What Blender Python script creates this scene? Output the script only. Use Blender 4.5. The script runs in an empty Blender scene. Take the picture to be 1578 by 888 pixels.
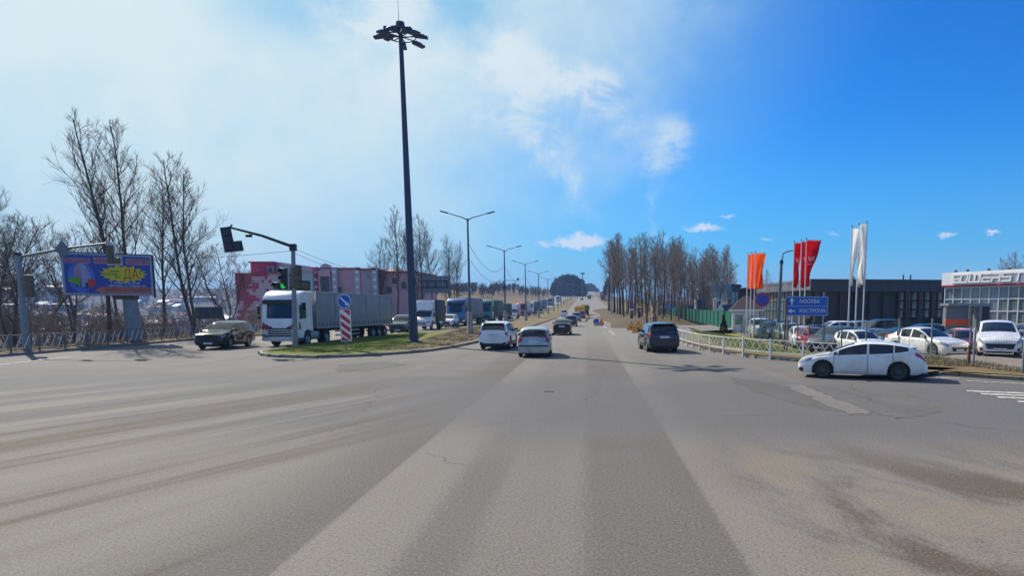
import bpy, bmesh, math, random
import numpy as np
from mathutils import Vector, Matrix
from mathutils.geometry import tessellate_polygon

PI = math.pi
R = math.radians
SC = bpy.context.scene
COL = SC.collection
random.seed(7)

# ------------------------------------------------------------------ camera
CX, CY, HZ, F, H = 950.0, 594.0, 475.0, 1050.0, 2.45     # principal point, horizon row, focal length (px), eye height
TP = (CY - HZ) / F
PITCH = math.atan(TP)
SP, CP = math.sin(PITCH), math.cos(PITCH)

cam_d = bpy.data.cameras.new('camera')
cam = bpy.data.objects.new('camera', cam_d)
COL.objects.link(cam)
cam_d.sensor_fit = 'HORIZONTAL'
cam_d.sensor_width = 36.0
cam_d.lens = F / 1578.0 * 36.0
cam_d.shift_x = (789 - CX) / 1578.0
cam_d.shift_y = (CY - 444) / 1578.0
cam_d.clip_start = 0.1
cam_d.clip_end = 12000
cam.location = (0, 0, H)
cam.rotation_euler = (PI / 2 - PITCH, 0, 0)
SC.camera = cam


def ray(px, py):
    a, b = (px - CX) / F, (CY - py) / F
    return Vector((a, CP + b * SP, -SP + b * CP))


def P(px, py, z=0.0):
    """ground point seen at a photo pixel (survey of the place from the photograph)"""
    d = ray(px, py)
    t = (z - H) / d.z
    return Vector((d.x * t, d.y * t, z))


def D(px, py, y):
    d = ray(px, py)
    t = y / d.y
    return Vector((d.x * t, y, H + d.z * t))


# ------------------------------------------------------------------ sun, sky, exposure
SUN_EL, SUN_AZ = R(38.0), R(-43.0)          # azimuth clockwise from +Y
SUN = Vector((math.sin(SUN_AZ) * math.cos(SUN_EL), math.cos(SUN_AZ) * math.cos(SUN_EL), math.sin(SUN_EL)))
sun_d = bpy.data.lights.new('sun', 'SUN')
sun_d.energy = 4.8
sun_d.angle = R(0.5)
sun_d.color = (1.0, 0.91, 0.79)
sun = bpy.data.objects.new('sun', sun_d)
COL.objects.link(sun)
sun.location = (-60, 60, 80)
sun.rotation_euler = SUN.to_track_quat('Z', 'Y').to_euler()

SC.view_settings.view_transform = 'Standard'
SC.view_settings.look = 'None'
SC.view_settings.gamma = 1.0
SC.view_settings.exposure = 0.6
SC.view_settings.use_curve_mapping = False
SC.render.engine = 'CYCLES'
SC.cycles.max_bounces = 6
SC.cycles.diffuse_bounces = 3
SC.cycles.glossy_bounces = 3
SC.cycles.transmission_bounces = 4
SC.cycles.transparent_max_bounces = 12
SC.cycles.volume_bounces = 0
SC.cycles.caustics_reflective = False
SC.cycles.caustics_refractive = False
try:
    SC.cycles.use_denoising = True
except Exception:
    pass


# ------------------------------------------------------------------ node maths
class V:
    """a value socket with arithmetic"""
    nt = None

    def __init__(self, s):
        self.s = s

    @staticmethod
    def m(op, *a):
        n = V.nt.nodes.new('ShaderNodeMath')
        n.operation = op
        for i, x in enumerate(a):
            if isinstance(x, V):
                V.nt.links.new(x.s, n.inputs[i])
            else:
                n.inputs[i].default_value = float(x)
        return V(n.outputs[0])

    def __add__(a, b): return V.m('ADD', a, b)
    __radd__ = __add__
    def __sub__(a, b): return V.m('SUBTRACT', a, b)
    def __rsub__(a, b): return V.m('SUBTRACT', b, a)
    def __mul__(a, b): return V.m('MULTIPLY', a, b)
    __rmul__ = __mul__
    def __truediv__(a, b): return V.m('DIVIDE', a, b)


def sstep(x, a, b, lo=0.0, hi=1.0):
    n = V.nt.nodes.new('ShaderNodeMapRange')
    n.interpolation_type = 'SMOOTHSTEP'
    V.nt.links.new(x.s, n.inputs[0])
    n.inputs[1].default_value, n.inputs[2].default_value = a, b
    n.inputs[3].default_value, n.inputs[4].default_value = lo, hi
    return V(n.outputs[0])


def gauss(u, v, u0, v0, ru, rv):
    du = (u - u0) / ru
    dv = (v - v0) / rv
    return V.m('EXPONENT', (du * du + dv * dv) * -1.0)


def combine(x, y, z):
    n = V.nt.nodes.new('ShaderNodeCombineXYZ')
    for i, q in enumerate((x, y, z)):
        if isinstance(q, V):
            V.nt.links.new(q.s, n.inputs[i])
        else:
            n.inputs[i].default_value = q
    return n.outputs[0]


def noise(vec, scale, detail=4, rough=0.55, dist=0.0):
    n = V.nt.nodes.new('ShaderNodeTexNoise')
    if vec is not None:
        V.nt.links.new(vec, n.inputs['Vector'])
    n.inputs['Scale'].default_value = scale
    n.inputs['Detail'].default_value = detail
    n.inputs['Roughness'].default_value = rough
    n.inputs['Distortion'].default_value = dist
    return V(n.outputs[0])


def mixc(f, a, b, mode='MIX'):
    n = V.nt.nodes.new('ShaderNodeMix')
    n.data_type = 'RGBA'
    n.blend_type = mode
    n.clamp_factor = True
    if isinstance(f, V):
        V.nt.links.new(f.s, n.inputs[0])
    else:
        n.inputs[0].default_value = f
    for i, q in ((6, a), (7, b)):
        if isinstance(q, (tuple, list)):
            n.inputs[i].default_value = (*q[:3], 1)
        else:
            V.nt.links.new(q, n.inputs[i])
    return n.outputs[2]


def lin(h):
    h = h.lstrip('#')
    c = [int(h[i:i + 2], 16) / 255 for i in (0, 2, 4)]
    return tuple(x / 12.92 if x <= .04045 else ((x + .055) / 1.055) ** 2.4 for x in c)


# ------------------------------------------------------------------ world
W = bpy.data.worlds.new('World')
SC.world = W
W.use_nodes = True
wt = W.node_tree
V.nt = wt
bg = wt.nodes['Background']
sky = wt.nodes.new('ShaderNodeTexSky')
sky.sky_type = 'NISHITA'
sky.sun_disc = False
sky.sun_elevation = SUN_EL
sky.sun_rotation = SUN_AZ
sky.altitude = 100
sky.air_density = 1.0
sky.dust_density = 0.6
sky.ozone_density = 2.5
SKYK = 0.13
hs = wt.nodes.new('ShaderNodeHueSaturation')
hs.inputs['Hue'].default_value = 0.508
hs.inputs['Saturation'].default_value = 1.35
hs.inputs['Value'].default_value = 0.76
wt.links.new(sky.outputs[0], hs.inputs['Color'])
geo = wt.nodes.new('ShaderNodeTexCoord')
sep = wt.nodes.new('ShaderNodeSeparateXYZ')
wt.links.new(geo.outputs['Generated'], sep.inputs[0])
gx, gy, gz = (V(sep.outputs[i]) for i in range(3))
gyc = V.m('MAXIMUM', gy, 0.05)
cu = gx / gyc
cv = gz / gyc
fwd = sstep(gy, 0.05, 0.25)
n1 = noise(combine(cu * 1.0, cv * 1.2, 0.0), 3.2, 6, .6, .35)
n2 = noise(combine(cu, cv * 1.0, 3.7), 9.0, 6, .62, .4)
n3 = noise(combine(cu, cv * 2.0, 9.1), 24.0, 6, .65, .2)


def uv(px, py):
    d = ray(px, py)
    return d.x / d.y, d.z / d.y


def puff(px, py, rx, ry):
    u0, v0 = uv(px, py)
    return gauss(wu, wv, u0, v0, rx / F, ry / F)


# domain-warped coordinates for the smoke
wu = cu + (n2 - 0.5) * 0.11 + (n1 - .5) * 0.10
wv = cv + (noise(combine(cu, cv, 7.7), 8.0, 5, .6) - 0.5) * 0.12
# high thin veil round the sun, fading away from it
sdot = gx * SUN.x + gy * SUN.y + gz * SUN.z
gap = puff(440, -10, 120, 50) + puff(690, 0, 70, 40) * .8
veil = sstep(sdot + (n1 - .5) * 0.24 + (n2 - .5) * .16 - gap * .18, 0.63, 0.97)
veil2 = sstep(sdot + (n1 - .5) * 0.10, 0.50, 0.9)
plume = None
for (px, py, rx, ry, k) in [(545, 25, 75, 38, .95), (600, 5, 50, 40, 1.0), (650, 75, 110, 60, .50), (720, 160, 120, 75, .46), (795, 65, 36, 34, 1.0), (822, 105, 50, 42, .8),
                            (880, 112, 46, 30, .85), (930, 140, 44, 38, .75), (800, 180, 62, 62, .62), (845, 232, 40, 40, .75), (880, 272, 26, 22, .8), (895, 310, 22, 30, .35),
                            (965, 215, 60, 60, .30), (910, 335, 34, 25, .25), (560, 130, 160, 70, .35)]:
    g = puff(px, py, rx, ry) * k
    plume = g if plume is None else plume + g
n4 = noise(combine(cu, cv * 1.1, 5.5), 15.0, 7, .68, .5)
fb = sstep(n4 * .6 + n2 * .4, .36, .66)
plume = sstep(plume * (fb * 1.1 + .30), 0.05, 1.35)
wu = cu + (n3 - 0.5) * 0.05 + (n2 - .5) * .03
wv = cv + (n4 - .5) * 0.05
trail = None
for (px, py, rx, ry, k) in [(1038, 190, 26, 22, .55), (1052, 215, 20, 26, .6), (1030, 228, 30, 24, .6), (1016, 255, 20, 22, .6), (1012, 285, 15, 22, .6), (1004, 312, 10, 20, .65),
                            (1000, 338, 8, 18, .6), (996, 358, 6, 14, .55), (985, 190, 50, 34, .35), (958, 175, 34, 30, .45), (868, 262, 22, 18, .6), (888, 290, 14, 16, .5), (905, 318, 18, 12, .25)]:
    g = puff(px, py, rx, ry) * k
    trail = g if trail is None else trail + g
trail = sstep(trail * (fb * .9 + .35), .05, 1.25)
wu = cu + (n3 - 0.5) * 0.035
wv = cv + (noise(combine(cu, cv, 2.2), 34.0, 6, .68) - 0.5) * 0.034
cum = None
for (px, py, rx, ry, k) in [(905, 370, 32, 11, 1.0), (885, 376, 30, 6, .8), (1085, 353, 32, 8, .9), (1120, 330, 13, 5, .8), (1460, 362, 17, 6, .8),
                            (1533, 359, 11, 5, .9), (1285, 361, 18, 5, .5), (1186, 370, 14, 4, .5), (836, 376, 14, 5, .6), (1020, 368, 20, 6, .5)]:
    g = puff(px, py, rx, ry) * k
    cum = g if cum is None else cum + g
cum = sstep(cum * (n3 * 1.5 + 0.25), 0.22, 0.95)
# dark smudge of smoke, and unseen scattered cloud behind and beside the viewer, thickened to lift the shade
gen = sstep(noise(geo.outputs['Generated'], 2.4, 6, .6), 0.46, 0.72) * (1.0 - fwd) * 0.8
scol = mixc(1.0, hs.outputs[0], (.10, .655, 1.02), 'MULTIPLY')


def K(h):
    return tuple(x / SKYK / 2 ** SC.view_settings.exposure for x in lin(h))


elev = V.m('MAXIMUM', gz, 0.0)
hzm = sstep(elev, 0.0, 0.26, 1.0, 0.0)
scol = mixc(hzm * 0.62, scol, K('#64aee6'))
scol = mixc(sstep(elev, 0.0, 0.09, .75, 0.0), scol, K('#9fcdec'))
scol = mixc(veil2 * 0.84, scol, K('#97cde4'))
scol = mixc(veil * 0.95, scol, K('#e0f0f1'))
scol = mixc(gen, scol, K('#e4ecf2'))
scol = mixc(plume * fwd * 0.78, scol, K('#e4eff3'))
scol = mixc(trail * fwd * 0.8, scol, K('#d3e6f0'))
scol = mixc(cum * fwd * 0.8, scol, K('#e9eef6'))
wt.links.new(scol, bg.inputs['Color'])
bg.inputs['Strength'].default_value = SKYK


# ------------------------------------------------------------------ terrain height
XS = -0.043                                   # the road runs slightly left of straight ahead


def interp(xs, ys, v):
    return float(np.interp(v, xs, ys))


ZY = [-100, 165, 203, 237, 271, 305, 339, 373, 441, 509, 800, 1200, 1500, 2500]
ZZ = [0, 0, .4, 1.25, 2.1, 2.95, 3.95, 4.9, 6.8, 8.9, 18.5, 31.5, 36, 38]


def sm(t):
    t = max(0.0, min(1.0, t))
    return t * t * (3 - 2 * t)


def zr(y):
    return interp(ZY, ZZ, y)


def xc(y):
    return XS * y


def lot_drop(x, y):
    return .55 * sm((x - 7.0) / 6) * sm((y - 33) / 7) * (1 - sm((y - 110) / 60))


def ground(x, y):
    """terrain height without the made surfaces"""
    z = zr(y)
    xr = x - xc(y)
    ang = -xr / max(y, 1)
    left = sm((-xr - 36) / 120) * max(1 - sm((y - 150) / 140), sm((ang - .36) / .16))
    z -= left * (16 + max(0, z))
    right = sm((xr - 12) / 60)
    z = z * (1 - .55 * right * sm((y - 200) / 300))
    bank = sm((xr - 8) / 8) * sm((y - 95) / 60) * (1 - sm((y - 260) / 60))
    z += bank * 0.9 - lot_drop(x, y)
    return z


# ------------------------------------------------------------------ mesh builder
class MB:
    def __init__(s):
        s.v, s.f, s.mi, s.cur, s.ref = [], [], [], 0, None

    def add(s, verts, faces, mi=None):
        o = len(s.v)
        s.v.extend([tuple(q) for q in verts])
        s.f.extend([tuple(i + o for i in f) for f in faces])
        s.mi.extend([s.cur if mi is None else mi] * len(faces))
        return s

    def box(s, c, d, rz=0.0, mi=None, M=None):
        x, y, z = (q / 2 for q in d)
        vs = [Vector((a, b, e)) for e in (-z, z) for b in (-y, y) for a in (-x, x)]
        if rz:
            m = Matrix.Rotation(rz, 3, 'Z')
            vs = [m @ q for q in vs]
        vs = [q + Vector(c) for q in vs]
        if M is not None:
            vs = [M @ q for q in vs]
        return s.add(vs, [(0, 2, 3, 1), (4, 5, 7, 6), (0, 1, 5, 4), (2, 6, 7, 3), (0, 4, 6, 2), (1, 3, 7, 5)], mi)

    def rbox(s, c, d, r=.02, mi=None):
        """box with chamfered edges"""
        bm = bmesh.new()
        bmesh.ops.create_cube(bm, size=1)
        for v in bm.verts:
            v.co = Vector((v.co.x * d[0], v.co.y * d[1], v.co.z * d[2]))
        bmesh.ops.bevel(bm, geom=bm.edges[:], offset=r, segments=2, affect='EDGES', profile=.5)
        bm.verts.index_update()
        s.add([v.co + Vector(c) for v in bm.verts], [tuple(v.index for v in f.verts) for f in bm.faces], mi)
        bm.free()
        return s

    def bar(s, a, b, w, t=None, mi=None):
        """square bar from a to b"""
        a, b = Vector(a), Vector(b)
        t = t or w
        d = (b - a).normalized()
        up = Vector((0, 0, 1)) if abs(d.z) < .95 else Vector((0, 1, 0))
        u = d.cross(up).normalized()
        n = u.cross(d)
        vs = [p + u * (w / 2 * i) + n * (t / 2 * j) for p in (a, b) for i, j in ((-1, -1), (1, -1), (1, 1), (-1, 1))]
        return s.add(vs, [(3, 2, 1, 0), (4, 5, 6, 7), (0, 1, 5, 4), (1, 2, 6, 5), (2, 3, 7, 6), (3, 0, 4, 7)], mi)

    def tube(s, pts, rad, n=6, mi=None, cap=True):
        pts = [Vector(p) for p in pts]
        if not isinstance(rad, (list, tuple)):
            rad = [rad] * len(pts)
        vs, fs = [], []
        d0 = (pts[1] - pts[0]).normalized()
        up = Vector((0, 0, 1)) if abs(d0.z) < .9 else Vector((0, 1, 0))
        u = d0.cross(up).normalized()
        for i, p in enumerate(pts):
            d = (pts[min(i + 1, len(pts) - 1)] - pts[max(i - 1, 0)]).normalized()
            u = (u - d * u.dot(d)).normalized()
            w = d.cross(u)
            for k in range(n):
                a = 2 * PI * k / n
                vs.append(p + (u * math.cos(a) + w * math.sin(a)) * rad[i])
        for i in range(len(pts) - 1):
            for k in range(n):
                k2 = (k + 1) % n
                fs.append((i * n + k, i * n + k2, (i + 1) * n + k2, (i + 1) * n + k))
        if cap:
            fs.append(tuple(range(n - 1, -1, -1)))
            fs.append(tuple((len(pts) - 1) * n + k for k in range(n)))
        return s.add(vs, fs, mi)

    def lathe(s, prof, n=16, M=None, mi=None):
        """profile of (radius, z) round the z axis"""
        vs, fs = [], []
        for r, z in prof:
            for k in range(n):
                a = 2 * PI * k / n
                vs.append(Vector((r * math.cos(a), r * math.sin(a), z)))
        for i in range(len(prof) - 1):
            for k in range(n):
                k2 = (k + 1) % n
                fs.append((i * n + k, i * n + k2, (i + 1) * n + k2, (i + 1) * n + k))
        if M is not None:
            vs = [M @ q for q in vs]
        return s.add(vs, fs, mi)

    def prism(s, poly, axis, a, b, mi=None, M=None):
        """2-D outline extruded from a to b along axis ('x','y','z')"""
        n = len(poly)
        def mk(p, q):
            u, w = p
            return Vector((q, u, w)) if axis == 'x' else Vector((u, q, w)) if axis == 'y' else Vector((u, w, q))
        vs = [mk(p, a) for p in poly] + [mk(p, b) for p in poly]
        if M is not None:
            vs = [M @ q for q in vs]
        tri = tessellate_polygon([[Vector((p[0], p[1], 0)) for p in poly]])
        fs = [tuple(t) for t in tri] + [tuple(i + n for i in reversed(t)) for t in tri]
        fs += [(i, (i + 1) % n, (i + 1) % n + n, i + n) for i in range(n)]
        return s.add(vs, fs, mi)

    def grid(s, rows, mi=None, flip=False):
        """rows of equally many points"""
        n = len(rows[0])
        vs = [q for r in rows for q in r]
        fs = []
        for i in range(len(rows) - 1):
            for k in range(n - 1):
                q = (i * n + k, i * n + k + 1, (i + 1) * n + k + 1, (i + 1) * n + k)
                fs.append(q[::-1] if flip else q)
        return s.add(vs, fs, mi)

    def poly(s, pts, mi=None):
        tri = tessellate_polygon([[Vector((p[0], p[1], 0)) for p in pts]])
        fs = []
        for t in tri:
            a, b, c = (pts[i] for i in t)
            cr = (b[0] - a[0]) * (c[1] - a[1]) - (b[1] - a[1]) * (c[0] - a[0])
            fs.append(tuple(t) if cr > 0 else tuple(reversed(t)))
        return s.add(pts, fs, mi)

    def mesh(s, name, mats, smooth=None, fixn=True):
        me = bpy.data.meshes.new(name)
        me.from_pydata(s.v, [], s.f)
        for m in (mats if isinstance(mats, (list, tuple)) else [mats]):
            me.materials.append(m)
        if any(s.mi):
            me.polygons.foreach_set('material_index', s.mi)
        if fixn:
            bm = bmesh.new()
            bm.from_mesh(me)
            bmesh.ops.recalc_face_normals(bm, faces=bm.faces)
            if s.ref is not None:                    # open skins: make them face away from a point inside
                rf = Vector(s.ref)
                if sum((f.calc_center_median() - rf).normalized().dot(f.normal) * f.calc_area() for f in bm.faces) < 0:
                    bmesh.ops.reverse_faces(bm, faces=bm.faces)
            bm.to_mesh(me)
            bm.free()
        if smooth is not None:
            me.polygons.foreach_set('use_smooth', [True] * len(me.polygons))
            if smooth > 0:
                me.set_sharp_from_angle(angle=R(smooth))
        me.update()
        return me

    def build(s, name, mats, parent=None, smooth=None, fixn=True):
        return obj(name, s.mesh(name, mats, smooth, fixn), parent)


def obj(name, me, parent=None):
    o = bpy.data.objects.new(name, me)
    COL.objects.link(o)
    if parent is not None:
        o.parent = parent
    return o


def tag(o, label=None, cat=None, group=None, kind=None):
    if label: o['label'] = label
    if cat: o['category'] = cat
    if group: o['group'] = group
    if kind: o['kind'] = kind
    return o


def thing(name, label, cat, loc=(0, 0, 0), rz=0.0, group=None):
    o = bpy.data.objects.new(name, None)
    COL.objects.link(o)
    o.empty_display_size = .3
    o.location = loc
    o.rotation_euler = (0, 0, rz)
    return tag(o, label, cat, group)


def copy_tree(o, parent=None):
    c = o.copy()
    COL.objects.link(c)
    c.parent = parent
    for ch in list(o.children):
        copy_tree(ch, c)
    return c


def at(o, loc, rz=None, s=None):
    o.location = loc
    if rz is not None:
        o.rotation_euler = (0, 0, rz)
    if s is not None:
        o.scale = (s, s, s) if not isinstance(s, (tuple, list)) else s
    return o


# ------------------------------------------------------------------ materials
MATS = {}


def mat(name, color, rough=.6, metal=0.0, var=0.12, scale=6.0, coat=0.0, emit=None, estr=0.0, spec=.5, bump=0.0, bscale=40.0, dirt=None, dirt_amt=.5, dirt_scale=1.5):
    if name in MATS:
        return MATS[name]
    m = bpy.data.materials.new(name)
    m.use_nodes = True
    nt = m.node_tree
    b = nt.nodes['Principled BSDF']
    V.nt = nt
    color = lin(color) if isinstance(color, str) else color
    tc = nt.nodes.new('ShaderNodeTexCoord')
    n = noise(tc.outputs['Object'], scale, 4, .6)
    k = sstep(n, .25, .75)
    c = mixc(k, tuple(x * (1 - var) for x in color), tuple(min(1, x * (1 + var)) for x in color))
    if dirt is not None:
        dm = sstep(noise(tc.outputs['Object'], dirt_scale, 5, .65), .42, .72) * dirt_amt
        c = mixc(dm, c, lin(dirt) if isinstance(dirt, str) else dirt)
    nt.links.new(c, b.inputs['Base Color'])
    dr = .06 if rough > .2 else .008
    r = sstep(n, .2, .8, max(0, rough - dr), min(1, rough + dr))
    nt.links.new(r.s, b.inputs['Roughness'])
    b.inputs['Metallic'].default_value = metal
    b.inputs['Specular IOR Level'].default_value = spec
    b.inputs['Coat Weight'].default_value = coat
    b.inputs['Coat Roughness'].default_value = .025
    if emit:
        b.inputs['Emission Color'].default_value = (*(lin(emit) if isinstance(emit, str) else emit), 1)
        b.inputs['Emission Strength'].default_value = estr
    if bump:
        bn = nt.nodes.new('ShaderNodeBump')
        bn.inputs['Strength'].default_value = bump
        bn.inputs['Distance'].default_value = .02
        nb = noise(tc.outputs['Object'], bscale, 4, .6)
        nt.links.new(nb.s, bn.inputs['Height'])
        nt.links.new(bn.outputs[0], b.inputs['Normal'])
    MATS[name] = m
    return m


def paint(name, color, rough=.28, metal=.35, dirt='#77706a', dirt_amt=.35):
    return mat(name, color, rough, metal, .05, 3, coat=.7, dirt=dirt, dirt_amt=dirt_amt, dirt_scale=1.2)


M_GALV = mat('galvanised_steel', '#7d858c', .5, .6, .15, 5)
M_DARKSTEEL = mat('dark_steel', '#2a3440', .5, .4, .15, 4)
M_BLACK = mat('black_plastic', (.012, .012, .014), .45, 0, .2)
M_RUBBER = mat('tyre_rubber', (.018, .018, .019), .85, 0, .3, 12, dirt='#4a4540', dirt_amt=.35, dirt_scale=6)
M_RIM = mat('alloy_rim', (.42, .42, .44), .35, .8, .15)
M_RIMDK = mat('dark_rim', (.10, .10, .11), .35, .7, .2)
M_GLASS = mat('tinted_glass', (.014, .018, .024), .02, 0, .3, 1.5, spec=.6, coat=.15)
M_LAMP = mat('headlamp_glass', (.26, .28, .31), .12, .3, .2, 12, coat=1.0)
M_TAIL = mat('tail_lamp_red', (.42, .012, .014), .2, 0, .25, 14, coat=1.0)
M_TAILW = mat('tail_lamp_white', (.6, .58, .56), .2, 0, .2, 14, coat=1.0)
M_PLATE = mat('number_plate_white', (.62, .62, .60), .45, 0, .2, 30)
M_CHROME = mat('chrome', (.62, .63, .65), .18, .95, .06)
M_WHITE = mat('white_sign_paint', (.78, .78, .76), .45, 0, .05)
M_BLUE = mat('blue_sign_face', '#1157b8', .4, 0, .06)
M_RED = mat('red_sign_face', '#cf1f2c', .4, 0, .08)
M_YEL = mat('yellow_sign_face', '#f5b010', .45, 0, .08)
M_SIGNBACK = mat('sign_back_grey', '#6c6f78', .55, .4, .12)
M_CONC = mat('concrete', (.34, .33, .31), .85, 0, .14, 5, dirt='#5d554b', dirt_amt=.5, dirt_scale=2, bump=.3)
M_KERB = mat('kerb_concrete', (.24, .225, .20), .9, 0, .2, 3, dirt='#6a5a48', dirt_amt=.6, dirt_scale=1.3, bump=.4)
M_WFENCE = mat('white_rail_paint', (.62, .62, .60), .5, 0, .1, 3, dirt='#8a8378', dirt_amt=.4)


def text(string, size, M, parent, matrix, name='lettering', extrude=0.006, sx=1.0, align='CENTER', res=2, maxw=None):
    c = bpy.data.curves.new('lettering', 'FONT')
    c.body = string
    c.size = size
    c.align_x = align
    c.align_y = 'CENTER'
    c.extrude = extrude
    c.resolution_u = res
    o = bpy.data.objects.new('lettering', c)
    COL.objects.link(o)
    bpy.context.view_layer.update()
    me = bpy.data.meshes.new_from_object(o.evaluated_get(bpy.context.evaluated_depsgraph_get()))
    w = o.dimensions.x
    bpy.data.objects.remove(o)
    if maxw and w > 0:
        sx = maxw / w
    me.transform(matrix @ Matrix.Diagonal((sx, 1, 1, 1)))
    me.materials.clear()
    me.materials.append(M)
    return obj(name, me, parent)


# a frame with local x = right of the reader, local y = up, local z = towards the reader
def facing(loc, right, up=(0, 0, 1)):
    r = Vector(right).normalized()
    u = Vector(up).normalized()
    n = r.cross(u).normalized()
    u = n.cross(r)
    return Matrix(((r.x, u.x, n.x, loc[0]), (r.y, u.y, n.y, loc[1]), (r.z, u.z, n.z, loc[2]), (0, 0, 0, 1)))


FRONT = facing((0, 0, 0), (1, 0, 0))      # faces the camera (towards -y)


# ================================================================== GROUND, ROADS, KERBS
def node_mat(name):
    m = bpy.data.materials.new(name)
    m.use_nodes = True
    V.nt = m.node_tree
    b = m.node_tree.nodes['Principled BSDF']
    b.inputs['Specular IOR Level'].default_value = .05
    tc = m.node_tree.nodes.new('ShaderNodeTexCoord')
    sp = m.node_tree.nodes.new('ShaderNodeSeparateXYZ')
    m.node_tree.links.new(tc.outputs['Object'], sp.inputs[0])
    return m, b, tc.outputs['Object'], V(sp.outputs[0]), V(sp.outputs[1]), V(sp.outputs[2])


def finish(m, b, col, rough=None, hgt=None, bstr=.3, dist=.02):
    nt = m.node_tree
    nt.links.new(col, b.inputs['Base Color'])
    if rough is not None:
        if isinstance(rough, V): nt.links.new(rough.s, b.inputs['Roughness'])
        else: b.inputs['Roughness'].default_value = rough
    if hgt is not None:
        bn = nt.nodes.new('ShaderNodeBump')
        bn.inputs['Strength'].default_value = bstr
        bn.inputs['Distance'].default_value = dist
        nt.links.new(hgt.s, bn.inputs['Height'])
        nt.links.new(bn.outputs[0], b.inputs['Normal'])
    return m


def asphalt_mat(name, base=(.175, .165, .155), tint=1.0, patch=False):
    m, b, vec, x, y, z = node_mat(name)
    base = tuple(q * tint for q in base)
    grain = noise(vec, 26.0, 5, .78)                       # aggregate
    grain2 = noise(vec, 8.0, 3, .6)
    blot = noise(vec, .35, 5, .6)
    # streaks along the main road
    u = x + y * 0.043
    st = noise(combine(u * 1.0, y * .035, 0.0), 1.1, 5, .62)
    # turning tracks at the left foreground (run about 20 degrees right of the road)
    ul = x * 0.93 - y * 0.36
    vl = x * 0.36 + y * 0.93
    stl = noise(combine(ul, vl * .05, 4.0), .75, 5, .6, .2)
    ur = x * .97 + y * .25
    vr = y * .97 - x * .25
    strr = noise(combine(ur, vr * .42, 8.0), .62, 6, .64, .6)
    # cross street: band worn by crossing traffic, the sky's blue reflection put into its colour
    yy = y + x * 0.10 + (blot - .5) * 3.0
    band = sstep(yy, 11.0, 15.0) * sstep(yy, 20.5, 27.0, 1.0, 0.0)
    near = sstep(yy, 12.5, 8.5, 0.0, 1.0)
    near = V.m('SUBTRACT', 1.0, sstep(yy, 9.0, 14.0))
    lft = V.m('SUBTRACT', 1.0, sstep(x + y * .25, -3.0, 1.0))
    rgt = sstep(x + y * .05, 1.0, 3.4)
    col = mixc(sstep(blot, .3, .7), tuple(q * .88 for q in base), tuple(q * 1.1 for q in base))
    col = mixc(sstep(st, .34, .68) * .55, col, tuple(q * .72 for q in base))
    if not patch:
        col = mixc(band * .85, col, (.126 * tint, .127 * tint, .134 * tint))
        tan = (.205, .190, .169)
        col = mixc(near * .62, col, tan)
        lf = lft * V.m('SUBTRACT', 1.0, sstep(yy, 15.0, 25.0))
        col = mixc(lf * sstep(stl, .48, .60) * .85, col, (.215, .202, .183))
        col = mixc(lf * sstep(stl, .50, .38) * .85, col, (.105, .088, .071))
        col = mixc(rgt * near * sstep(strr, .46, .62) * .82, col, (.092, .074, .056))
        col = mixc(rgt * near * sstep(strr, .51, .38) * .5, col, (.265, .222, .155))
        # paving lanes: joints of the paver and the darker wheel lanes
        nb_ = V.m('SUBTRACT', 1.0, band * .75)
        wob = (grain2 - .5) * .25
        d1 = sstep(u + wob * .3, -5.2, -3.05) * sstep(u + wob * .25, -2.98, -2.90, 1.0, 0.0)
        col = mixc(d1 * nb_ * .62, col, (.088, .083, .077))
        l1 = sstep(u, -2.97, -2.88) * sstep(u + wob, -2.3, -1.5, 1.0, 0.0)
        col = mixc(l1 * nb_ * .5, col, (.225, .21, .19))
        d2 = sstep(u + wob, -2.0, -1.7) * sstep(u + wob, -1.35, -1.05, 1.0, 0.0)
        col = mixc(d2 * near * .45, col, (.095, .09, .083))
        d3 = sstep(u + wob, -.25, .15) * sstep(u + wob * .4, 1.48, 1.56, 1.0, 0.0)
        col = mixc(d3 * nb_ * .55, col, (.098, .093, .086))
        l3 = sstep(u + wob * .4, 1.50, 1.60) * sstep(u + wob, 1.8, 2.6, 1.0, 0.0)
        col = mixc(l3 * nb_ * .45, col, (.235, .218, .195))
        # dust washed off the verges and the pale worn carriageway on the left
        wl = V.m('SUBTRACT', 1.0, sstep(x - y * .12, -34.0, -26.0))
        col = mixc(wl * .25, col, (.21, .20, .185))
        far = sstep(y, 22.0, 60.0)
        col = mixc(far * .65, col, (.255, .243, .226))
    col = mixc(sstep(grain, .50, .70) * .50, col, (.34, .325, .30))
    col = mixc(sstep(grain, .49, .32) * .72, col, (.04, .038, .036))
    col = mixc(sstep(grain2, .62, .8) * .25, col, (.07, .066, .06))
    gf_ = noise(vec, 60.0, 3, .75)
    kk = sstep(gf_, .34, .66, .72, 1.26)
    cb = V.nt.nodes.new('ShaderNodeCombineColor')
    for i_ in range(3): V.nt.links.new(kk.s, cb.inputs[i_])
    mm_ = V.nt.nodes.new('ShaderNodeMix'); mm_.data_type = 'RGBA'; mm_.blend_type = 'MULTIPLY'; mm_.inputs[0].default_value = 1.0
    V.nt.links.new(col, mm_.inputs[6]); V.nt.links.new(cb.outputs[0], mm_.inputs[7])
    col = mm_.outputs[2]
    # a few thin cracks
    vo = V.nt.nodes.new('ShaderNodeTexVoronoi')
    vo.feature = 'DISTANCE_TO_EDGE'
    vo.inputs['Scale'].default_value = .11
    w = V.nt.nodes.new('ShaderNodeVectorMath')
    w.operation = 'ADD'
    V.nt.links.new(vec, w.inputs[0])
    nn = V.nt.nodes.new('ShaderNodeTexNoise')
    nn.inputs['Scale'].default_value = .9
    nn.inputs['Detail'].default_value = 5
    V.nt.links.new(vec, nn.inputs['Vector'])
    V.nt.links.new(nn.outputs['Color'], w.inputs[1])
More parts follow.
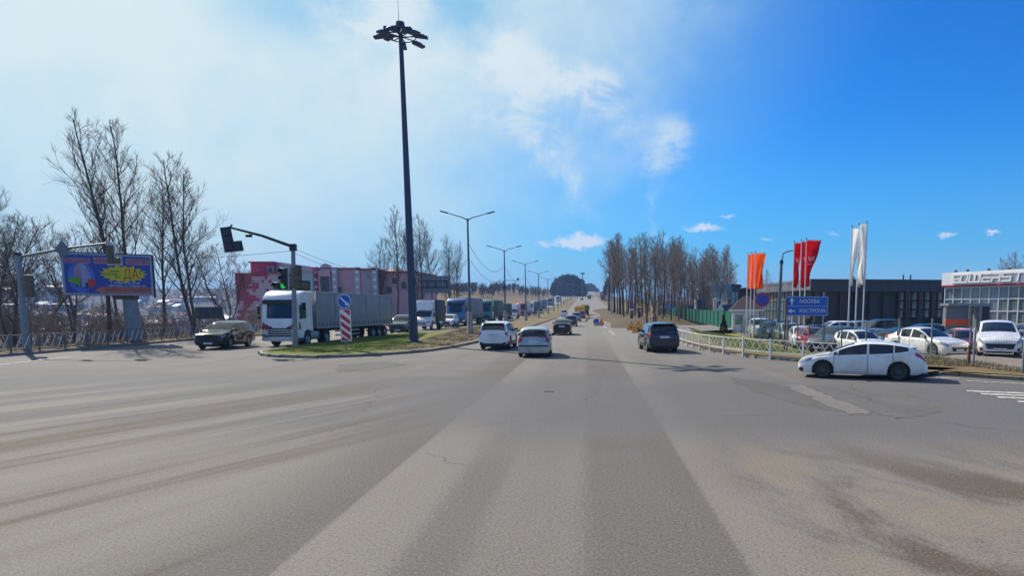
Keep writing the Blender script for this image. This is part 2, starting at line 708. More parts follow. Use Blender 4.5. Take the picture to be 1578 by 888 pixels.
    V.nt.links.new(w.outputs[0], vo.inputs['Vector'])
    crack = sstep(V(vo.outputs['Distance']), .0012, .0032, 1.0, 0.0) * sstep(blot, .46, .56)
    col = mixc(crack * .4, col, (.035, .032, .03))
    rough = sstep(grain, .3, .7, .8, .95)
    b.inputs['Specular IOR Level'].default_value = .09
    col = mixc(1.0, col, (.90, .893, .878), 'MULTIPLY')
    return finish(m, b, col, rough, grain * .7 + grain2 * .3, .35, .012)


def soil_mat(name, c1, c2, c3, s1=.35, s2=2.2, bump=.6):
    """c1 and c2 blotches of soil and litter, c3 growth"""
    m, b, vec, x, y, z = node_mat(name)
    a = noise(vec, s1, 6, .65)
    d = noise(vec, s2, 6, .7)
    e = noise(vec, 14.0, 4, .7)
    col = mixc(sstep(d, .36, .64), c1, c2)
    col = mixc(sstep(a + (d - .5) * .35, .44, .60), col, c3)
    col = mixc(sstep(e, .52, .74) * .6, col, tuple(q * .45 for q in c1))
    return finish(m, b, col, .95, e * .5 + d * .5, bump, .06)


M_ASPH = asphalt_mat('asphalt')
M_PATCH = asphalt_mat('asphalt_patch_dark', (.135, .131, .127), 1.0, True)
M_PATCHL = asphalt_mat('asphalt_patch_pale', (.205, .196, .184), 1.0, True)
M_SOIL = soil_mat('dry_soil_and_grass', (.145, .103, .065), (.225, .168, .108), (.15, .122, .055))


def median_mat():
    m, b, vec, x, y, z = node_mat('verge_soil')
    a, d, e = noise(vec, .22, 6, .65), noise(vec, 2.6, 6, .7), noise(vec, 14.0, 4, .7)
    col = mixc(sstep(d, .36, .64), (.15, .115, .08), (.23, .185, .125))
    col = mixc(sstep(a + (d - .5) * .35, .46, .62), col, (.16, .15, .055))
    # turf at the nose and along the carriageway on the far side, thinning towards the bare inner edge
    t = sstep(x + y * .16 + (a - .5) * 5.0 + (d - .5) * 3.0, -4.5, -8.0) * sstep(y + (a - .5) * 14, 78.0, 58.0)
    col = mixc(t * .9, col, mixc(sstep(d, .35, .65), (.10, .145, .028), (.17, .18, .05)))
    col = mixc(sstep(e, .52, .74) * .6, col, (.06, .05, .03))
    return finish(m, b, col, .95, e * .5 + d * .5, .6, .06)


M_MEDIAN = median_mat()
M_LAWN = soil_mat('lawn_grass', (.19, .185, .055), (.15, .17, .04), (.25, .215, .08), .16, 3.0)
M_MUD = soil_mat('dug_earth', (.085, .07, .055), (.14, .115, .085), (.11, .085, .06), .5, 1.6, 1.0)
M_DIRT = soil_mat('bare_hill_earth', (.25, .185, .115), (.34, .26, .17), (.20, .14, .085), .03, .22)


# worn white thermoplastic
def line_mat():
    m, b, vec, x, y, z = node_mat('worn_road_paint')
    n = noise(vec, 6.0, 6, .75)
    return finish(m, b, mixc(sstep(n, .42, .60), (.52, .51, .48), (.26, .25, .235)), .7)


M_LINE = line_mat()

# terrain sheet -----------------------------------------------------------------
ys = list(np.concatenate([np.arange(-80, 160, 8), np.arange(160, 560, 10), np.arange(560, 1300, 40), [1400, 1600, 1900, 2300, 2800, 3400, 4200]]))
xrs = sorted(set([-4200, -3200, -2400, -1800, -1400, -1100, -900, -750, -620, -520, -440, -380, -330, -290, -255] + list(range(-225, -40, 12)) +
                 [-38, -36, -34, -29, -22, -15.6, -7.2, 0, 6, 8, 9, 10, 12, 14, 16, 20, 24] + list(range(28, 130, 8)) + [140, 170, 210, 270, 350, 480, 700, 1000, 1500, 2200, 3200, 4200]))


def ground2(x, y):
    xr = x - xc(y)
    z = ground(x, y)
    z += 6.0 * sm((-xr - 33) / 50) * sm((y - 225) / 110) * (1 - sm((-xr - 160) / 120)) * (.75 + .25 * math.sin(x * .05 + y * .021)) * (1 - sm((-xr / max(y, 1) - .30) / .12))
    return z


mb = MB()
mb.grid([[(xr + xc(y), y, ground2(xr + xc(y), y) - (.14 if -31 < xr < 9.5 or y < 110 else .10)) for xr in xrs] for y in ys])
g_o = tag(mb.build('ground', M_SOIL, smooth=0), kind='structure')

# asphalt: the junction and both carriageways up to the foot of the rise, then a strip that climbs it ----
LKERB = [(-30.2, -70), (-30.7, 15), (-31.0, 30), (-31.3, 38), (-31.9, 46), (-32.3, 54), (-31.6, 62), (-31.4, 80), (-28 + xc(120), 120), (-28 + xc(165), 165)]
RKERB = [tuple(P(*q).xy) for q in ((1040, 524), (1049, 530), (1080, 539), (1140, 549.5), (1235, 558), (1330, 567), (1430, 577), (1578, 587))]
d_ = (Vector(RKERB[-1]) - Vector(RKERB[-2])).normalized()
RKERB.append(tuple(Vector(RKERB[-1]) + d_ * 55))
near_poly = LKERB + [(9 + xc(165), 165), (9 + xc(120), 120), (5.3, 97), (22, 101), (22, 89), (7.2, 71), (4.9, 62)] + RKERB + [(60, -70)]
mb = MB()
mb.poly([(a, b, 0.0) for a, b in near_poly])
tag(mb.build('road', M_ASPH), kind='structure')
mb = MB()
yy_ = [y for y in ys if y >= 160 and y <= 1600]
yy_[0] = 165
mb.grid([[(xr + xc(y), y, zr(y)) for xr in (-28, -15.6, -7.2, 0, 9)] for y in yy_])
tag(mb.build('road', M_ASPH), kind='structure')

# resurfaced patches of the junction
def patch(pix, m, z=.004):
    mb = MB()
    pts = [P(*q) for q in pix]
    rag = []
    for i, p in enumerate(pts):
        q = pts[(i + 1) % len(pts)]
        for t in np.linspace(0, 1, 15)[:-1]:
            c = p.lerp(q, t)
            rag.append((c.x + random.uniform(-.11, .11), c.y + random.uniform(-.14, .14), z))
    mb.poly(rag)
    tag(mb.build('asphalt_patch', m), kind='structure')


patch([(1239, 594), (1350, 598), (1418, 612), (1458, 636), (1378, 646), (1330, 630)], M_PATCH)
patch([(1118, 580), (1192, 592), (1318, 640), (1240, 626), (1160, 604)], M_PATCH)
patch([(1204, 593), (1236, 594), (1345, 637), (1312, 640)], M_PATCHL, .0085)
patch([(520, 563), (590, 557), (632, 563), (560, 572), (520, 574)], M_PATCH)

# manhole-like iron studs in the lane
mb = MB()
for (px, py) in ((842, 604), (850, 604)):
    p = P(px, py)
    mb.box((p.x, p.y, .004), (.13, .2, .016))
tag(mb.build('road_stud', M_BLACK), kind='structure')


# painted markings
def marking(quad, z=.013):
    mb = MB()
    mb.poly([(q[0], q[1], z) for q in quad])
    tag(mb.build('road_marking', M_LINE), kind='structure')


def line_seg(a, b, w=.14):
    a, b = Vector(a[:2]), Vector(b[:2])
    n = (b - a).normalized()
    n = Vector((-n.y, n.x)) * (w / 2)
    marking([a + n, a - n, b - n, b + n])


line_seg(P(-40, 567), P(70, 555), .22)
line_seg(P(72, 554.6), P(112, 550.5), .22)
line_seg(P(170, 549), P(212, 545.5), .2)
line_seg(P(205, 541.5), P(240, 538.8), .2)
line_seg(P(262, 537), P(302, 533.4), .2)
line_seg(P(938, 509.5), P(947.5, 517), .16)
line_seg(P(930, 502.5), P(934, 505.5), .16)
line_seg(P(876, 496.5), P(868, 500), .14)
line_seg(P(850, 508), P(843, 512), .14)
for (a, b) in [((1490, 603.4), (1578, 607)), ((1511, 607.8), (1578, 611)), ((1537, 613), (1578, 615.3)), ((1568, 619.8), (1578, 620.8))]:
    p, q = P(*a), P(*b)
    d = (P(1578, 607) - P(1490, 603.4)).normalized()
    line_seg(p, q + d * 4.5, .36)
line_seg(P(1490, 587.6), P(1578, 592.5), .16)
line_seg(P(1442, 582.5), P(1478, 584.5), .2)

# kerb stones ---------------------------------------------------------------------
def along(path, step):
    """points and directions every step metres along a 2-D path"""
    out, carry = [], 0.0
    for a, b in zip(path[:-1], path[1:]):
        a, b = Vector(a[:2]), Vector(b[:2])
        L = (b - a).length
        t = carry
        while t < L:
            out.append((a + (b - a) * (t / L), (b - a).normalized()))
            t += step
        carry = t - L
    return out


def smooth_path(pts, n=6):
    pts = [Vector(p[:2]) for p in pts]
    q = [pts[0] * 2 - pts[1]] + pts + [pts[-1] * 2 - pts[-2]]
    out = []
    for i in range(1, len(q) - 2):
        for k in range(n):
            t = k / n
            a, b, c, d = q[i - 1], q[i], q[i + 1], q[i + 2]
            out.append(.5 * ((2 * b) + (c - a) * t + (2 * a - 5 * b + 4 * c - d) * t * t + (3 * b - a - 3 * c + d) * t ** 3))
    out.append(pts[-1])
    return out


kst = MB().rbox((0, 0, 0), (.985, .17, .32), .018).mesh('kerb_stone', M_KERB)


def kerb(path, limit=95, top=.14):
    root = tag(thing('kerb', None, None), kind='structure')
    far = MB()
    for i, (p, d) in enumerate(along(path, 1.0)):
        a = math.atan2(d.y, d.x)
        c = p + d * .5
        z = top - .16 + random.uniform(-.012, .012)
        if i < limit:
            o = obj('kerb_stone', kst, root)
            o.location = (c.x, c.y, z)
            o.rotation_euler = (random.uniform(-.02, .02), random.uniform(-.012, .012), a + random.uniform(-.012, .012))
        else:
            far.box((c.x, c.y, z), (.985, .17, .32), a)
    if far.v:
        tag(far.build('kerb_stone', M_KERB, root), kind='stuff')


RK = smooth_path(RKERB[1:])
kerb(RK, 70)
LK = smooth_path(LKERB[2:8])
kerb([p for p in LK if p.y > 28], 60)
NOSE = [tuple(P(*q).xy) for q in ((600, 516), (540, 523.5), (484, 531.5), (440, 538.5), (409, 543.5), (403, 546.5), (412, 549.5), (440, 551.4), (490, 552), (560, 549.6), (640, 544), (690, 537.5), (730, 529.5))]
NS = smooth_path(NOSE)
kerb(NS[18:], 70, .15)

# median: near part up to the foot of the rise, then a strip along it ---------------------
mpoly = [(p.x, p.y) for p in NS] + [(-7.3 + xc(y), y) for y in (52, 65, 90, 130, 165)] + [(-15.6 + xc(y), y) for y in (165, 130, 90, 70)]


def raised(name, poly, m, z=.13, kind='structure', sub=None, drop=False):
    """flat-topped bed with a slightly uneven surface"""
    bm = bmesh.new()
    vs = [bm.verts.new((a, b, 0)) for a, b in poly]
    fc = bm.faces.new(vs)
    bmesh.ops.triangulate(bm, faces=[fc])
    for _ in range(sub or 3):
        es = [e for e in bm.edges if e.calc_length() > 1.6]
        bmesh.ops.subdivide_edges(bm, edges=es, cuts=1)
        bmesh.ops.triangulate(bm, faces=bm.faces[:])
    edge = {v for e in bm.edges if e.is_boundary for v in e.verts}
    for v in bm.verts:
        v.co.z = (z - .02 if v in edge else z + random.uniform(-.015, .03)) - (lot_drop(v.co.x, v.co.y) if drop else 0)
    for f in bm.faces:
        if f.normal.z < 0:
            f.normal_flip()
    me = bpy.data.meshes.new(name)
    bm.to_mesh(me)
    bm.free()
    me.materials.append(m)
    me.polygons.foreach_set('use_smooth', [True] * len(me.polygons))
    return tag(obj(name, me), kind=kind)


raised('median', mpoly, M_MEDIAN, .14, sub=4)
mb = MB()
mb.grid([[(xr + xc(y), y, zr(y) + dz) for xr, dz in ((-15.6, .02), (-15.2, .16), (-11.4, .22), (-7.7, .15), (-7.3, .02))] for y in yy_])
tag(mb.build('median', M_MEDIAN, smooth=0), kind='structure')

# right verge with the lawn, the footway and the car lot --------------------------------
rk = [(p.x, p.y) for p in RK]
off = []
for i, p in enumerate(RK):
    d = (RK[min(i + 1, len(RK) - 1)] - RK[max(i - 1, 0)]).normalized()
    off.append((p + Vector((-d.y, d.x)) * .1))
lawn_poly = [(p.x, p.y) for p in off] + [(90, -20), (90, 62), (40, 84), (14.5, 84), (9, 72.5), (5.2, 61)]
raised('lawn', lawn_poly, M_LAWN, .12, sub=5, drop=True)
# bare strip of earth right behind the kerb
strip = []
for q, (w1) in ((0, .1), (1, 1.5)):
    strip.append([])
    for i, p in enumerate(RK):
        d = (RK[min(i + 1, len(RK) - 1)] - RK[max(i - 1, 0)]).normalized()
        n = Vector((-d.y, d.x)) * (w1 if q == 0 else w1 + .5 * math.sin(i * 1.3) * .4 + (1.2 if i > 30 else 0))
        strip[-1].append((p.x + n.x, p.y + n.y, .165))
tag(MB().grid(strip).build('footway', M_SOIL), kind='structure')

M_PAVER = mat('lot_paving_brown', (.20, .155, .13), .85, 0, .2, 2.5, dirt='#8c8278', dirt_amt=.4)
M_LOT = mat('lot_paving_grey', (.21, .20, .19), .85, 0, .2, .6, dirt='#6a6258', dirt_amt=.5, dirt_scale=.4)
raised('car_lot_paving', [(13.6, 84), (13.2, 48), (13.4, 41), (14.5, 35.5), (16.6, 33.0), (20, 30.6), (33, 20), (85, 20), (85, 110), (30, 110)], M_LOT, .17, sub=5, drop=True)
raised('car_lot_paving', [tuple(P(*q, .2).xy) for q in ((1440, 556), (1470, 545), (1600, 545), (1700, 560), (1700, 586), (1578, 574), (1500, 563))], M_PAVER, .20, sub=4, drop=True)


def lot_z(x, y):
    return .175 - lot_drop(x, y)


# dug-up earth on the right of the road (the works) ------------------------------------
rng = np.random.default_rng(5)
rows = []
for y in np.arange(84, 262, 4.0):
    r = []
    k = sm((y - 84) / 12) * (1 - sm((y - 240) / 22))
    for j, xr in enumerate(np.linspace(2.6 + 1.0 * math.sin(y * .07), 12.5, 9)):
        h = k * (math.sin(PI * min(1, (j + .0) / 8)) ** .7) * (.85 + .25 * math.sin(y * .31 + j)) + rng.uniform(-.06, .06) * k
        r.append((xr + xc(y), y, max(ground2(xr + xc(y), y), zr(y)) + (h if 0 < j < 8 else -.12)))
    rows.append(r)
tag(MB().grid(rows).build('earth_bank', M_MUD, smooth=0), kind='structure')

# left verge --------------------------------------------------------------------------
lp = [p for p in LK if p.y > 28]
vp = [(p.x - .1, p.y) for p in lp] + [(-33.0, 110), (-40, 110), (-36.5, 60), (-36.5, 20), (-31.2, 20)]
raised('verge', vp, M_SOIL, .13, sub=3)
# distant hills beyond the valley on the left --------------------------------------------
M_HILL = soil_mat('wooded_hillside', (.05, .042, .036), (.075, .062, .05), (.10, .09, .072), .012, .05, 0)
rows = []
for r_ in (700, 900, 1100, 1350, 1600, 1900, 2300):
    row = []
    for k in range(44):
        az = R(-62 + k * 1.15)          # clockwise from +y
        t = sm((r_ - 700) / 900)
        top = 36 + 9 * math.sin(k * .33) + 5 * math.sin(k * .9 + 1) + 10 * sm((k - 30) / 14)
        z = -24 + t * (24 + top) * (1 + .02 * math.sin(k * 2.1 + r_))
        row.append((math.sin(az) * r_, math.cos(az) * r_, z))
    rows.append(row)
tag(MB().grid(rows).build('hills', M_HILL, smooth=0), kind='structure')


# ================================================================== VEHICLES
def pchip(pts):
    xs = np.array([p[0] for p in pts], float)
    ys = np.array([p[1] for p in pts], float)
    if xs[0] > xs[-1]:
        xs, ys = xs[::-1], ys[::-1]
    h = np.diff(xs)
    dl = np.diff(ys) / h
    m = np.zeros(len(xs))
    for i in range(1, len(xs) - 1):
        if dl[i - 1] * dl[i] > 0:
            w1, w2 = 2 * h[i] + h[i - 1], h[i] + 2 * h[i - 1]
            m[i] = (w1 + w2) / (w1 / dl[i - 1] + w2 / dl[i])
    m[0], m[-1] = dl[0], dl[-1]

    def f(x):
        x = min(max(x, xs[0]), xs[-1])
        i = min(int(np.searchsorted(xs, x, 'right')) - 1, len(h) - 1)
        i = max(i, 0)
        t = (x - xs[i]) / h[i]
        return float((1 + 2 * t) * (1 - t) ** 2 * ys[i] + t * (1 - t) ** 2 * h[i] * m[i] + t * t * (3 - 2 * t) * ys[i + 1] + t * t * (t - 1) * h[i] * m[i + 1])
    return f


WHEELS = {}


def wheel_meshes(Rw, w, style):
    k = (round(Rw, 3), round(w, 3), style)
    if k in WHEELS:
        return WHEELS[k]
    M = Matrix.Rotation(-PI / 2, 4, 'X')         # z -> +y (outer side)
    rr = Rw * .69
    t = MB().lathe([(rr - .01, -w / 2 + .02), (rr + .012, -w / 2), (Rw - .03, -w / 2), (Rw, -w / 2 + .03), (Rw, w / 2 - .03), (Rw - .03, w / 2), (rr + .012, w / 2), (rr - .01, w / 2 - .02), (rr - .03, w / 2 - .05)], 28, M)
    tm = t.mesh('tyre', M_RUBBER, 40)
    r = MB()
    r.lathe([(rr, w / 2 - .01), (rr - .022, w / 2 - .012), (rr - .03, w / 2 - .05), (rr - .04, -w / 2)], 28, M)
    r.lathe([(rr - .03, w / 2 - .09), (.0, w / 2 - .09)], 28, M, mi=1)
    r.lathe([(.065, w / 2 - .02), (.055, w / 2 - .008), (0, w / 2 - .008)], 12, M)
    n = 10 if style == 'multi' else 5
    for i in range(n):
        a = 2 * PI * i / n
        for da in ((-.13, .13) if style != 'multi' else (0,)):
            p = [Vector((.05 * math.cos(a), w / 2 - .022, .05 * math.sin(a))), Vector(((rr - .015) * math.cos(a + da), w / 2 - .02, (rr - .015) * math.sin(a + da)))]
            r.bar(p[0], p[1], .034, .03)
    mats = [M_RIMDK if style == 'multi' else M_RIM, M_BLACK]
    rm = r.mesh('rim', mats, 40)
    WHEELS[k] = (tm, rm)
    return WHEELS[k]


class Car:
    N = 12

    def __init__(s, sp):
        s.sp = sp
        s.L, s.W = sp['L'], sp['W']
        s.top, s.belt, s.plan = pchip(sp['top']), pchip(sp['belt']), pchip(sp['plan'])
        s.H = max(p[1] for p in sp['top'])
        s.sill = pchip(sp['sill'])
        s.R = sp['R']
        s.ax = sp['ax']

    def zb(s, x):
        z = s.sill(x)
        Ra = s.R + sp_get(s.sp, 'gap', .055)
        for a in s.ax:
            d = abs(x - a)
            if d < Ra:
                z = max(z, s.R + math.sqrt(max(0, Ra * Ra - d * d)))
        return z

    def section(s, x):
        w = s.plan(x) * s.W / 2
        zb, zt = s.belt(x), s.top(x)
        zt = max(zt, zb + .012)
        z0 = min(s.zb(x), zb - .05)
        h = zb - z0
        bh = s.belt(0.0)
        T = max(0, min(1, (zt - zb) / (s.H - bh)))
        tum = sp_get(s.sp, 'tumble', .17)
        wt_ = w * (.90 - tum * T)
        w6 = w * (.935 - tum * T * .88)
        zs = zb + (zt - zb) * .86
        cr = sp_get(s.sp, 'crown', .035)
        return [Vector((x, y, z)) for y, z in (
            (w * .90, z0), (w * .965, z0 + .10 * h), (w * .995, z0 + .38 * h), (w, z0 + .62 * h), (w * .99, z0 + .80 * h), (w * .965, z0 + .94 * h), (w * .94, zb),
            (w6, zs), (max(wt_ - .05, .02), zb + (zt - zb) * .965), (wt_ * .74, zt + cr * .35), (wt_ * .38, zt + cr * .85), (0, zt + cr))]

    def pt(s, x, r):
        q = s.section(x)
        i = min(int(r), s.N - 2)
        return q[i].lerp(q[i + 1], r - i)

    def skin(s, x, r, off, side=1):
        e = .004
        p = s.pt(x, r)
        dx = s.pt(min(x + e, s.L / 2), r) - s.pt(max(x - e, -s.L / 2), r)
        r1, r0 = min(r + .03, s.N - 1.001), max(r - .03, 0)
        dr = s.pt(x, r1) - s.pt(x, r0)
        n = dx.cross(dr)
        if n.length < 1e-9:
            n = Vector((0, 1, 0))
        n.normalize()
        if n.y < 0 and r < 8: n = -n
        p = p + n * off
        return Vector((p.x, p.y * side, p.z))

    def patch(s, mb, xs, rs, off, side=1, mi=None):
        mb.ref = (0, 0, .5)
        rows = [[s.skin(x, r, off, side) for r in rs] for x in xs]
        mb.grid(rows, mi)
        # small lip back to the body so that the piece has an edge
        ring = [s.skin(x, rs[0], 0, side) for x in xs]
        mb.grid([rows_ for rows_ in ([r[0] for r in rows], ring)], mi)
        ring = [s.skin(x, rs[-1], 0, side) for x in xs]
        mb.grid([[r[-1] for r in rows], ring], mi)
        return mb

    def stations(s):
        L = s.L / 2
        st = set(np.round(np.linspace(-L, L, 27), 4))
        Ra = s.R + sp_get(s.sp, 'gap', .055)
        for a in s.ax:
            for k in range(13):
                st.add(round(a - Ra * math.cos(PI * k / 12), 4))
            st.add(round(a - Ra - .004, 4)); st.add(round(a + Ra + .004, 4))
        for a, b in list(s.sp['wins']) + [s.sp['ws'], s.sp['rw']]:
            st.add(a); st.add(b)
        for d in (.02, .05, .09, .15, .24):
            st.add(round(L - d, 4)); st.add(round(-L + d, 4))
        for p in s.sp['top']:
            st.add(p[0])
        st = sorted(q for q in st if -L <= q <= L)
        out = [st[0]]
        for q in st[1:]:
            if q - out[-1] > .003: out.append(q)
        return out

    def build(s, root, M_P, low=False):
        sp = s.sp
        L = s.L / 2
        xs = s.stations()
        N = s.N
        rings = []
        for x in xs:
            h = s.section(x)
            rings.append(h + [Vector((q.x, -q.y, q.z)) for q in reversed(h[:-1])])
        n = len(rings[0])
        body, glass = MB(), {}
        body.ref = (0, 0, .7)
        body.v = [q for r in rings for q in r]

        def cls(xm, k):
            kk = k if k < N - 1 else 2 * (N - 1) - 1 - k       # half-row index
            if kk == 6:
                for i, (a, b) in enumerate(sp['wins']):
                    if a < xm < b: return ('side_window', i, k < N - 1)
            if kk >= 8:
                if sp['ws'][0] < xm < sp['ws'][1]: return ('windscreen', 0, 0)
                if sp['rw'][0] < xm < sp['rw'][1]: return ('rear_window', 0, 0)
            return None
        for i in range(len(xs) - 1):
            xm = (xs[i] + xs[i + 1]) / 2
            for k in range(n - 1):
                f = (i * n + k, (i + 1) * n + k, (i + 1) * n + k + 1, i * n + k + 1)
                c = cls(xm, k)
                if c is None:
                    body.f.append(f); body.mi.append(0)
                else:
                    glass.setdefault(c, []).append(f)
        for base in (0, (len(xs) - 1) * n):
            body.f.append(tuple(base + k for k in range(n))); body.mi.append(0)
        # floor and wheel wells
        shell, body = body, MB()
        wy = s.W / 2 * .62
        body.box((0, 0, .36), (s.L * .93, wy * 2, .30))
        x0, x1 = s.ax[1] + s.R + .08, s.ax[0] - s.R - .08
        body.box(((x0 + x1) / 2, 0, .34), (x1 - x0, s.W * .86, .26))
        for a in s.ax:
            body.box((a, 0, s.R + .10), (s.R * 2 + .16, s.W * .58, s.R * 1.7))
        b = shell.build('body', [M_P, M_BLACK], root, smooth=38)
        body.build('underbody', M_BLACK, root)
        body = shell
        for c, fs in sorted(glass.items()):
            g = MB()
            g.ref = (0, 0, .5)
            used = sorted({i for f in fs for i in f})
            mp = {q: j for j, q in enumerate(used)}
            g.add([body.v[q] for q in used], [tuple(mp[i] for i in f) for f in fs])
            g.build(c[0], M_GLASS, root, smooth=30)
        # wheels
        wst = sp.get('wheel', 'five')
        tm, rm = wheel_meshes(s.R, sp.get('tw', .21), wst)
        for a in s.ax:
            for sd in (1, -1):
                w = thing('wheel', None, None)
                w.parent = root
                w.location = (a, sd * (s.W / 2 - sp.get('tw', .21) / 2 - .035), s.R)
                w.rotation_euler = (0, random.uniform(0, 1.2) if sd > 0 else random.uniform(0, 1.2), 0 if sd > 0 else PI)
                obj('tyre', tm, w); obj('rim', rm, w)
        # doors, seams, handles
        for sd in (1, -1):
            for i, (a, b_) in enumerate(sp['doors']):
                dm = MB()
                dx = list(np.linspace(a + .012, b_ - .012, 9))
                s.patch(dm, dx, [.55, 1, 2, 3, 4, 5, 6], .004, sd)
                do = dm.build('door', M_P, root, smooth=40)
                hm = MB()
                hx = a + .17
                q = s.skin(hx, 4.2, .02, sd)
                hm.rbox(q, (.17, .03, .03), .01)
                hm.build('door_handle', sp.get('handle') or M_P, do, smooth=40)
            for a in sorted({x for d in sp['doors'] for x in d}):
                sm_ = MB()
                s.patch(sm_, [a - .010, a + .010], [.5, 1, 2, 3, 4, 5, 6], .0015, sd)
                sm_.build('door_seam', M_BLACK, root)
            mm = MB()
            q = s.skin(sp['mirror'], 6.25, .0, sd)
            mm.rbox((q.x, q.y + sd * .12, q.z + .07), (.09, .20, .135), .035)
            mm.box((q.x, q.y + sd * .03, q.z + .02), (.05, .08, .05))
            mm.build('mirror', sp.get('mirror_mat') or M_P, root, smooth=40)
        # lamps
        for sd in (1, -1):
            hl = sp['head']
            m = MB()
            s.patch(m, list(np.linspace(hl[0], hl[1], 6)), list(np.linspace(hl[2], hl[3], 5)), .008, sd)
            m.build('headlight', M_LAMP, root, smooth=40)
            if sp.get('intake'):
                m = MB()
                it = sp['intake']
                s.patch(m, list(np.linspace(it[0], it[1], 4)), list(np.linspace(it[2], it[3], 4)), .006, sd)
                m.build('air_intake', M_BLACK, root)
            for tl in sp['tail']:
                m = MB()
                s.patch(m, list(np.linspace(tl[0], tl[1], 6)), list(np.linspace(tl[2], tl[3], 6)), .010, sd)
                m.build('tail_light', tl[4] if len(tl) > 4 else M_TAIL, root, smooth=40)
        # lower trim along the sills
        if sp.get('trim'):
            for sd in (1, -1):
                m = MB()
                s.patch(m, [x for x in xs if -L + .1 < x < L - .1], [0, .6, 1.2, 1.7], .012, sd)
                m.build('side_trim', M_BLACK, root, smooth=40)
        # front face
        wf = s.plan(L) * s.W / 2
        zf0, zf1 = s.zb(L), s.belt(L)
        m = MB()
        g0, g1, gw = sp.get('grille', (.34, .56, .8))
        m.prism([(-gw * wf, g1), (gw * wf, g1), (gw * wf * .8, g0), (-gw * wf * .8, g0)], 'x', L - .05, L + .012)
        gr = m.build('grille', M_BLACK, root)
        m = MB()
        for k in range(3):
            z = g0 + (g1 - g0) * (k + .8) / 3.2
            m.box((L + .014, 0, z), (.012, gw * wf * 1.6, .012))
        m.build('grille_bar', M_DARKSTEEL, gr)
        m = MB()
        m.rbox((L + .03, 0, sp.get('plate_f', .38)), (.016, .50, .11), .004)
        m.build('number_plate', M_PLATE, root)
        m = MB()
        m.prism([(-wf * .95, zf0 - .02), (wf * .95, zf0 - .02), (wf * 1.0, zf0 + .07), (-wf, zf0 + .07)], 'x', L - .12, L + .02)
        m.build('front_bumper', M_BLACK if sp.get('trim') else M_P, root)
        # rear face
        wr = s.plan(-L) * s.W / 2
        z0 = s.zb(-L)
        bz = sp.get('rb', (.27, .58))
        m = MB()
        for (f0, f1, ex) in ((1.02, 1.0, .055),):
            m.prism([(-wr * .96, bz[0]), (wr * .96, bz[0]), (wr * f0, bz[0] + .08), (wr * f1, bz[1]), (-wr * f1, bz[1]), (-wr * f0, bz[0] + .08)], 'x', -L - ex, -L + .10)
        rb = m.build('rear_bumper', sp.get('rb_mat') or M_P, root, smooth=20)
        if sp.get('rb_strip'):
            z = bz[0] + .01
            m = MB()
            m.prism([(-wr * .97, bz[0] - .05), (wr * .97, bz[0] - .05), (wr * .9, bz[0] + .13), (wr * .6, bz[0] + .04), (-wr * .6, bz[0] + .04), (-wr * .9, bz[0] + .13)], 'x', -L - .065, -L + .1)
            m.build('bumper_trim', M_BLACK, rb)
        if sp.get('rb_band'):
            m = MB()
            m.box((-L - .05, 0, sp['rb_band']), (.05, wr * 1.96, .07))
            m.build('bumper_trim', M_BLACK, rb)
        pz = sp.get('plate_r', .74)
        px_ = -L - (.062 if bz[0] < pz < bz[1] else .012) + sp.get('plate_dx', 0)
        m = MB()
        m.rbox((px_, 0, pz), (.016, .52, .115), .004)
        m.build('number_plate', M_PLATE, root)
        m = MB()
        m.box((-L + .06, wr * .55, .2), (.14, .06, .06)); m.build('exhaust_pipe', M_DARKSTEEL, root)
        if sp.get('rails'):
            m = MB()
            for sd in (1, -1):
                a, b_ = sp['rails']
                pts = [s.skin(x, 8.4, .05 if a < x < b_ else 0, sd) for x in np.linspace(a, b_, 8)]
                m.tube([s.skin(a - .04, 8.4, 0, sd)] + pts + [s.skin(b_ + .04, 8.4, 0, sd)], .018, 5)
            m.build('roof_rail', M_DARKSTEEL, root)
        if sp.get('spoiler'):
            a, b_, zz = sp['spoiler']
            wq = s.section(b_)[8].y
            m = MB()
            m.rbox(((a + b_) / 2, 0, zz), (b_ - a, wq * 2.02, .045), .02)
            m.build('spoiler', M_P, root, smooth=40)
        m = MB()
        m.tube([s.skin(sp['ws'][0] - .35, 11, .0), s.skin(sp['ws'][0] - .50, 11, .22)], [.006, .003], 4)
        m.build('aerial', M_BLACK, root)
        return root


def sp_get(d, k, v):
    return d.get(k, v)


def plan(L, f=.70, r=.86):
    h = L / 2
    return [(h, f), (h - .05, f + .09), (h - .13, f + .15), (h - .32, .945), (h - .8, .985), (0, 1.0), (-h + .8, .99), (-h + .3, .955), (-h + .08, r + .05), (-h, r)]


HATCH = dict(L=4.46, W=1.755, R=.335, tw=.215, ax=(1.31, -1.33), wheel='multi', tumble=.19,
             top=[(2.23, .60), (2.16, .69), (1.95, .79), (1.5, .905), (1.12, .985), (.75, 1.16), (.25, 1.36), (-.25, 1.445), (-.8, 1.43), (-1.4, 1.345), (-1.80, 1.23), (-2.10, .985), (-2.17, .90), (-2.23, .74)],
             belt=[(2.23, .575), (2.1, .655), (1.6, .82), (1.1, .90), (.3, .955), (-.7, 1.01), (-1.3, 1.07), (-1.6, 1.12), (-1.85, 1.06), (-2.08, .93), (-2.23, .72)],
             plan=plan(4.46), sill=[(2.23, .27), (2.0, .19), (0, .19), (-1.9, .22), (-2.23, .34)],
             ws=(.22, 1.10), rw=(-2.09, -1.78), wins=[(-.22, .93), (-1.12, -.30), (-1.62, -1.17)], doors=[(-.26, .92), (-1.12, -.26)], mirror=.78,
             head=(1.72, 2.19, 4.3, 6.6), intake=(2.02, 2.2, .9, 2.2), tail=[(-2.20, -1.86, 4.6, 6.3)], plate_f=.33, grille=(.27, .56, .95), rb=(.30, .56), rb_strip=True, spoiler=(-1.94, -1.68, 1.27), plate_r=.66)

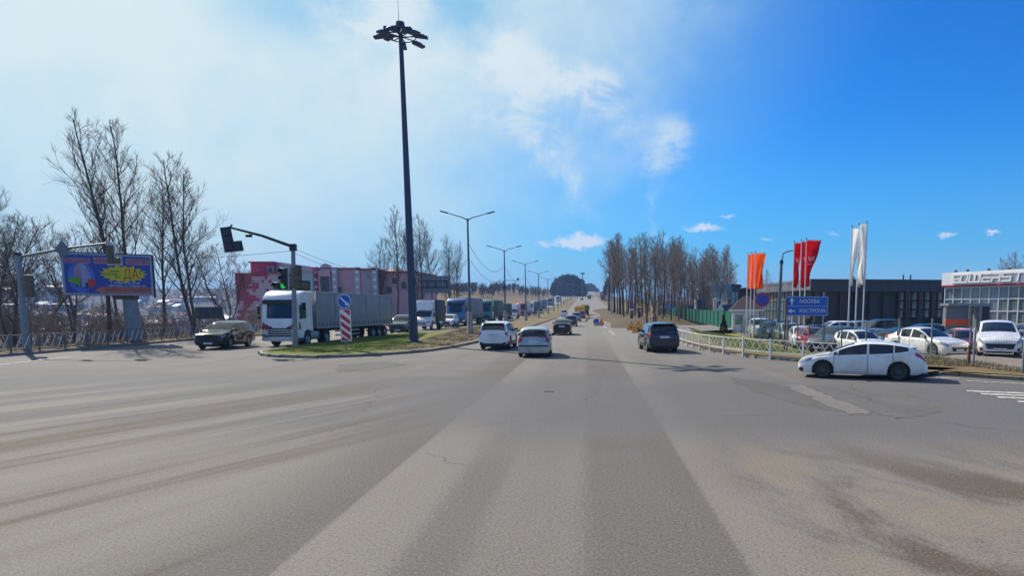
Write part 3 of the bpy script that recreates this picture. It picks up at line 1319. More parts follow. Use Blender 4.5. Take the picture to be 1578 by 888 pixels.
SUV = dict(L=4.65, W=1.80, R=.355, tw=.22, ax=(1.36, -1.31), tumble=.16, trim=True,
           top=[(2.32, .72), (2.25, .84), (2.0, .95), (1.5, 1.03), (1.15, 1.09), (.75, 1.31), (.35, 1.53), (-.1, 1.63), (-.9, 1.64), (-1.6, 1.60), (-1.95, 1.53), (-2.20, 1.12), (-2.27, 1.02), (-2.32, .80)],
           belt=[(2.32, .70), (2.15, .80), (1.6, .95), (1.1, 1.01), (.2, 1.04), (-1.0, 1.09), (-1.8, 1.12), (-2.18, 1.04), (-2.32, .78)],
           plan=plan(4.65, .74, .90), sill=[(2.32, .32), (2.1, .24), (0, .24), (-1.9, .26), (-2.32, .36)],
           ws=(.30, 1.12), rw=(-2.19, -1.94), wins=[(-.20, .95), (-1.15, -.30), (-1.85, -1.22)], doors=[(-.25, .95), (-1.17, -.25)], mirror=.80, mirror_mat=None,
           head=(1.85, 2.28, 4.6, 6.7), tail=[(-2.295, -2.205, 4.4, 9.0), (-2.2, -1.95, 4.5, 5.9)], grille=(.42, .70, .75), rb=(.36, .66), plate_r=.86, rails=(-1.6, .1), spoiler=(-2.08, -1.88, 1.575))

SEDAN = dict(L=4.45, W=1.72, R=.315, tw=.2, ax=(1.30, -1.27), tumble=.20,
             top=[(2.22, .60), (2.15, .70), (1.9, .80), (1.4, .90), (1.02, .96), (.6, 1.18), (.15, 1.37), (-.3, 1.44), (-.8, 1.42), (-1.2, 1.32), (-1.68, 1.06), (-2.05, 1.03), (-2.17, .98), (-2.22, .72)],
             belt=[(2.22, .58), (2.05, .68), (1.5, .82), (1.0, .90), (.2, .93), (-.9, .96), (-1.6, .985), (-2.1, .95), (-2.22, .70)],
             plan=plan(4.45, .72, .86), sill=[(2.22, .25), (2.0, .18), (0, .18), (-1.9, .2), (-2.22, .30)],
             ws=(.14, 1.0), rw=(-1.66, -1.0), wins=[(-.20, .85), (-.98, -.28), (-1.30, -1.03)], doors=[(-.24, .86), (-1.12, -.24)], mirror=.70,
             head=(1.75, 2.18, 4.2, 6.6), tail=[(-2.17, -1.88, 4.4, 8.7)], grille=(.30, .52, .85), rb=(.28, .60), plate_r=.80)

SMALL = dict(L=3.82, W=1.66, R=.30, tw=.185, ax=(1.20, -1.24), tumble=.17,
             top=[(1.91, .62), (1.85, .73), (1.6, .84), (1.2, .95), (.95, 1.0), (.55, 1.24), (.15, 1.41), (-.3, 1.49), (-.9, 1.48), (-1.45, 1.42), (-1.64, 1.34), (-1.80, 1.00), (-1.86, .93), (-1.91, .74)],
             belt=[(1.91, .60), (1.75, .70), (1.3, .86), (.9, .92), (0, .95), (-1.0, .97), (-1.6, .98), (-1.83, .93), (-1.91, .72)],
             plan=plan(3.82, .74, .90), sill=[(1.91, .26), (1.7, .19), (0, .19), (-1.6, .2), (-1.91, .28)],
             ws=(.14, .94), rw=(-1.795, -1.62), wins=[(-.22, .78), (-1.02, -.30), (-1.42, -1.08)], doors=[(-.26, .78), (-1.05, -.26)], mirror=.62,
             head=(1.5, 1.87, 4.2, 6.6), tail=[(-1.90, -1.815, 3.9, 8.95)], grille=(.30, .50, .8), rb=(.24, .60), plate_r=.80, rb_band=.585)

MPV = dict(SUV, L=4.30, W=1.78, R=.31, tw=.2, ax=(1.35, -1.30), trim=False, rails=None, spoiler=None, tumble=.12,
           top=[(2.15, .72), (2.1, .86), (1.85, .98), (1.45, 1.08), (1.2, 1.18), (.75, 1.52), (.4, 1.70), (-.1, 1.79), (-1.0, 1.80), (-1.8, 1.77), (-2.0, 1.70), (-2.08, 1.15), (-2.11, 1.02), (-2.15, .82)],
           belt=[(2.15, .70), (2.0, .82), (1.5, .98), (1.1, 1.06), (.2, 1.08), (-1.0, 1.10), (-1.8, 1.10), (-2.05, 1.06), (-2.15, .80)],
           plan=plan(4.30, .78, .92), sill=[(2.15, .30), (1.9, .22), (0, .22), (-1.9, .24), (-2.15, .32)],
           ws=(.34, 1.25), rw=(-2.075, -1.97), wins=[(-.20, 1.05), (-1.15, -.30), (-1.85, -1.22)], doors=[(-.25, 1.0), (-1.2, -.25)], mirror=.9,
           head=(1.75, 2.11, 4.4, 6.6), tail=[(-2.12, -1.95, 3.4, 6.6)], rb=(.30, .62))

PAINTS = {
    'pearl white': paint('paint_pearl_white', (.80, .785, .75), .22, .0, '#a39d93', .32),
    'white': paint('paint_white', (.82, .81, .79), .28, .0, '#8d8578', .22),
    'silver': paint('paint_silver', (.40, .41, .42), .30, .65, '#6b6357', .45),
    'grey': paint('paint_grey', (.13, .135, .14), .3, .5),
    'black': mat('paint_black', (.010, .013, .018), .14, 0, .05, 3, coat=.5, spec=.3),
    'dark blue': paint('paint_dark_blue', (.007, .013, .032), .22, .1, '#1c1f28', .25),
    'blue': paint('paint_blue', (.03, .10, .30), .3, .3),
    'light blue': paint('paint_light_blue', (.25, .36, .48), .3, .4),
    'teal': paint('paint_teal', (.02, .19, .175), .35, .1),
    'dark green': paint('paint_dark_green', (.02, .075, .07), .3, .3),
    'red': paint('paint_red', (.42, .018, .025), .28, .2),
    'maroon': paint('paint_maroon', (.075, .012, .02), .28, .3),
    'yellow': paint('paint_yellow', (.70, .50, .01), .4, .0, '#8a7240', .35),
    'brown': paint('paint_brown', (.17, .10, .03), .45, 0.0),
}


def car(name, label, spec, colour, loc, rz, group, cat='car', **kw):
    root = thing(name, label, cat, loc, rz, group)
    Car(dict(spec, **kw)).build(root, PAINTS[colour])
    return root


PROTO = {}


def car_copy(key, name, label, spec, colour, loc, rz, group, cat='car', **kw):
    """later cars of one shape share the meshes of the first and take their own paint"""
    if key not in PROTO:
        PROTO[key] = (car(name, label, spec, colour, loc, rz, group, cat, **kw), PAINTS[colour])
        return PROTO[key][0]
    src, p0 = PROTO[key]
    c = copy_tree(src)
    c.name = name
    c['label'], c['category'], c['group'] = label, cat, group
    at(c, loc, rz)
    M = PAINTS[colour]

    def rec(o):
        if o.type == 'MESH':
            for sl in o.material_slots:
                if sl.material == p0:
                    sl.link = 'OBJECT'
                    sl.material = M
        for ch in o.children: rec(ch)
    rec(c)
    return c


def on_road(xr, y, dz=0.0):
    return (xr + xc(y), y, zr(y) + dz)


UP_ROAD = PI / 2 + .043       # heading away from the camera along the road
TO_CAM = -PI / 2 + .043


def by_rear(px, py, rz, L):
    """place a vehicle by the point on the ground under the middle of its tail"""
    p = P(px, py)
    return (p.x + math.cos(rz) * L / 2, p.y + math.sin(rz) * L / 2, 0.0)


G_AWAY = 'cars driving away along the carriageway'
# white hatchback crossing on the right: placed by its two visible wheels
pf, pr = P(1266, 583), P(1380, 587)
hd = math.atan2(pf.y - pr.y, pf.x - pr.x)
mid = (pf + pr) / 2
nrm = Vector((-math.sin(hd), math.cos(hd), 0))
hatch_loc = mid - nrm * .76
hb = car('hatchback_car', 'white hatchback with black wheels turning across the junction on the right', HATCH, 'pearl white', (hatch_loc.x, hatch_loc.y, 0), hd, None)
hb.scale = (.935, .93, .885)
hb.location.x += .05

car('hatchback_car', 'small silver hatchback with red tail lights nearest on the carriageway', SMALL, 'silver', by_rear(823, 551.5, UP_ROAD + .02, 3.82), UP_ROAD + .02, G_AWAY, mirror_mat=M_BLACK)
car('suv_car', 'white SUV seen from behind beside the grass median', dict(SUV, rb_strip=True), 'white', by_rear(760, 540, UP_ROAD - .03, 4.65), UP_ROAD - .03, G_AWAY, mirror_mat=M_BLACK,
    tail=[(-2.295, -2.215, 4.4, 9.25), (-2.2, -1.9, 4.6, 5.9)])
car('suv_car', 'dark blue SUV with roof rails by the white railing on the right', dict(SUV, rb_strip=True), 'dark blue', by_rear(1024, 544, UP_ROAD + .07, 4.65), UP_ROAD + .07, G_AWAY)
p1, p2 = P(354, 538), P(384, 534)
hd = math.atan2(p1.y - p2.y, p1.x - p2.x)
m_ = (p1 + p2) / 2 - Vector((-math.sin(hd), math.cos(hd), 0)) * .8
car('suv_car', 'black SUV coming towards the viewer on the left carriageway', dict(SUV, trim=False, rails=None), 'black', (m_.x, m_.y, 0), hd, None)
car('sedan_car', 'dark grey saloon ahead of the small silver hatchback', SEDAN, 'black', by_rear(866, 517, UP_ROAD, 4.45), UP_ROAD, G_AWAY, mirror_mat=M_BLACK)
car('hatchback_car', 'dark maroon car ahead of the grey saloon', SMALL, 'maroon', by_rear(880, 503.5, UP_ROAD, 3.82), UP_ROAD, G_AWAY, mirror_mat=M_BLACK)
car('suv_car', 'pale blue SUV behind the yellow lorry', SUV, 'light blue', by_rear(888, 496, UP_ROAD, 4.65), UP_ROAD, G_AWAY)
car('suv_car', 'red car with a white roof right behind the yellow lorry', MPV, 'red', by_rear(896, 491.5, UP_ROAD, 4.3), UP_ROAD, G_AWAY)

# the queue on the left carriageway (cars)
QX = -18.1
G_Q = 'vehicles queuing on the left carriageway'
car('minivan_car', 'dark blue minivan right behind the grey curtainside trailer', MPV, 'dark blue', on_road(QX + .1, 67), TO_CAM, G_Q)
car('suv_car', 'white SUV between the white box lorry and the blue lorry', SUV, 'white', on_road(QX + .3, 88.5), TO_CAM, G_Q)
car('minivan_car', 'white van waiting behind the dark lorry', MPV, 'white', on_road(QX + .5, 153), TO_CAM, G_Q)

# parked cars in the dealer's lot ----------------------------------------------------------
G_LOT = "cars parked in the dealer's lot"
lot = [  # photo column, depth, heading, shape, colour, label
    (1429, 35.8, -1.22, 'sedan', 'white', 'white saloon nearest the fence with its nose to the right'),
    (1538, 33.4, -2.0, 'hatch', 'white', 'white car facing the road on brown paving beside the showroom'),
    (1490, 41.5, -1.9, 'small', 'red', 'red car between the white saloon and the white car on brown paving'),
    (1476, 46, -2.9, 'sedan', 'white', 'white car behind the red one near the grey portal'),
    (1420, 50, -2.9, 'suv', 'dark blue', 'big dark blue SUV behind the white saloon'),
    (1342, 45.5, -2.5, 'sedan', 'silver', 'silver saloon behind the white flagpoles'),
    (1374, 42.5, -2.4, 'small', 'dark green', 'dark green hatchback left of the white saloon'),
    (1386, 48, -2.6, 'sedan', 'black', 'black saloon between the silver one and the big dark SUV'),
    (1328, 40.8, -1.35, 'small', 'white', 'white hatchback in front of the white flagpoles'),
    (1287, 44.0, -2.3, 'hatch', 'grey', 'grey hatchback right of the red car'),
    (1256, 47.0, -1.5, 'small', 'red', 'red car under the blue direction sign'),
    (1237, 49.5, -1.7, 'small', 'white', 'white hatchback left of the red car'),
    (1318, 63, -2.9, 'suv', 'light blue', 'pale blue SUV in the back row behind the white flags'),
    (1284, 62, -2.9, 'suv', 'white', 'white SUV in the back row behind the grey hatchback'),
    (1352, 61, -2.9, 'mpv', 'dark green', 'dark green minivan in the back row'),
    (1217, 54, -1.6, 'suv', 'silver', 'silver SUV under the left post of the blue direction sign'),
    (1192, 61, -1.6, 'suv', 'dark blue', 'dark blue SUV beside the leaning lamp post'),
    (1172, 67, -1.6, 'mpv', 'white', 'white minivan beside the brown-roofed guard hut'),
    (1207, 70, -1.6, 'suv', 'dark green', 'dark green SUV behind the dark blue one'),
    (1250, 56, -2.9, 'sedan', 'black', 'black saloon behind the red one'),
    (1578, 44, -1.6, 'suv', 'dark green', 'dark car at the showroom front'),
]
SHAPES = dict(sedan=SEDAN, hatch=HATCH, small=SMALL, suv=SUV, mpv=MPV)
for px, yv, h, sh, c, lab in lot:
    xv = D(px, HZ, yv).x
    lc = car_copy('lot_' + sh, {'sedan': 'sedan_car', 'hatch': 'hatchback_car', 'small': 'hatchback_car', 'suv': 'suv_car', 'mpv': 'minivan_car'}[sh], lab, SHAPES[sh], c, (xv, yv, lot_z(xv, yv) + .012), h, G_LOT, **({'wheel': 'five'} if sh == 'hatch' else {}))
    if px == 1538: lc.scale = (1.06, 1.06, 1.14)


# ================================================================== LORRIES
M_TARP = mat('grey_tarpaulin', (.27, .28, .29), .6, 0, .12, 1.2, dirt='#6d675e', dirt_amt=.3, dirt_scale=.5)
M_TARPD = mat('dark_tarpaulin', (.055, .06, .065), .6, 0, .15, 1.2)
M_TARPG = mat('green_tarpaulin', (.018, .085, .075), .55, 0, .15, 1.2, dirt='#5b6560', dirt_amt=.3, dirt_scale=.5)
M_TARPW = mat('white_box_panel', (.60, .61, .62), .45, 0, .08, 1.2, dirt='#8a8378', dirt_amt=.4, dirt_scale=.5)
M_TARPB = mat('blue_tarpaulin', (.02, .06, .16), .55, 0, .15, 1.2)
M_TANK = mat('dull_aluminium', (.34, .35, .36), .45, .7, .15, 3)
M_CHASSIS = mat('chassis_black', (.025, .025, .027), .7, 0, .25, 3, dirt='#4a433a', dirt_amt=.5)
M_CHEV = mat('red_livery', (.30, .025, .04), .35, 0, .1)


def truck_wheel(root, x, y, Rw, w, out):
    k = ('t', Rw, w)
    if k not in WHEELS:
        M = Matrix.Rotation(-PI / 2, 4, 'X')
        t = MB().lathe([(Rw * .60, -w / 2), (Rw - .05, -w / 2), (Rw, -w / 2 + .05), (Rw, w / 2 - .05), (Rw - .05, w / 2), (Rw * .60, w / 2)], 24, M).mesh('tyre', M_RUBBER, 40)
        r = MB().lathe([(Rw * .60, w / 2 - .02), (Rw * .52, w / 2 - .06), (Rw * .46, w / 2 - .10), (Rw * .24, w / 2 - .02), (Rw * .2, w / 2 + .02), (0, w / 2 + .02)], 24, M).mesh('rim', M_TANK, 40)
        WHEELS[k] = (t, r)
    tm, rm = WHEELS[k]
    wo = thing('wheel', None, None)
    wo.parent = root
    wo.location = (x, y, Rw)
    wo.rotation_euler = (0, 0, 0 if out > 0 else PI)
    obj('tyre', tm, wo); obj('rim', rm, wo)


def side_loft(mb, prof, half, inset=.10, mi=None):
    """outline in (x,z) extruded across the width with rounded flanks"""
    cx_ = sum(p[0] for p in prof) / len(prof)
    cz_ = sum(p[1] for p in prof) / len(prof)

    def sh(d):
        out = []
        n = len(prof)
        for i, p in enumerate(prof):
            a, b = Vector(prof[i - 1]), Vector(prof[(i + 1) % n])
            t = (b - a).normalized()
            nn = Vector((t.y, -t.x))
            if nn.dot(Vector((cx_, cz_)) - Vector(p)) < 0: nn = -nn
            out.append((p[0] + nn.x * d, p[1] + nn.y * d))
        return out
    rows = []
    for y, d in ((-half, inset), (-half + .03, inset * .45), (-half + inset, 0), (half - inset, 0), (half - .03, inset * .45), (half, inset)):
        q = sh(d)
        rows.append([Vector((a, y, b)) for a, b in q] + [Vector((q[0][0], y, q[0][1]))])
    mb.grid(rows, mi)
    n = len(prof)
    for r in (rows[0], rows[-1]):
        tri = tessellate_polygon([[Vector((v.x, v.z, 0)) for v in r[:-1]]])
        mb.add(r[:-1], [tuple(t) for t in tri], mi)
    return mb


def cabover(root, M_P, Hc=3.7, chev=False, roofM=None, visor=True, w=1.24):
    """cab-over tractor cab, front face at x = 0, facing +x"""
    prof = [(-2.15, .95), (-2.15, Hc - .12), (-2.05, Hc), (-1.25, Hc - .02), (-.70, Hc - .16), (-.36, Hc - .42), (-.22, Hc - .72), (-.10, 2.25), (-.02, 1.75), (0, 1.2), (-.02, .55), (-.10, .36), (-.75, .36), (-.80, .62), (-1.0, .95), (-1.4, 1.06), (-1.75, .95)]
    b = side_loft(MB(), prof, w, .11).build('cab', M_P, root, smooth=35)

    def fx(z):
        q = [(Hc - .72, -.22), (2.25, -.10), (1.75, -.02), (1.2, 0), (.55, -.02), (.36, -.10)]
        return float(np.interp(-z, [-a for a, _ in q], [c for _, c in q]))
    # windscreen
    z0, z1 = 1.86, Hc - .80
    m = MB(); m.ref = (-1, 0, 2)
    m.grid([[Vector((fx(z) + .012 - .10 * abs(y / w) ** 4, y * w, z)) for y in (-.94, -.8, -.5, 0, .5, .8, .94)] for z in np.linspace(z0, z1, 4)])
    m.build('windscreen', M_GLASS, b, smooth=0)
    for y in (-.45, .35):
        m = MB(); m.bar((fx(z0) + .03, y, z0 + .02), (fx(z0 + .3) + .035, y + .55, z0 + .28), .025); m.build('wiper', M_BLACK, b)
    if visor:
        m = MB()
        m.prism([(-w * .93, z1 - .12), (w * .93, z1 - .12), (w * .9, z1 + .16), (-w * .9, z1 + .16)], 'x', fx(z1) - .02, fx(z1) + .07)
        m.build('sun_visor', M_BLACK, b)
    # grille slats
    for k in range(4):
        m = MB()
        m.rbox((.012, 0, .72 + k * .155), (.05, w * 1.28, .085), .012)
        m.build('grille_slat', M_BLACK, b)
    m = MB()
    m.lathe([(.13, .0), (.13, .03), (.10, .03), (.10, .0)], 20, Matrix.Translation((.0, 0, 1.50)) @ Matrix.Rotation(PI / 2, 4, 'Y'))
    m.build('emblem', M_CHROME, b)
    for sd in (1, -1):
        m = MB()
        m.prism([(sd * w * .64, .60), (sd * w * .95, .64), (sd * w * .96, .86), (sd * w * .70, .78)], 'x', -.08, .025)
        m.build('headlight', M_LAMP, b)
        m = MB()
        z = [(-.42, 1.86), (-1.18, 1.86), (-1.18, z1 - .02), (-.62, z1 - .02), (-.46, 2.4)]
        m.prism(z, 'y', sd * (w - .02), sd * (w + .006))
        m.build('side_window', M_GLASS, b)
        m = MB()
        m.rbox((-.16, sd * (w + .17), 2.40), (.10, .17, .62), .03)
        m.rbox((-.16, sd * (w + .17), 1.95), (.10, .17, .22), .03)
        m.bar((-.3, sd * (w - .02), 2.72), (-.16, sd * (w + .17), 2.72), .05)
        m.bar((-.3, sd * (w - .02), 1.9), (-.16, sd * (w + .17), 1.9), .05)
        m.build('mirror', M_BLACK, b)
        m = MB()
        m.prism([(-.02 - .75, .40), (-.06, .40), (-.06, .58), (-.72, .58)], 'y', sd * (w - .06), sd * (w + .01))
        m.build('step', M_CHASSIS, b)
        if chev:
            # red and white warning stripes on the corners of the nose
            for k in range(3):
                y0 = .98 - k * .17
                m = MB()
                pts = [(sd * w * y0, 1.18), (sd * w * (y0 - .10), 1.10), (sd * w * (y0 - .26), 1.38 - .06 * k), (sd * w * (y0 - .12), 1.62 - .12 * k)]
                m.prism([(p[0], p[1]) for p in pts], 'x', -.06, .016)
                m.build('stripe', M_CHEV, b)
            m = MB()
            m.prism([(sd * w * .12, 1.16), (sd * w * .60, 1.16), (sd * w * .62, 1.22), (sd * w * .12, 1.20)], 'x', -.06, .016)
            m.build('stripe', M_CHEV, b)
            m = MB()
            m.prism([(-.10, 1.15), (-.42, 1.15), (-.30, 1.62), (-.12, 1.58)], 'y', sd * (w - .03), sd * (w + .005))
            m.build('stripe', M_CHEV, b)
    m = MB()
    m.rbox((.02, 0, .40), (.016, .52, .11), .004)
    m.build('number_plate', M_PLATE, b)
    return b


def articulated(name, label, M_cab, M_tr, loc, rz, group, chev=False, Hc=3.7, Ht=3.85, Ltr=13.4, straps=True, s=1.0, emblem=None):
    root = thing(name, label, 'truck', loc, rz, group)
    root.scale = (s, s, s)
    b = cabover(root, M_cab, Hc, chev)
    m = MB()
    for sd in (1, -1):
        m.box((-3.3, sd * .42, .86), (5.6, .10, .26))
    m.box((-1.2, 0, .8), (1.6, 1.6, .3))
    m.build('chassis', M_CHASSIS, root)
    for sd in (1, -1):
        m = MB(); m.rbox((-2.45, sd * .92, .68), (1.15, .58, .58), .10); m.build('fuel_tank', M_TANK, root, smooth=40)
        truck_wheel(root, -1.38, sd * 1.02, .50, .32, sd)
        truck_wheel(root, -5.0 + .9, sd * .95, .50, .56, sd)
        m = MB()
        m.prism([(-4.75, .98), (-4.62, 1.10), (-3.58, 1.10), (-3.45, .98), (-3.45, .94), (-3.58, 1.06), (-4.62, 1.06), (-4.75, .94)], 'y', sd * .70, sd * 1.24)
        m.build('mudguard', M_CHASSIS, root)
    x0 = -2.65
    t = MB()
    t.rbox((x0 - Ltr / 2, 0, (1.12 + Ht) / 2), (Ltr, 2.5, Ht - 1.12), .04)
    tr = t.build('trailer', M_tr, root, smooth=40)
    m = MB()
    for sd in (1, -1):
        m.rbox((x0 - Ltr / 2, sd * 1.245, Ht - .03), (Ltr + .02, .06, .11), .015)
        m.rbox((x0 - Ltr / 2, sd * 1.245, 1.15), (Ltr + .02, .05, .10), .015)
    for y in (-1.22, 1.22):
        m.box((x0 + .03, y, (1.12 + Ht) / 2), (.10, .10, Ht - 1.12))
        m.box((x0 - Ltr - .03, y, (1.12 + Ht) / 2), (.10, .10, Ht - 1.12))
    m.build('trailer_frame', M_TANK, tr)
    if straps:
        n = int(Ltr / .55)
        for sd in (1, -1):
            sm_ = None
            for k in range(n):
                x = x0 - .35 - k * (Ltr - .6) / (n - 1)
                if sm_ is None:
                    sm_ = MB().rbox((0, 0, 0), (.05, .018, .34), .006).mesh('strap', M_CHASSIS)
                o = obj('strap', sm_, tr)
                o.location = (x, sd * 1.262, 1.36)
    if straps:
        for sd in (1, -1):
            for k in range(1, 5):
                m = MB(); m.box((x0 - Ltr * k / 5, sd * 1.252, (1.5 + Ht) / 2 + .1), (.045, .012, Ht - 1.75)); m.build('curtain_seam', M_TARPD, tr)
    m = MB()
    for sd in (1, -1):
        m.box((x0 - Ltr / 2 - .5, sd * .45, 1.0), (Ltr - 1.6, .12, .22))
    m.box((x0 - Ltr + 2.8, 0, .95), (4.0, 1.1, .3))
    m.build('trailer_chassis', M_CHASSIS, root)
    for sd in (1, -1):
        for z in (.55, .85):
            m = MB(); m.box((x0 - 5.0, sd * 1.18, z), (4.2, .04, .11)); m.build('side_guard', M_TANK, root)
        m = MB(); m.bar((x0 - 2.4, sd * .6, 1.0), (x0 - 2.4, sd * .6, .2), .12); m.build('landing_leg', M_CHASSIS, root)
        for k in range(3):
            truck_wheel(root, x0 - Ltr + 1.6 + k * 1.31, sd * 1.02, .50, .36, sd)
        m = MB()
        m.box((x0 - Ltr - .02, sd * .95, .95), (.06, .34, .14)); m.build('tail_light', M_TAIL, root)
    m = MB(); m.box((x0 - Ltr + .1, 0, .55), (.12, 2.3, .14)); m.build('rear_bumper', M_CHASSIS, root)
    return root


def rigid(name, label, M_cab, M_box, loc, rz, group, s=1.0, body='box'):
    """light bonneted lorry (medium duty) with a box or tarpaulin body, facing +x"""
    root = thing(name, label, 'truck', loc, rz, group)
    root.scale = (s, s, s)
    prof = [(0, .5), (.02, .95), (-.08, 1.18), (-.75, 1.34), (-1.0, 1.42), (-1.62, 2.12), (-1.85, 2.22), (-2.7, 2.24), (-2.75, .75), (-2.2, .72), (-1.6, .86), (-1.25, 1.0), (-.75, 1.0), (-.40, .86), (-.3, .42)]
    b = side_loft(MB(), prof, 1.0, .10).build('cab', M_cab, root, smooth=35)
    m = MB(); m.ref = (-2, 0, 1)
    m.grid([[Vector((x + .012, y, z + .012)) for y in (-.86, -.4, 0, .4, .86)] for x, z in ((-1.03, 1.46), (-1.3, 1.77), (-1.58, 2.08))])
    m.build('windscreen', M_GLASS, b)
    m = MB()
    prof2 = [(-1.45, 2.22), (-1.62, 2.95), (-1.95, 3.28), (-2.7, 3.32), (-2.72, 2.22)]
    side_loft(m, prof2, .98, .16)
    m.build('wind_deflector', M_cab, root, smooth=35)
    for sd in (1, -1):
        m = MB(); m.prism([(-1.25, 1.45), (-2.35, 1.45), (-2.35, 2.08), (-1.72, 2.08)], 'y', sd * .96, sd * 1.006); m.build('side_window', M_GLASS, b)
        m = MB(); m.prism([(sd * .58, .78), (sd * .92, .82), (sd * .92, 1.05), (sd * .62, 1.0)], 'x', -.12, .03); m.build('headlight', M_LAMP, b)
        m = MB(); m.rbox((-1.2, sd * 1.16, 1.68), (.10, .20, .42), .04); m.bar((-1.25, sd * .95, 1.6), (-1.2, sd * 1.15, 1.6), .04); m.build('mirror', M_BLACK, b)
        truck_wheel(root, -1.0, sd * .86, .38, .22, sd)
        truck_wheel(root, -5.0, sd * .84, .38, .42, sd)
    for k in range(2):
        m = MB(); m.rbox((.02, 0, .68 + k * .18), (.05, 1.05, .10), .012); m.build('grille_slat', M_BLACK, b)
    m = MB(); m.box((-4.3, 0, .72), (5.4, .8, .22)); m.build('chassis', M_CHASSIS, root)
    L = 4.6
    t = MB(); t.rbox((-2.95 - L / 2, 0, 2.15), (L, 2.3, 2.5), .04)
    t.build('cargo_box', M_box, root, smooth=40)
    for sd in (1, -1):
        m = MB(); m.box((-2.95 - L / 2, sd * 1.12, .62), (1.6, .04, .22)); m.build('side_guard', M_TANK, root)
        m = MB(); m.box((-2.95 - L - .02, sd * .95, .85), (.05, .26, .12)); m.build('tail_light', M_TAIL, root)
    return root


def tipper(name, label, M_cab, M_body, loc, rz, group, s=1.0):
    """tipper lorry; +x is forward, seen from behind"""
    root = thing(name, label, 'truck', loc, rz, group)
    root.scale = (s, s, s)
    b = cabover(root, M_cab, 3.0, w=1.2)
    b.location = (3.4, 0, 0)
    m = MB(); m.box((.2, 0, .95), (6.2, .9, .28)); m.build('chassis', M_CHASSIS, root)
    m = MB()
    x0, x1 = -3.0, 1.05
    side_loft(m, [(x0, 1.35), (x0 - .18, 2.75), (x1 + .1, 2.85), (x1, 1.35), (x1 - .4, 1.2), (x0 + .2, 1.2)], 1.24, .05)
    bd = m.build('tipper_body', M_body, root, smooth=25)
    for k in range(5):
        for sd in (1, -1):
            m = MB(); m.box((x0 + .3 + k * .85, sd * 1.26, 2.0), (.10, .06, 1.4)); m.build('rib', M_body, bd)
    m = MB(); m.box((x0 - .13, 0, 2.05), (.08, 2.3, .12)); m.box((x0 - .1, .9, 2.05), (.08, .1, 1.2)); m.box((x0 - .1, -.9, 2.05), (.08, .1, 1.2)); m.build('tailgate', M_body, bd)
    for sd in (1, -1):
        truck_wheel(root, 2.1, sd * 1.0, .50, .32, sd)
        for x in (-1.0, -2.3):
            truck_wheel(root, x, sd * .95, .50, .56, sd)
        m = MB(); m.box((x0 + .02, sd * .92, 1.02), (.06, .36, .16)); m.build('tail_light', M_TAIL, root)
        m = MB(); m.prism([(sd * .5, .35), (sd * 1.2, .35), (sd * 1.2, .95), (sd * .5, .95)], 'x', x0 + .12, x0 + .14); m.build('mud_flap', M_RUBBER, root)
    m = MB(); m.rbox((x0 + .0, 0, .85), (.016, .52, .12), .004); m.build('number_plate', M_PLATE, root)
    return root


PW = PAINTS['white']
articulated('articulated_lorry', 'white lorry with red nose stripes pulling a grey curtainside trailer', PW, M_TARP, (-21.35, 43.3, 0), -PI / 2 - .04, G_Q, chev=True, Hc=3.72, Ht=3.66, s=.965, Ltr=14.2)
rigid('box_lorry', 'white bonneted lorry with roof deflector and dark grey box, beside the tall mast', PW, M_TARPD, on_road(QX - .2, 75.5), TO_CAM, G_Q)
articulated('articulated_lorry', 'blue lorry with a grey trailer beside the first double lamp post', PAINTS['blue'], M_TARP, on_road(QX + .2, 93.5), TO_CAM, G_Q, Ht=3.9, Hc=3.8)
articulated('articulated_lorry', 'teal lorry with a green trailer behind the blue one', PAINTS['teal'], M_TARPG, on_road(QX + .5, 118), TO_CAM, G_Q, Ht=3.85, Hc=3.9)
rigid('box_lorry', 'dark lorry following the green trailer', PAINTS['grey'], M_TARPD, on_road(QX + .8, 140), TO_CAM, G_Q)
rigid('box_lorry', 'white lorry ahead of the red-cabbed one', PW, M_TARPW, on_road(QX + .6, 161), TO_CAM, G_Q)
articulated('articulated_lorry', 'red-cabbed lorry with a white trailer', PAINTS['red'], M_TARPW, on_road(QX + .5, 184), TO_CAM, G_Q)
articulated('articulated_lorry', 'white-roofed lorry with a dark trailer behind the red-cabbed one', PW, M_TARPD, on_road(QX + .4, 211), TO_CAM, G_Q)
articulated('articulated_lorry', 'green lorry with a grey trailer part-way up the rise', PAINTS['teal'], M_TARP, on_road(QX + .6, 238), TO_CAM, G_Q)
articulated('articulated_lorry', 'blue lorry with a blue trailer, higher up the rise than the green one', PAINTS['blue'], M_TARPB, on_road(QX + .3, 268), TO_CAM, G_Q)
articulated('articulated_lorry', 'pale blue lorry near the farthest lamp posts', PAINTS['light blue'], M_TARPB, on_road(QX + .3, 330), TO_CAM, G_Q)
articulated('articulated_lorry', 'farthest white lorry of the queue on the rise', PW, M_TARP, on_road(QX + .3, 420), TO_CAM, G_Q)

G_W = 'lorries of the road works'
tipper('tipper_lorry', 'bright yellow lorry seen from behind among the cars', PAINTS['yellow'], PAINTS['yellow'], on_road(-1.7, 170), UP_ROAD, G_W)
tipper('tipper_lorry', 'brownish tipper lorry ahead of the bright yellow one', PAINTS['brown'], PAINTS['brown'], on_road(-.7, 202), UP_ROAD, G_W)
tipper('tipper_lorry', 'small brown lorry far up the road under the crest', PAINTS['brown'], PAINTS['brown'], on_road(1.8, 520), UP_ROAD, G_W)
tipper('tipper_lorry', 'dark orange road machine at the far roadside', PAINTS['red'], PAINTS['grey'], on_road(11.0, 470), UP_ROAD, G_W)
car('suv_car', 'dark car far up the road beside the orange machine', SUV, 'black', on_road(13.5, 455), UP_ROAD + .3, G_AWAY)
car('sedan_car', 'dark car near the crest of the road', SEDAN, 'dark blue', on_road(3.2, 690), TO_CAM, None)
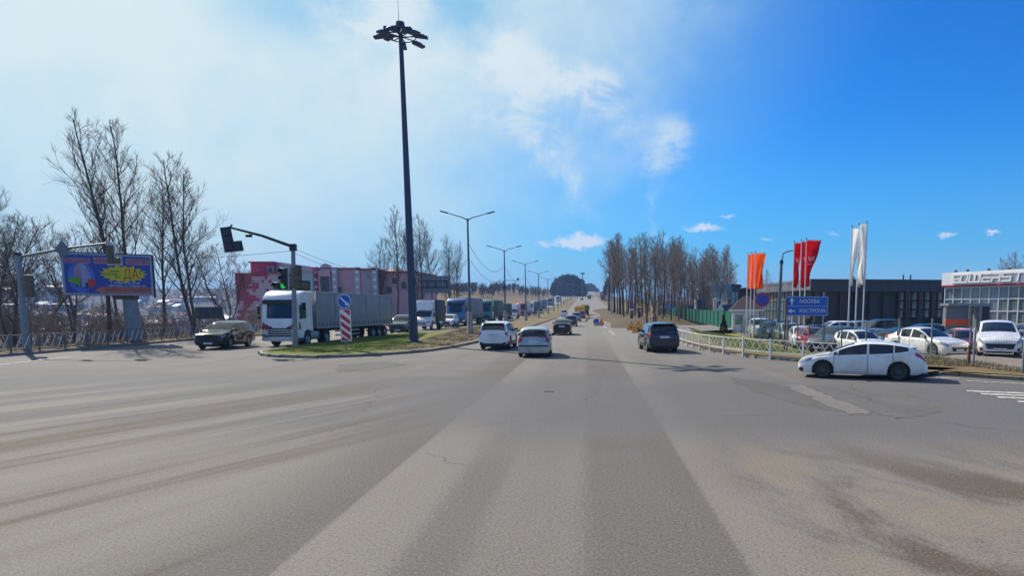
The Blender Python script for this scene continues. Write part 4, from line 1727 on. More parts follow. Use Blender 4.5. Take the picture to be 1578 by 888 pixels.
car('minivan_car', 'white van coming down the road from the crest', MPV, 'white', on_road(1.0, 610), TO_CAM, None)
car('sedan_car', 'grey car far up the road left of the brown lorry', SEDAN, 'grey', on_road(-3.8, 480), UP_ROAD, G_AWAY)
car('minivan_car', 'white van pulled over left of the yellow lorry', MPV, 'white', on_road(-6.0, 182), UP_ROAD, G_AWAY)


# ================================================================== TREES
def bark(name, c1, c2):
    m, b, vec, x, y, z = node_mat(name)
    n = noise(combine(x, y, z * .25), 5.0, 5, .7)
    return finish(m, b, mixc(sstep(n, .35, .65), c1, c2), .9, n, .5, .03)


M_BARK = bark('bark_grey_brown', (.085, .070, .058), (.16, .138, .118))
M_TWIG = bark('twig_brown', (.10, .084, .072), (.165, .14, .12))
M_BARKD = bark('bark_dark', (.040, .034, .029), (.095, .080, .068))
M_BARKP = bark('bark_pale', (.085, .070, .055), (.20, .175, .15))
M_TWIGP = bark('twig_tan', (.185, .150, .120), (.29, .24, .195))
M_BRUSH = bark('brush_twigs', (.19, .150, .125), (.30, .245, .205))


class TreeBuf:
    def __init__(s):
        s.v, s.f, s.n = [], [], 0

    def tube(s, pts, r0, r1, k):
        n = len(pts)
        d = pts[-1] - pts[0]
        d /= (np.linalg.norm(d) + 1e-9)
        up = np.array([0, 0, 1.0]) if abs(d[2]) < .9 else np.array([1.0, 0, 0])
        u = np.cross(d, up); u /= np.linalg.norm(u)
        w = np.cross(d, u)
        ang = np.arange(k) * 2 * PI / k
        ring = np.cos(ang)[:, None] * u + np.sin(ang)[:, None] * w
        rr = np.linspace(r0, r1, n)
        P_ = (pts[:, None, :] + ring[None] * rr[:, None, None]).reshape(-1, 3)
        s.v.append(P_)
        i = np.arange(n - 1)[:, None] * k
        j = np.arange(k)[None]
        j2 = (j + 1) % k
        q = np.stack([i + j, i + j2, i + k + j2, i + k + j], -1).reshape(-1, 4) + s.n
        s.f.append(q)
        s.n += n * k

    def mesh(s, name, m):
        v = np.concatenate(s.v); f = np.concatenate(s.f)
        return np_mesh(name, v, f, m)


def np_mesh(name, v, f, m, smooth=True):
    me = bpy.data.meshes.new(name)
    nv, nf, k = len(v), len(f), f.shape[1]
    me.vertices.add(nv)
    me.vertices.foreach_set('co', np.ascontiguousarray(v, dtype=np.float32).ravel())
    me.loops.add(nf * k)
    me.loops.foreach_set('vertex_index', np.ascontiguousarray(f, dtype=np.int32).ravel())
    me.polygons.add(nf)
    me.polygons.foreach_set('loop_start', np.arange(nf, dtype=np.int32) * k)
    me.polygons.foreach_set('loop_total', np.full(nf, k, dtype=np.int32))
    if smooth:
        me.polygons.foreach_set('use_smooth', np.ones(nf, bool))
    me.update(calc_edges=True)
    me.materials.append(m)
    return me


def branch(rng, p0, d, L, seg, bend_up, wob):
    pts = [np.array(p0, float)]
    d = np.array(d, float); d /= np.linalg.norm(d)
    for i in range(seg):
        d = d + np.array([0, 0, bend_up / seg]) + rng.normal(0, wob, 3)
        d /= np.linalg.norm(d)
        pts.append(pts[-1] + d * (L / seg))
    return np.array(pts)


def tree_meshes(seed, Ht, kind='poplar', dens=1.0, tw=.013, mats=None, n3=None):
    """bare tree: (trunk mesh, crown mesh)"""
    rng = np.random.default_rng(seed)
    T, C = TreeBuf(), TreeBuf()
    k = dict(poplar=dict(stems=1, first=.26, ang=(26, 42), len=.235, up=.6, n=32, lean=.015),
             alder=dict(stems=2, first=.20, ang=(28, 46), len=.28, up=.65, n=30, lean=.10),
             spread=dict(stems=3, first=.22, ang=(35, 60), len=.34, up=.35, n=22, lean=.28),
             pole=dict(stems=1, first=.36, ang=(24, 54), len=.165, up=.8, n=31, lean=.03),
             pollard=dict(stems=1, first=.55, ang=(60, 90), len=.02, up=.3, n=14, lean=.03))[kind]
    r_base = Ht * (.0105 if kind != 'pole' else .0118)
    for s in range(k['stems']):
        a = rng.uniform(0, 2 * PI)
        hs = Ht * (1 if s == 0 else rng.uniform(.72, .95))
        ln = k['lean'] * (1 if k['stems'] > 1 else rng.uniform(.2, 1))
        tr = branch(rng, (0, 0, -.4), (math.cos(a) * ln, math.sin(a) * ln, 1), hs + .4, 14, .12, .035 if kind != 'spread' else .07)
        rs = r_base * (1 if s == 0 else .8)
        T.tube(tr, rs, rs * .10 + .012, 7)
        nb = int(k['n'] * dens)
        for i in range(nb):
            t = k['first'] + (1 - k['first']) * ((i + rng.uniform(0, .8)) / nb) ** .9
            t = min(t, .985)
            q = t * (len(tr) - 1)
            j = min(int(q), len(tr) - 2)
            p = tr[j] + (tr[j + 1] - tr[j]) * (q - j)
            az = i * 2.399 + rng.uniform(-.5, .5)
            el = R(rng.uniform(*k['ang']))
            rel = (t - k['first']) / (1 - k['first'])
            L = hs * k['len'] * (.22 + .95 * math.sin(PI * min(1, .22 + rel * .78)) ** .8) * rng.uniform(.7, 1.1) * (1 - .35 * rel)
            d = (math.cos(az) * math.sin(el), math.sin(az) * math.sin(el), math.cos(el))
            b = branch(rng, p, d, L, 6, k['up'] * .5, .10)
            rb = rs * (1 - t) * .38 + .014
            (T if L > hs * .16 else C).tube(b, rb, max(tw * .8, rb * .22), 4)
            n2 = max(3, int(9 * dens * (L / (hs * k['len'] + 1e-6)) ** .7)) if kind != 'pollard' else 2
            for m_ in range(n2):
                t2 = .18 + .8 * (m_ + rng.uniform(0, 1)) / n2
                q2 = t2 * (len(b) - 1)
                j2 = min(int(q2), len(b) - 2)
                p2 = b[j2] + (b[j2 + 1] - b[j2]) * (q2 - j2)
                dd = b[j2 + 1] - b[j2]
                dd /= np.linalg.norm(dd)
                dv = dd + rng.normal(0, .55, 3) + np.array([0, 0, .25])
                L2 = L * rng.uniform(.25, .5) * (1.15 - .6 * t2) + .25
                c = branch(rng, p2, dv, L2, 4, .35, .14)
                C.tube(c, max(tw * 1.15, rb * .3), tw * .75, 3)
                for w_ in range(n3 if n3 is not None else 6 if kind not in ('pole', 'pollard') else (4 if kind == 'pole' else 2)):
                    t3 = rng.uniform(.2, 1.0)
                    q3 = t3 * (len(c) - 1)
                    j3 = min(int(q3), len(c) - 2)
                    p3 = c[j3] + (c[j3 + 1] - c[j3]) * (q3 - j3)
                    d3 = (c[j3 + 1] - c[j3]); d3 /= np.linalg.norm(d3)
                    e = branch(rng, p3, d3 + rng.normal(0, .5, 3) + np.array([0, 0, .2]), L2 * rng.uniform(.3, .6) + .15, 2, .2, .15)
                    C.tube(e, tw * .85, tw * .45, 3)
    mats = mats or (M_BARK, M_TWIG)
    return T.mesh('trunk', mats[0]), C.mesh('crown', mats[1])


def plant_tree(name, label, meshes, loc, rz, s, group, cat='tree'):
    t = thing(name, label, cat, loc, rz, group)
    t.scale = s if isinstance(s, tuple) else (s, s, s)
    obj('trunk', meshes[0], t)
    obj('crown', meshes[1], t)
    return t


def base_at(px, y):
    """foot of a tree under photo column px at depth y"""
    x = (px - CX) / F * y * math.sqrt(1 + TP * TP) / (1 + 0 * TP)
    x = D(px, HZ, y).x
    return (x, y, ground2(x, y) - .15)


def h_for(py_top, y, z0):
    return D(950, py_top, y).z - z0


POP = [tree_meshes(s, 16, 'poplar', 1.0, .0105) for s in (11, 12, 13)]
ALD = [tree_meshes(s, 14, 'alder', .95, .0105) for s in (21, 22)]
SPR = [tree_meshes(s, 11, 'spread', .9, .0105) for s in (31, 32)]
G_TL = 'bare trees behind the railing on the left'
left_trees = [  # px of foot, depth, px of top row, mesh, label
    (165, 49, 190, POP[0], 16, 'tallest bare tree behind the left half of the billboard'),
    (205, 48, 196, POP[1], 16, 'tall bare tree rising just right of the billboard post'),
    (182, 60, 290, POP[2], 16, 'thin bare tree between the two tall ones at the billboard'),
    (302, 56, 250, ALD[0], 14, 'two-stemmed bare tree over the small dark board'),
    (250, 57, 280, POP[2], 16, 'slim bare tree right of the billboard'),
    (108, 52, 330, SPR[0], 11, 'leaning bare tree left of the billboard'),
    (12, 44, 300, SPR[1], 11, 'spreading bare tree at the left edge'),
    (-10, 52, 295, ALD[1], 14, 'bare tree partly cut by the left edge'),
    (60, 60, 335, SPR[0], 11, 'wide bare tree behind the left signal post'),
    (348, 70, 360, SPR[0], 11, 'low spreading bare tree left of the pink building'),
]
for i, (px, y, pt, ms, h0, lab) in enumerate(left_trees):
    b = base_at(px, y)
    hh = h_for(pt, y, b[2])
    plant_tree('bare_tree', lab, ms, b, i * 1.7, (hh / h0 * 1.06, hh / h0 * 1.06, hh / h0), G_TL)

G_TM = 'bare trees behind the grey board in the middle distance'
for i, (px, y, pt, lab) in enumerate([(612, 112, 325, 'tallest bare tree left of the mast'), (650, 110, 338, 'bare tree just right of the mast'), (668, 118, 350, 'bare tree behind the left half of the grey board'),
                                      (694, 116, 366, 'slim bare tree beside the grey board, right of it'), (705, 122, 375, 'slim bare tree farthest right of the grey board'),
                                      (585, 122, 372, 'lower bare tree over the roof of the brown building'), (632, 126, 362, 'bare tree hidden in part by the mast')]):
    b = base_at(px, y)
    hh = h_for(pt, y, b[2])
    ms = (ALD if i % 2 else POP)[i % 2]
    h0 = 14 if i % 2 else 16
    plant_tree('bare_tree', lab, ms, b, i * 2.1 + .4, (hh / h0 * (.8 if i in (3, 4) else 1.0), hh / h0 * (.8 if i in (3, 4) else 1.0), hh / h0), G_TM)

# the grove of tall trunks right of the road --------------------------------------------------
POLE = [tree_meshes(s, 16, 'pole', 1.0, .016, (M_BARKD, M_TWIGP)) for s in (41, 42, 43, 44, 45, 46)]
WOOD = [tree_meshes(s, 15, 'poplar', .8, .016, (M_BARK, M_TWIGP)) for s in (51, 52)]
STUB = [tree_meshes(s, 9, 'pollard', 1.0, .02, (M_BARK, M_TWIG)) for s in (61, 62)]
G_GR = 'row of tall bare trees on the right of the road'
rng = np.random.default_rng(3)
row = [(938, 215, 372), (942, 195, 366), (946, 178, 366), (951, 165, 364), (956, 152, 366), (961, 146, 370), (966, 138, 368), (962, 128, 378), (972, 124, 374), (978, 132, 372), (984, 118, 376),
       (990, 126, 362), (997, 122, 368), (954, 186, 374), (974, 160, 370), (986, 150, 374), (948, 205, 372), (968, 176, 372)]
for i, (px, y, pt) in enumerate(row):
    b = base_at(px, y)
    hh = h_for(pt, y, b[2])
    hh *= (1, .94, 1.03, .9, .98, 1.06, .86)[i % 7]
    w = hh / 16 * (1.15, .85, 1.0, .75, 1.1)[i % 5]
    if i < 5: w *= 1.2
    tt = plant_tree('bare_tree', 'tall straight bare tree in the row beside the dug-up roadside', POLE[i % 6], b, i * 1.3, (w, w, hh / 16), G_GR)
    tt.rotation_euler = (rng.uniform(-.04, .04), rng.uniform(-.045, .045), i * 1.3)
G_ST = 'lopped trunks at the front of the row'
for i, (px, y, pt, lab) in enumerate([(998, 90, 398, 'lopped dark trunk, leftmost of three at the driveway mouth'), (1006, 92, 394, 'lopped dark trunk in the middle of three at the driveway mouth'),
                                      (1011, 88, 404, 'lopped dark trunk, rightmost of three at the driveway mouth')]):
    b = base_at(px, y)
    hh = h_for(pt, y, b[2])
    plant_tree('lopped_tree', lab, STUB[i % 2], b, i * 2.0, (1.5, 1.5, hh / 9), G_ST, 'tree trunk')
G_WD = 'bare trees of the wood behind the green fence'
k = 0
for y, n, x0, x1 in ((128, 9, 1018, 1108), (150, 12, 1010, 1118), (180, 13, 1004, 1130), (215, 11, 990, 1124)):
    for i in range(n):
        px = x0 + (x1 - x0) * (i + rng.uniform(.1, .9)) / n
        pt = 375 + 14 * math.sin(px * .06) + rng.uniform(-8, 26) + max(0, px - 1105) * 1.8
        b = base_at(px, y + rng.uniform(-8, 8))
        hh = h_for(pt, b[1], b[2])
        ms, h0 = (WOOD[k % 2], 15) if k % 3 else (POLE[k % 6], 16)
        ww = hh / h0 * rng.uniform(.75, 1.2)
        tt = plant_tree('bare_tree', 'bare tree of the wood behind the green fence', ms, b, k * 1.1, (ww, ww, hh / h0), G_WD)
        tt.rotation_euler = (rng.uniform(-.05, .05), rng.uniform(-.05, .05), k * 1.1)
        k += 1
for i, (px, y, pt) in enumerate([(1182, 190, 418), (1560, 110, 390), (1572, 112, 394), (1549, 118, 400)]):
    b = base_at(px, y)
    hh = h_for(pt, y, b[2])
    plant_tree('bare_tree', ['bare tree behind the orange flags over the roof', 'bare tree over the white showroom roof', 'bare tree at the right edge over the showroom roof', 'lowest bare tree over the showroom roof'][i], WOOD[i % 2], b, i, hh / 15, None)


# masses of trees that nobody could count ------------------------------------------------------
def mass(name, label, cat, spots, seeds, kind, m, dens=.5, tw=.03, n3=0):
    vs, fs, n = [], [], 0
    base = []
    for s in seeds:
        t, c = tree_meshes(s, 10, kind, dens, tw, (m, m), n3)
        for me in (t, c):
            pass
        v = np.concatenate([np_get(t), np_get(c)])
        f = np.concatenate([np_faces(t), np_faces(c) + len(t.vertices)])
        base.append((v, f))
        bpy.data.meshes.remove(t); bpy.data.meshes.remove(c)
    for i, (x, y, z, h, w) in enumerate(spots):
        v, f = base[i % len(base)]
        a = i * 1.37
        ca, sa = math.cos(a), math.sin(a)
        q = np.empty_like(v)
        q[:, 0] = (v[:, 0] * ca - v[:, 1] * sa) * w / 10 + x
        q[:, 1] = (v[:, 0] * sa + v[:, 1] * ca) * w / 10 + y
        q[:, 2] = v[:, 2] * h / 10 + z
        vs.append(q); fs.append(f + n); n += len(v)
    me = np_mesh(name, np.concatenate(vs), np.concatenate(fs), m)
    print('MASS', name, len(me.polygons))
    return tag(obj(name, me), label, cat, None, 'stuff')


def np_get(me):
    a = np.empty(len(me.vertices) * 3, np.float32)
    me.vertices.foreach_get('co', a)
    return a.reshape(-1, 3)


def np_faces(me):
    a = np.empty(len(me.loops), np.int32)
    me.loops.foreach_get('vertex_index', a)
    return a.reshape(-1, 4)


rng = np.random.default_rng(17)
# undergrowth behind the left railing and along the left carriageway
sp = []
for i in range(250):
    px = rng.uniform(-40, 700)
    y = rng.uniform(44, 60) if px < 380 else rng.uniform(66, 105)
    if px > 380: y = max(y, 66 + (px - 400) * .12)
    x = D(px, HZ, y).x
    if x > (-34 if y < 62 else xc(y) - 31.5): continue
    hh = rng.uniform(1.4, 3.2) * (1 if px < 380 else 1.15)
    sp.append((x, y, ground2(x, y) - .1, hh + max(0, -ground2(x, y)) * .55, hh * 1.5))
mass('undergrowth', 'tangled bare brush behind the left railing', 'brush', sp, (71, 72, 73), 'spread', M_BRUSH, .40, .03, 1)
sp = []
for i in range(95):
    px = rng.uniform(950, 1122)
    y = rng.uniform(122, 235)
    x = D(px, HZ, y).x
    if x < xc(y) + 11: continue
    hh = rng.uniform(3.0, 8.5)
    sp.append((x, y, ground2(x, y) - .1, hh, hh * .75))
mass('thicket', 'brown brush and saplings between the trunks behind the green fence', 'brush', sp, (74, 75), 'alder', M_TWIGP, .5, .035, 1)
# far woods
sp = []
for i in range(330):
    xr = rng.uniform(-330, -60)
    y = rng.uniform(420, 560)
    x = xr + xc(y)
    sp.append((x, y, ground2(x, y), rng.uniform(6, 9), rng.uniform(17, 25)))
for i in range(110):
    xr = rng.uniform(-78, -33)
    y = rng.uniform(520, 640)
    x = xr + xc(y)
    sp.append((x, y, ground2(x, y), rng.uniform(5, 9), rng.uniform(7, 10)))
M_FARWOOD = bark('far_wood', (.055, .042, .038), (.085, .066, .056))
mass('distant_wood', 'brown wood along the skyline beyond the bare hill', 'wood', sp, (81, 82), 'poplar', M_FARWOOD, .5, .13)


# ================================================================== BUILDINGS
def glass_wall(parent, org, right, w, h, cols, rows, M_g, M_f, fw=.09, depth=.08):
    """a curtain wall: every pane a part, every mullion a part. org = lower left corner"""
    F_ = facing(org, right)
    pw, ph = w / cols, h / rows
    pm = {}
    for i in range(cols):
        for j in range(rows):
            if 'p' not in pm:
                pm['p'] = MB().box((0, 0, -.03), (pw - fw, ph - fw, .03)).mesh('pane', M_g)
            o = obj('pane', pm['p'], parent)
            jit = Matrix.Rotation(random.uniform(-.006, .006), 4, 'Y') @ Matrix.Rotation(random.uniform(-.006, .006), 4, 'X')
            o.matrix_world = F_ @ Matrix.Translation(((i + .5) * pw, (j + .5) * ph, 0)) @ jit
    vm = MB().box((0, h / 2, 0), (fw, h, depth)).mesh('mullion', M_f)
    hm = MB().box((w / 2, 0, -.005), (w, fw, depth - .01)).mesh('transom', M_f)
    for i in range(cols + 1):
        o = obj('mullion', vm, parent); o.matrix_world = F_ @ Matrix.Translation((i * pw, 0, 0))
    for j in range(rows + 1):
        o = obj('transom', hm, parent); o.matrix_world = F_ @ Matrix.Translation((0, j * ph, 0))


def slab(parent, name, a, b, z0, z1, th, m, kind=None):
    """upright slab between ground points a and b, thickness behind the line (away from the viewer)"""
    a, b = Vector(a[:2]), Vector(b[:2])
    d = (b - a).normalized()
    n = Vector((-d.y, d.x))
    pts = [a, b, b + n * th, a + n * th]
    return MB().prism([(p.x, p.y) for p in pts], 'z', z0, z1).build(name, m, parent)


def pix_mat():
    """facade painted with scattered square panels of pink, magenta and grey"""
    m, b, vec, x, y, z = node_mat('pink_pixel_panels')
    fx = V.m('FLOOR', (x * .93 + y * .36) / .52)
    fz = V.m('FLOOR', z / .52)
    wn = m.node_tree.nodes.new('ShaderNodeTexWhiteNoise')
    wn.noise_dimensions = '2D'
    m.node_tree.links.new(combine(fx, fz, 0.0), wn.inputs['Vector'])
    r = V(wn.outputs['Value'])
    ramp = sstep(x * .93 + y * .36 - (z - 4) * .55, -19.5, -12.5)
    sel = V.m('LESS_THAN', r, ramp * .95)
    c = mixc(sel, lin('#b04a66'), lin('#bba9ac'))
    return finish(m, b, c, .7)


def pix_mat2():
    m, b, vec, x, y, z = node_mat('pale_pink_panels')
    fx = V.m('FLOOR', x / .8)
    fz = V.m('FLOOR', z / .8)
    wn = m.node_tree.nodes.new('ShaderNodeTexWhiteNoise')
    wn.noise_dimensions = '2D'
    m.node_tree.links.new(combine(fx, fz, 0.0), wn.inputs['Vector'])
    r = V(wn.outputs['Value'])
    grad = sstep(V.m('FRACT', x / 22.0), .2, .8)
    sel = V.m('LESS_THAN', r, grad)
    return finish(m, b, mixc(sel, lin('#aaa6a8'), lin('#c89ca6')), .7)


M_PINK = mat('pink_render', '#d2a3ab', .7, 0, .06, .3)
M_MAG = mat('magenta_render', '#b03458', .6, 0, .06, .3)
M_GREYP = mat('grey_render', '#b0aeb4', .7, 0, .08, .3)
M_BROWNR = mat('brown_roof', '#7d6f66', .8, 0, .12, .3)
M_WINDK = mat('dark_window', (.03, .035, .045), .15, 0, .3, .5)
M_PPX, M_PPX2 = pix_mat(), pix_mat2()

pink = thing('pink_building', 'long pink and grey building with a stepped roof behind the white lorry', 'building', (0, 0, 0))
YB = 118.0


def bx(px0, px1, py_top, y, m, name='wing', depth=14, zb=-4):
    a, b = D(px0, HZ, y).x, D(px1, HZ, y).x
    zt = D(950, py_top, y).z
    return MB().box(((a + b) / 2, y + depth / 2, (zt + zb) / 2), (b - a, depth, zt - zb)).build(name, m, pink), a, b, zt


def roofcap(a, b, zt, y, depth, m, hgt=.35):
    MB().box(((a + b) / 2, y + depth / 2 - .1, zt + hgt / 2), (b - a + .5, depth + .5, hgt)).build('roof', m, pink)


_, a, b, zt = bx(365, 433, 422, YB, M_PPX); roofcap(a, b, zt, YB, 14, M_MAG, .12)
_, a, b, zt = bx(390, 425, 405, YB + 2, M_MAG); roofcap(a, b, zt, YB + 2, 14, M_MAG, .2)
def win(px, py, w, h, y):
    p = D(px, py, y)
    f = MB().box((p.x, y - .02, p.z), (w + .24, .10, h + .24)).build('window', M_GREYP, pink)
    MB().box((p.x, y - .06, p.z), (w, .06, h)).build('pane', M_WINDK, f)
win(417, 417, .8, 1.0, YB + 2)
_, a, b, zt = bx(425.2, 436, 407, YB + 3, M_GREYP); roofcap(a, b, zt, YB + 3, 14, M_GREYP, .2)
_, a, b, zt = bx(433.2, 463, 414, YB + 4, M_GREYP); roofcap(a, b, zt, YB + 4, 14, M_GREYP, .2)
_, a, b, zt = bx(460, 484, 418.5, YB + 1, M_GREYP); roofcap(a, b, zt, YB + 1, 14, M_GREYP, .2)
_, a, b, zt = bx(484.2, 553, 415, YB + 2.5, M_PPX2); roofcap(a, b, zt, YB + 2.5, 14, M_MAG, .25)
_, a, b, zt = bx(553.2, 580, 416.5, YB + 2.2, M_PPX2); roofcap(a, b, zt, YB + 2.2, 14, M_MAG, .3)
_, a, b, zt = bx(580.2, 640, 420, YB + 4, M_PINK); roofcap(a, b, zt, YB + 4, 14, M_MAG, .2)
# hipped brown roof part
a, b = D(580, HZ, YB + 5).x, D(617, HZ, YB + 5).x
z0, z1 = D(950, 420.5, YB + 5).z, D(950, 411.5, YB + 5).z
MB().add([(a, YB + 5, z0), (b, YB + 5, z0), (b, YB + 17, z0), (a, YB + 17, z0), (a + 1.5, YB + 9, z1), (b - 1.5, YB + 9, z1), (b - 1.5, YB + 13, z1), (a + 1.5, YB + 13, z1)],
         [(0, 1, 5, 4), (1, 2, 6, 5), (2, 3, 7, 6), (3, 0, 4, 7), (4, 5, 6, 7)]).build('roof', M_BROWNR, pink)
# portal with the tall dark window and rounded top
yq = YB + 1.9
a, b = D(491, HZ, yq).x, D(511, HZ, yq).x
MB().box(((a + b) / 2, yq + 1, 3), (b - a, 2, 2 * (D(950, 417, yq).z - 3))).build('portal', M_PINK, pink)
p = D(500.5, 415, yq)
MB().lathe([(0, -.3), (1.0, -.3), (1.0, .3), (0, .3)], 20, Matrix.Translation((p.x, yq + .6, p.z)) @ Matrix.Rotation(PI / 2, 4, 'X')).build('gable_disc', M_GREYP, pink)
p0, p1 = D(495, 456, yq), D(507, 426, yq)
f = MB().box(((p0.x + p1.x) / 2, yq - .03, (p0.z + p1.z) / 2), (p1.x - p0.x, .10, p1.z - p0.z)).build('window', M_WINDK, pink)
for px in (498, 503.5):
    p = D(px, 441, yq)
    MB().box((p.x, yq - .09, p.z), (.7, .05, 1.1)).build('pane', M_GLASS, f)
for px in (487, 516, 551, 578):                         # pilasters with white studs
    p = D(px, 432, YB + 2)
    pl = MB().box((p.x, YB + 2.1, p.z - 2), (.9, .5, 8.5)).build('pilaster', M_MAG if px == 487 else M_GREYP, pink)
    for k in range(4):
        MB().box((p.x, YB + 1.82, p.z + 1.4 - k * 1.3), (.45, .06, .45)).build('stud', M_WHITE, pl)
for px, py in ((523, 447), (600, 447), (570, 452), (608, 433), (622, 440)):
    win(px, py, .9, 1.1, YB + (2.4 if px < 580 else 3.98))

# ---------------------------------------------------------------- houses across the valley
M_HW = [mat('far_wall_white', (.42, .42, .42), .8), mat('far_wall_brick', (.33, .16, .12), .8), mat('far_wall_cream', (.50, .44, .35), .8)]
M_HR = [mat('far_roof_grey', (.30, .31, .33), .7), mat('far_roof_red', (.26, .08, .06), .8), mat('far_roof_pale', (.38, .40, .42), .6)]
rng = np.random.default_rng(23)
house_m = {}
for (L, Wd, hh, roof) in ((14, 10, 6, 3), (30, 14, 12, 0), (44, 20, 7, 1.2), (22, 12, 9, 2.5)):
    w = MB().box((0, 0, hh / 2 - 3), (L, Wd, hh + 6))
    r = MB()
    if roof > 0:
        r.prism([(-Wd / 2 - .6, hh), (Wd / 2 + .6, hh), (0, hh + roof)], 'x', -L / 2 - .6, L / 2 + .6)
    else:
        r.box((0, 0, hh + .3), (L + .6, Wd + .6, .6))
    wn = MB()
    nf = max(1, int(hh / 3)); nx = int(L / 4)
    for j in range(nf):
        for i in range(nx):
            for sd in (1, -1):
                wn.box((-L / 2 + (i + .5) * L / nx, sd * Wd / 2, 1.6 + j * 3), (1.6, .12, 1.5))
    house_m[len(house_m)] = (w, r, wn)
hk = {}
n_h = 0
for i in range(46):
    px = rng.uniform(-60, 372)
    y = rng.uniform(560, 1050)
    x = D(px, HZ, y).x
    rr = math.hypot(x, y)
    t = sm((rr - 700) / 900)
    z = -24 + t * 62
    if rr < 720: z = ground2(x, y)
    ki = int(rng.choice([0, 0, 1, 2, 3]))
    mi_, ri = int(rng.integers(0, 3)), int(rng.integers(0, 3))
    key = (ki, mi_, ri)
    if key not in hk:
        w, r, wn = house_m[ki]
        hk[key] = (w.mesh('wall', M_HW[mi_]), r.mesh('roof', M_HR[ri]), wn.mesh('window', M_WINDK))
    h = thing('house', 'small far house with %s walls and a %s roof on the hillside across the valley' % (['white', 'brick', 'cream'][mi_], ['grey', 'red', 'pale'][ri]), 'house', (x, y, z), rng.uniform(-.6, .6), 'houses across the valley')
    obj('wall', hk[key][0], h); obj('roof', hk[key][1], h)
    tag(obj('window', hk[key][2], h), kind='stuff')
sp = []
for i in range(560):
    px = rng.uniform(-80, 700)
    y = rng.uniform(480, 1250)
    x = D(px, HZ, y).x
    rr = math.hypot(x, y)
    if -x / y < .33: continue
    t = sm((rr - 700) / 900)
    k = (math.degrees(math.atan2(x, y)) + 62) / 1.15
    top = 36 + 9 * math.sin(k * .33) + 5 * math.sin(k * .9 + 1) + 10 * sm((k - 30) / 14)
    z = -24 + t * (24 + top) if rr > 700 else ground2(x, y)
    sp.append((x, y, z - .5, rng.uniform(7, 14), rng.uniform(9, 16)))
sp2 = []
for i in range(170):
    px = rng.uniform(-120, 560)
    y = rng.uniform(150, 480)
    x = D(px, HZ, y).x
    if -x / y < .36 or -x < 60: continue
    sp2.append((x, y, ground2(x, y) - .5, rng.uniform(5, 10), rng.uniform(7, 12)))
mass('valley_wood', 'bare woods in the valley behind the railing on the left', 'wood', sp2, (93, 94), 'spread', M_BRUSH, .42, .11)
mass('hillside_wood', 'bluish bare woods on the hillside across the valley', 'wood', sp, (91, 92), 'poplar', M_FARWOOD, .42, .24)

# conifers and groves at the far end of the road
M_PINE = bark('pine_green', (.025, .035, .022), (.05, .06, .035))


def conifer_cluster(label, name, spots):
    vs, fs, n = [], [], 0
    r2 = np.random.default_rng(len(spots))
    for (x, y, z, h, w) in spots:
        nl = 420
        t = r2.uniform(.12, 1, nl)
        rad = w * np.clip(1.05 - t, .05, 1) ** .6 * r2.uniform(.4, 1, nl) * .5
        a = r2.uniform(0, 2 * PI, nl)
        c = np.stack([x + rad * np.cos(a), y + rad * np.sin(a), z + t * h], -1)
        s_ = w * .13
        q = c[:, None, :] + r2.normal(0, s_, (nl, 4, 3))
        vs.append(q.reshape(-1, 3))
        fs.append(np.arange(nl * 4).reshape(-1, 4) + n)
        n += nl * 4
    me = np_mesh(name, np.concatenate(vs), np.concatenate(fs), M_PINE, False)
    return tag(obj(name, me), label, 'wood', None, 'stuff')


sp = []
for i in range(46):
    px = rng.uniform(853, 898)
    y = rng.uniform(640, 720)
    x = D(px, HZ, y).x
    k = 1 - ((px - 877) / 26) ** 2
    zt = D(950, 449 - 22 * max(.1, k) ** .6 + rng.uniform(-2.5, 3), y).z
    z = ground2(x, y)
    sp.append((x, y, z, max(6, zt - z), 9))
conifer_cluster('dark rounded grove on the skyline left of the road crest', 'distant_grove', sp)
sp = []
for i in range(26):
    px = rng.uniform(902, 920)
    y = rng.uniform(1150, 1250)
    x = D(px, HZ, y).x
    zt = D(950, 447 - 9 * max(.1, 1 - ((px - 909) / 10) ** 2) ** .6, y).z
    z = zr(y)
    sp.append((x, y, z - 1, max(5, zt - z), 10))
conifer_cluster('small bluish grove at the very crest of the road', 'distant_grove', sp)
sp = []
for i in range(40):
    px = rng.uniform(926, 952)
    y = rng.uniform(420, 520)
    x = D(px, HZ, y).x
    zt = D(950, 452 - 26 * sm((px - 924) / 16), y).z
    z = ground2(x, y)
    sp.append((x, y, z, max(4, zt - z), 8))
mass('distant_grove', 'bare grove at the far right roadside below the crest', 'wood', sp, (95, 96), 'poplar', M_FARWOOD, .6, .11, 1)

# ---------------------------------------------------------------- dark dealership building
M_DKPANEL = mat('dark_metal_cladding', (.035, .037, .045), .42, .4, .12, .3)
M_DKWALL = mat('dark_brown_wall', (.030, .022, .022), .5, .1, .2, .3)
M_GRPANEL = mat('grey_metal_cladding', (.20, .22, .25), .4, .5, .08, .4)
M_CURT = mat('facade_glass', (.13, .165, .17), .05, .0, .3, .2, spec=1.0, coat=.8)
M_FRAME = mat('pale_aluminium_frame', (.58, .60, .61), .4, .4, .06)
M_FRAMED = mat('dark_aluminium_frame', (.08, .09, .10), .4, .4, .06)
big = thing('showroom_building', 'long dark flat-roofed dealership building behind the parked cars', 'building', (0, 0, 0))
yc_ = 100.0
A_ = Vector((D(1248, HZ, yc_).x, yc_))                       # the corner
Bq = Vector((D(1462, HZ, yc_ + 3).x, yc_ + 3))               # right end
Cq = Vector((D(1165, HZ, 124).x, 124))                       # far left end
zt = D(950, 430, yc_).z
zf = D(950, 449, yc_).z                                     # underside of the fascia
dR = (Bq - A_).normalized(); nR = Vector((-dR.y, dR.x))
dL = (A_ - Cq).normalized(); nL = Vector((-dL.y, dL.x))
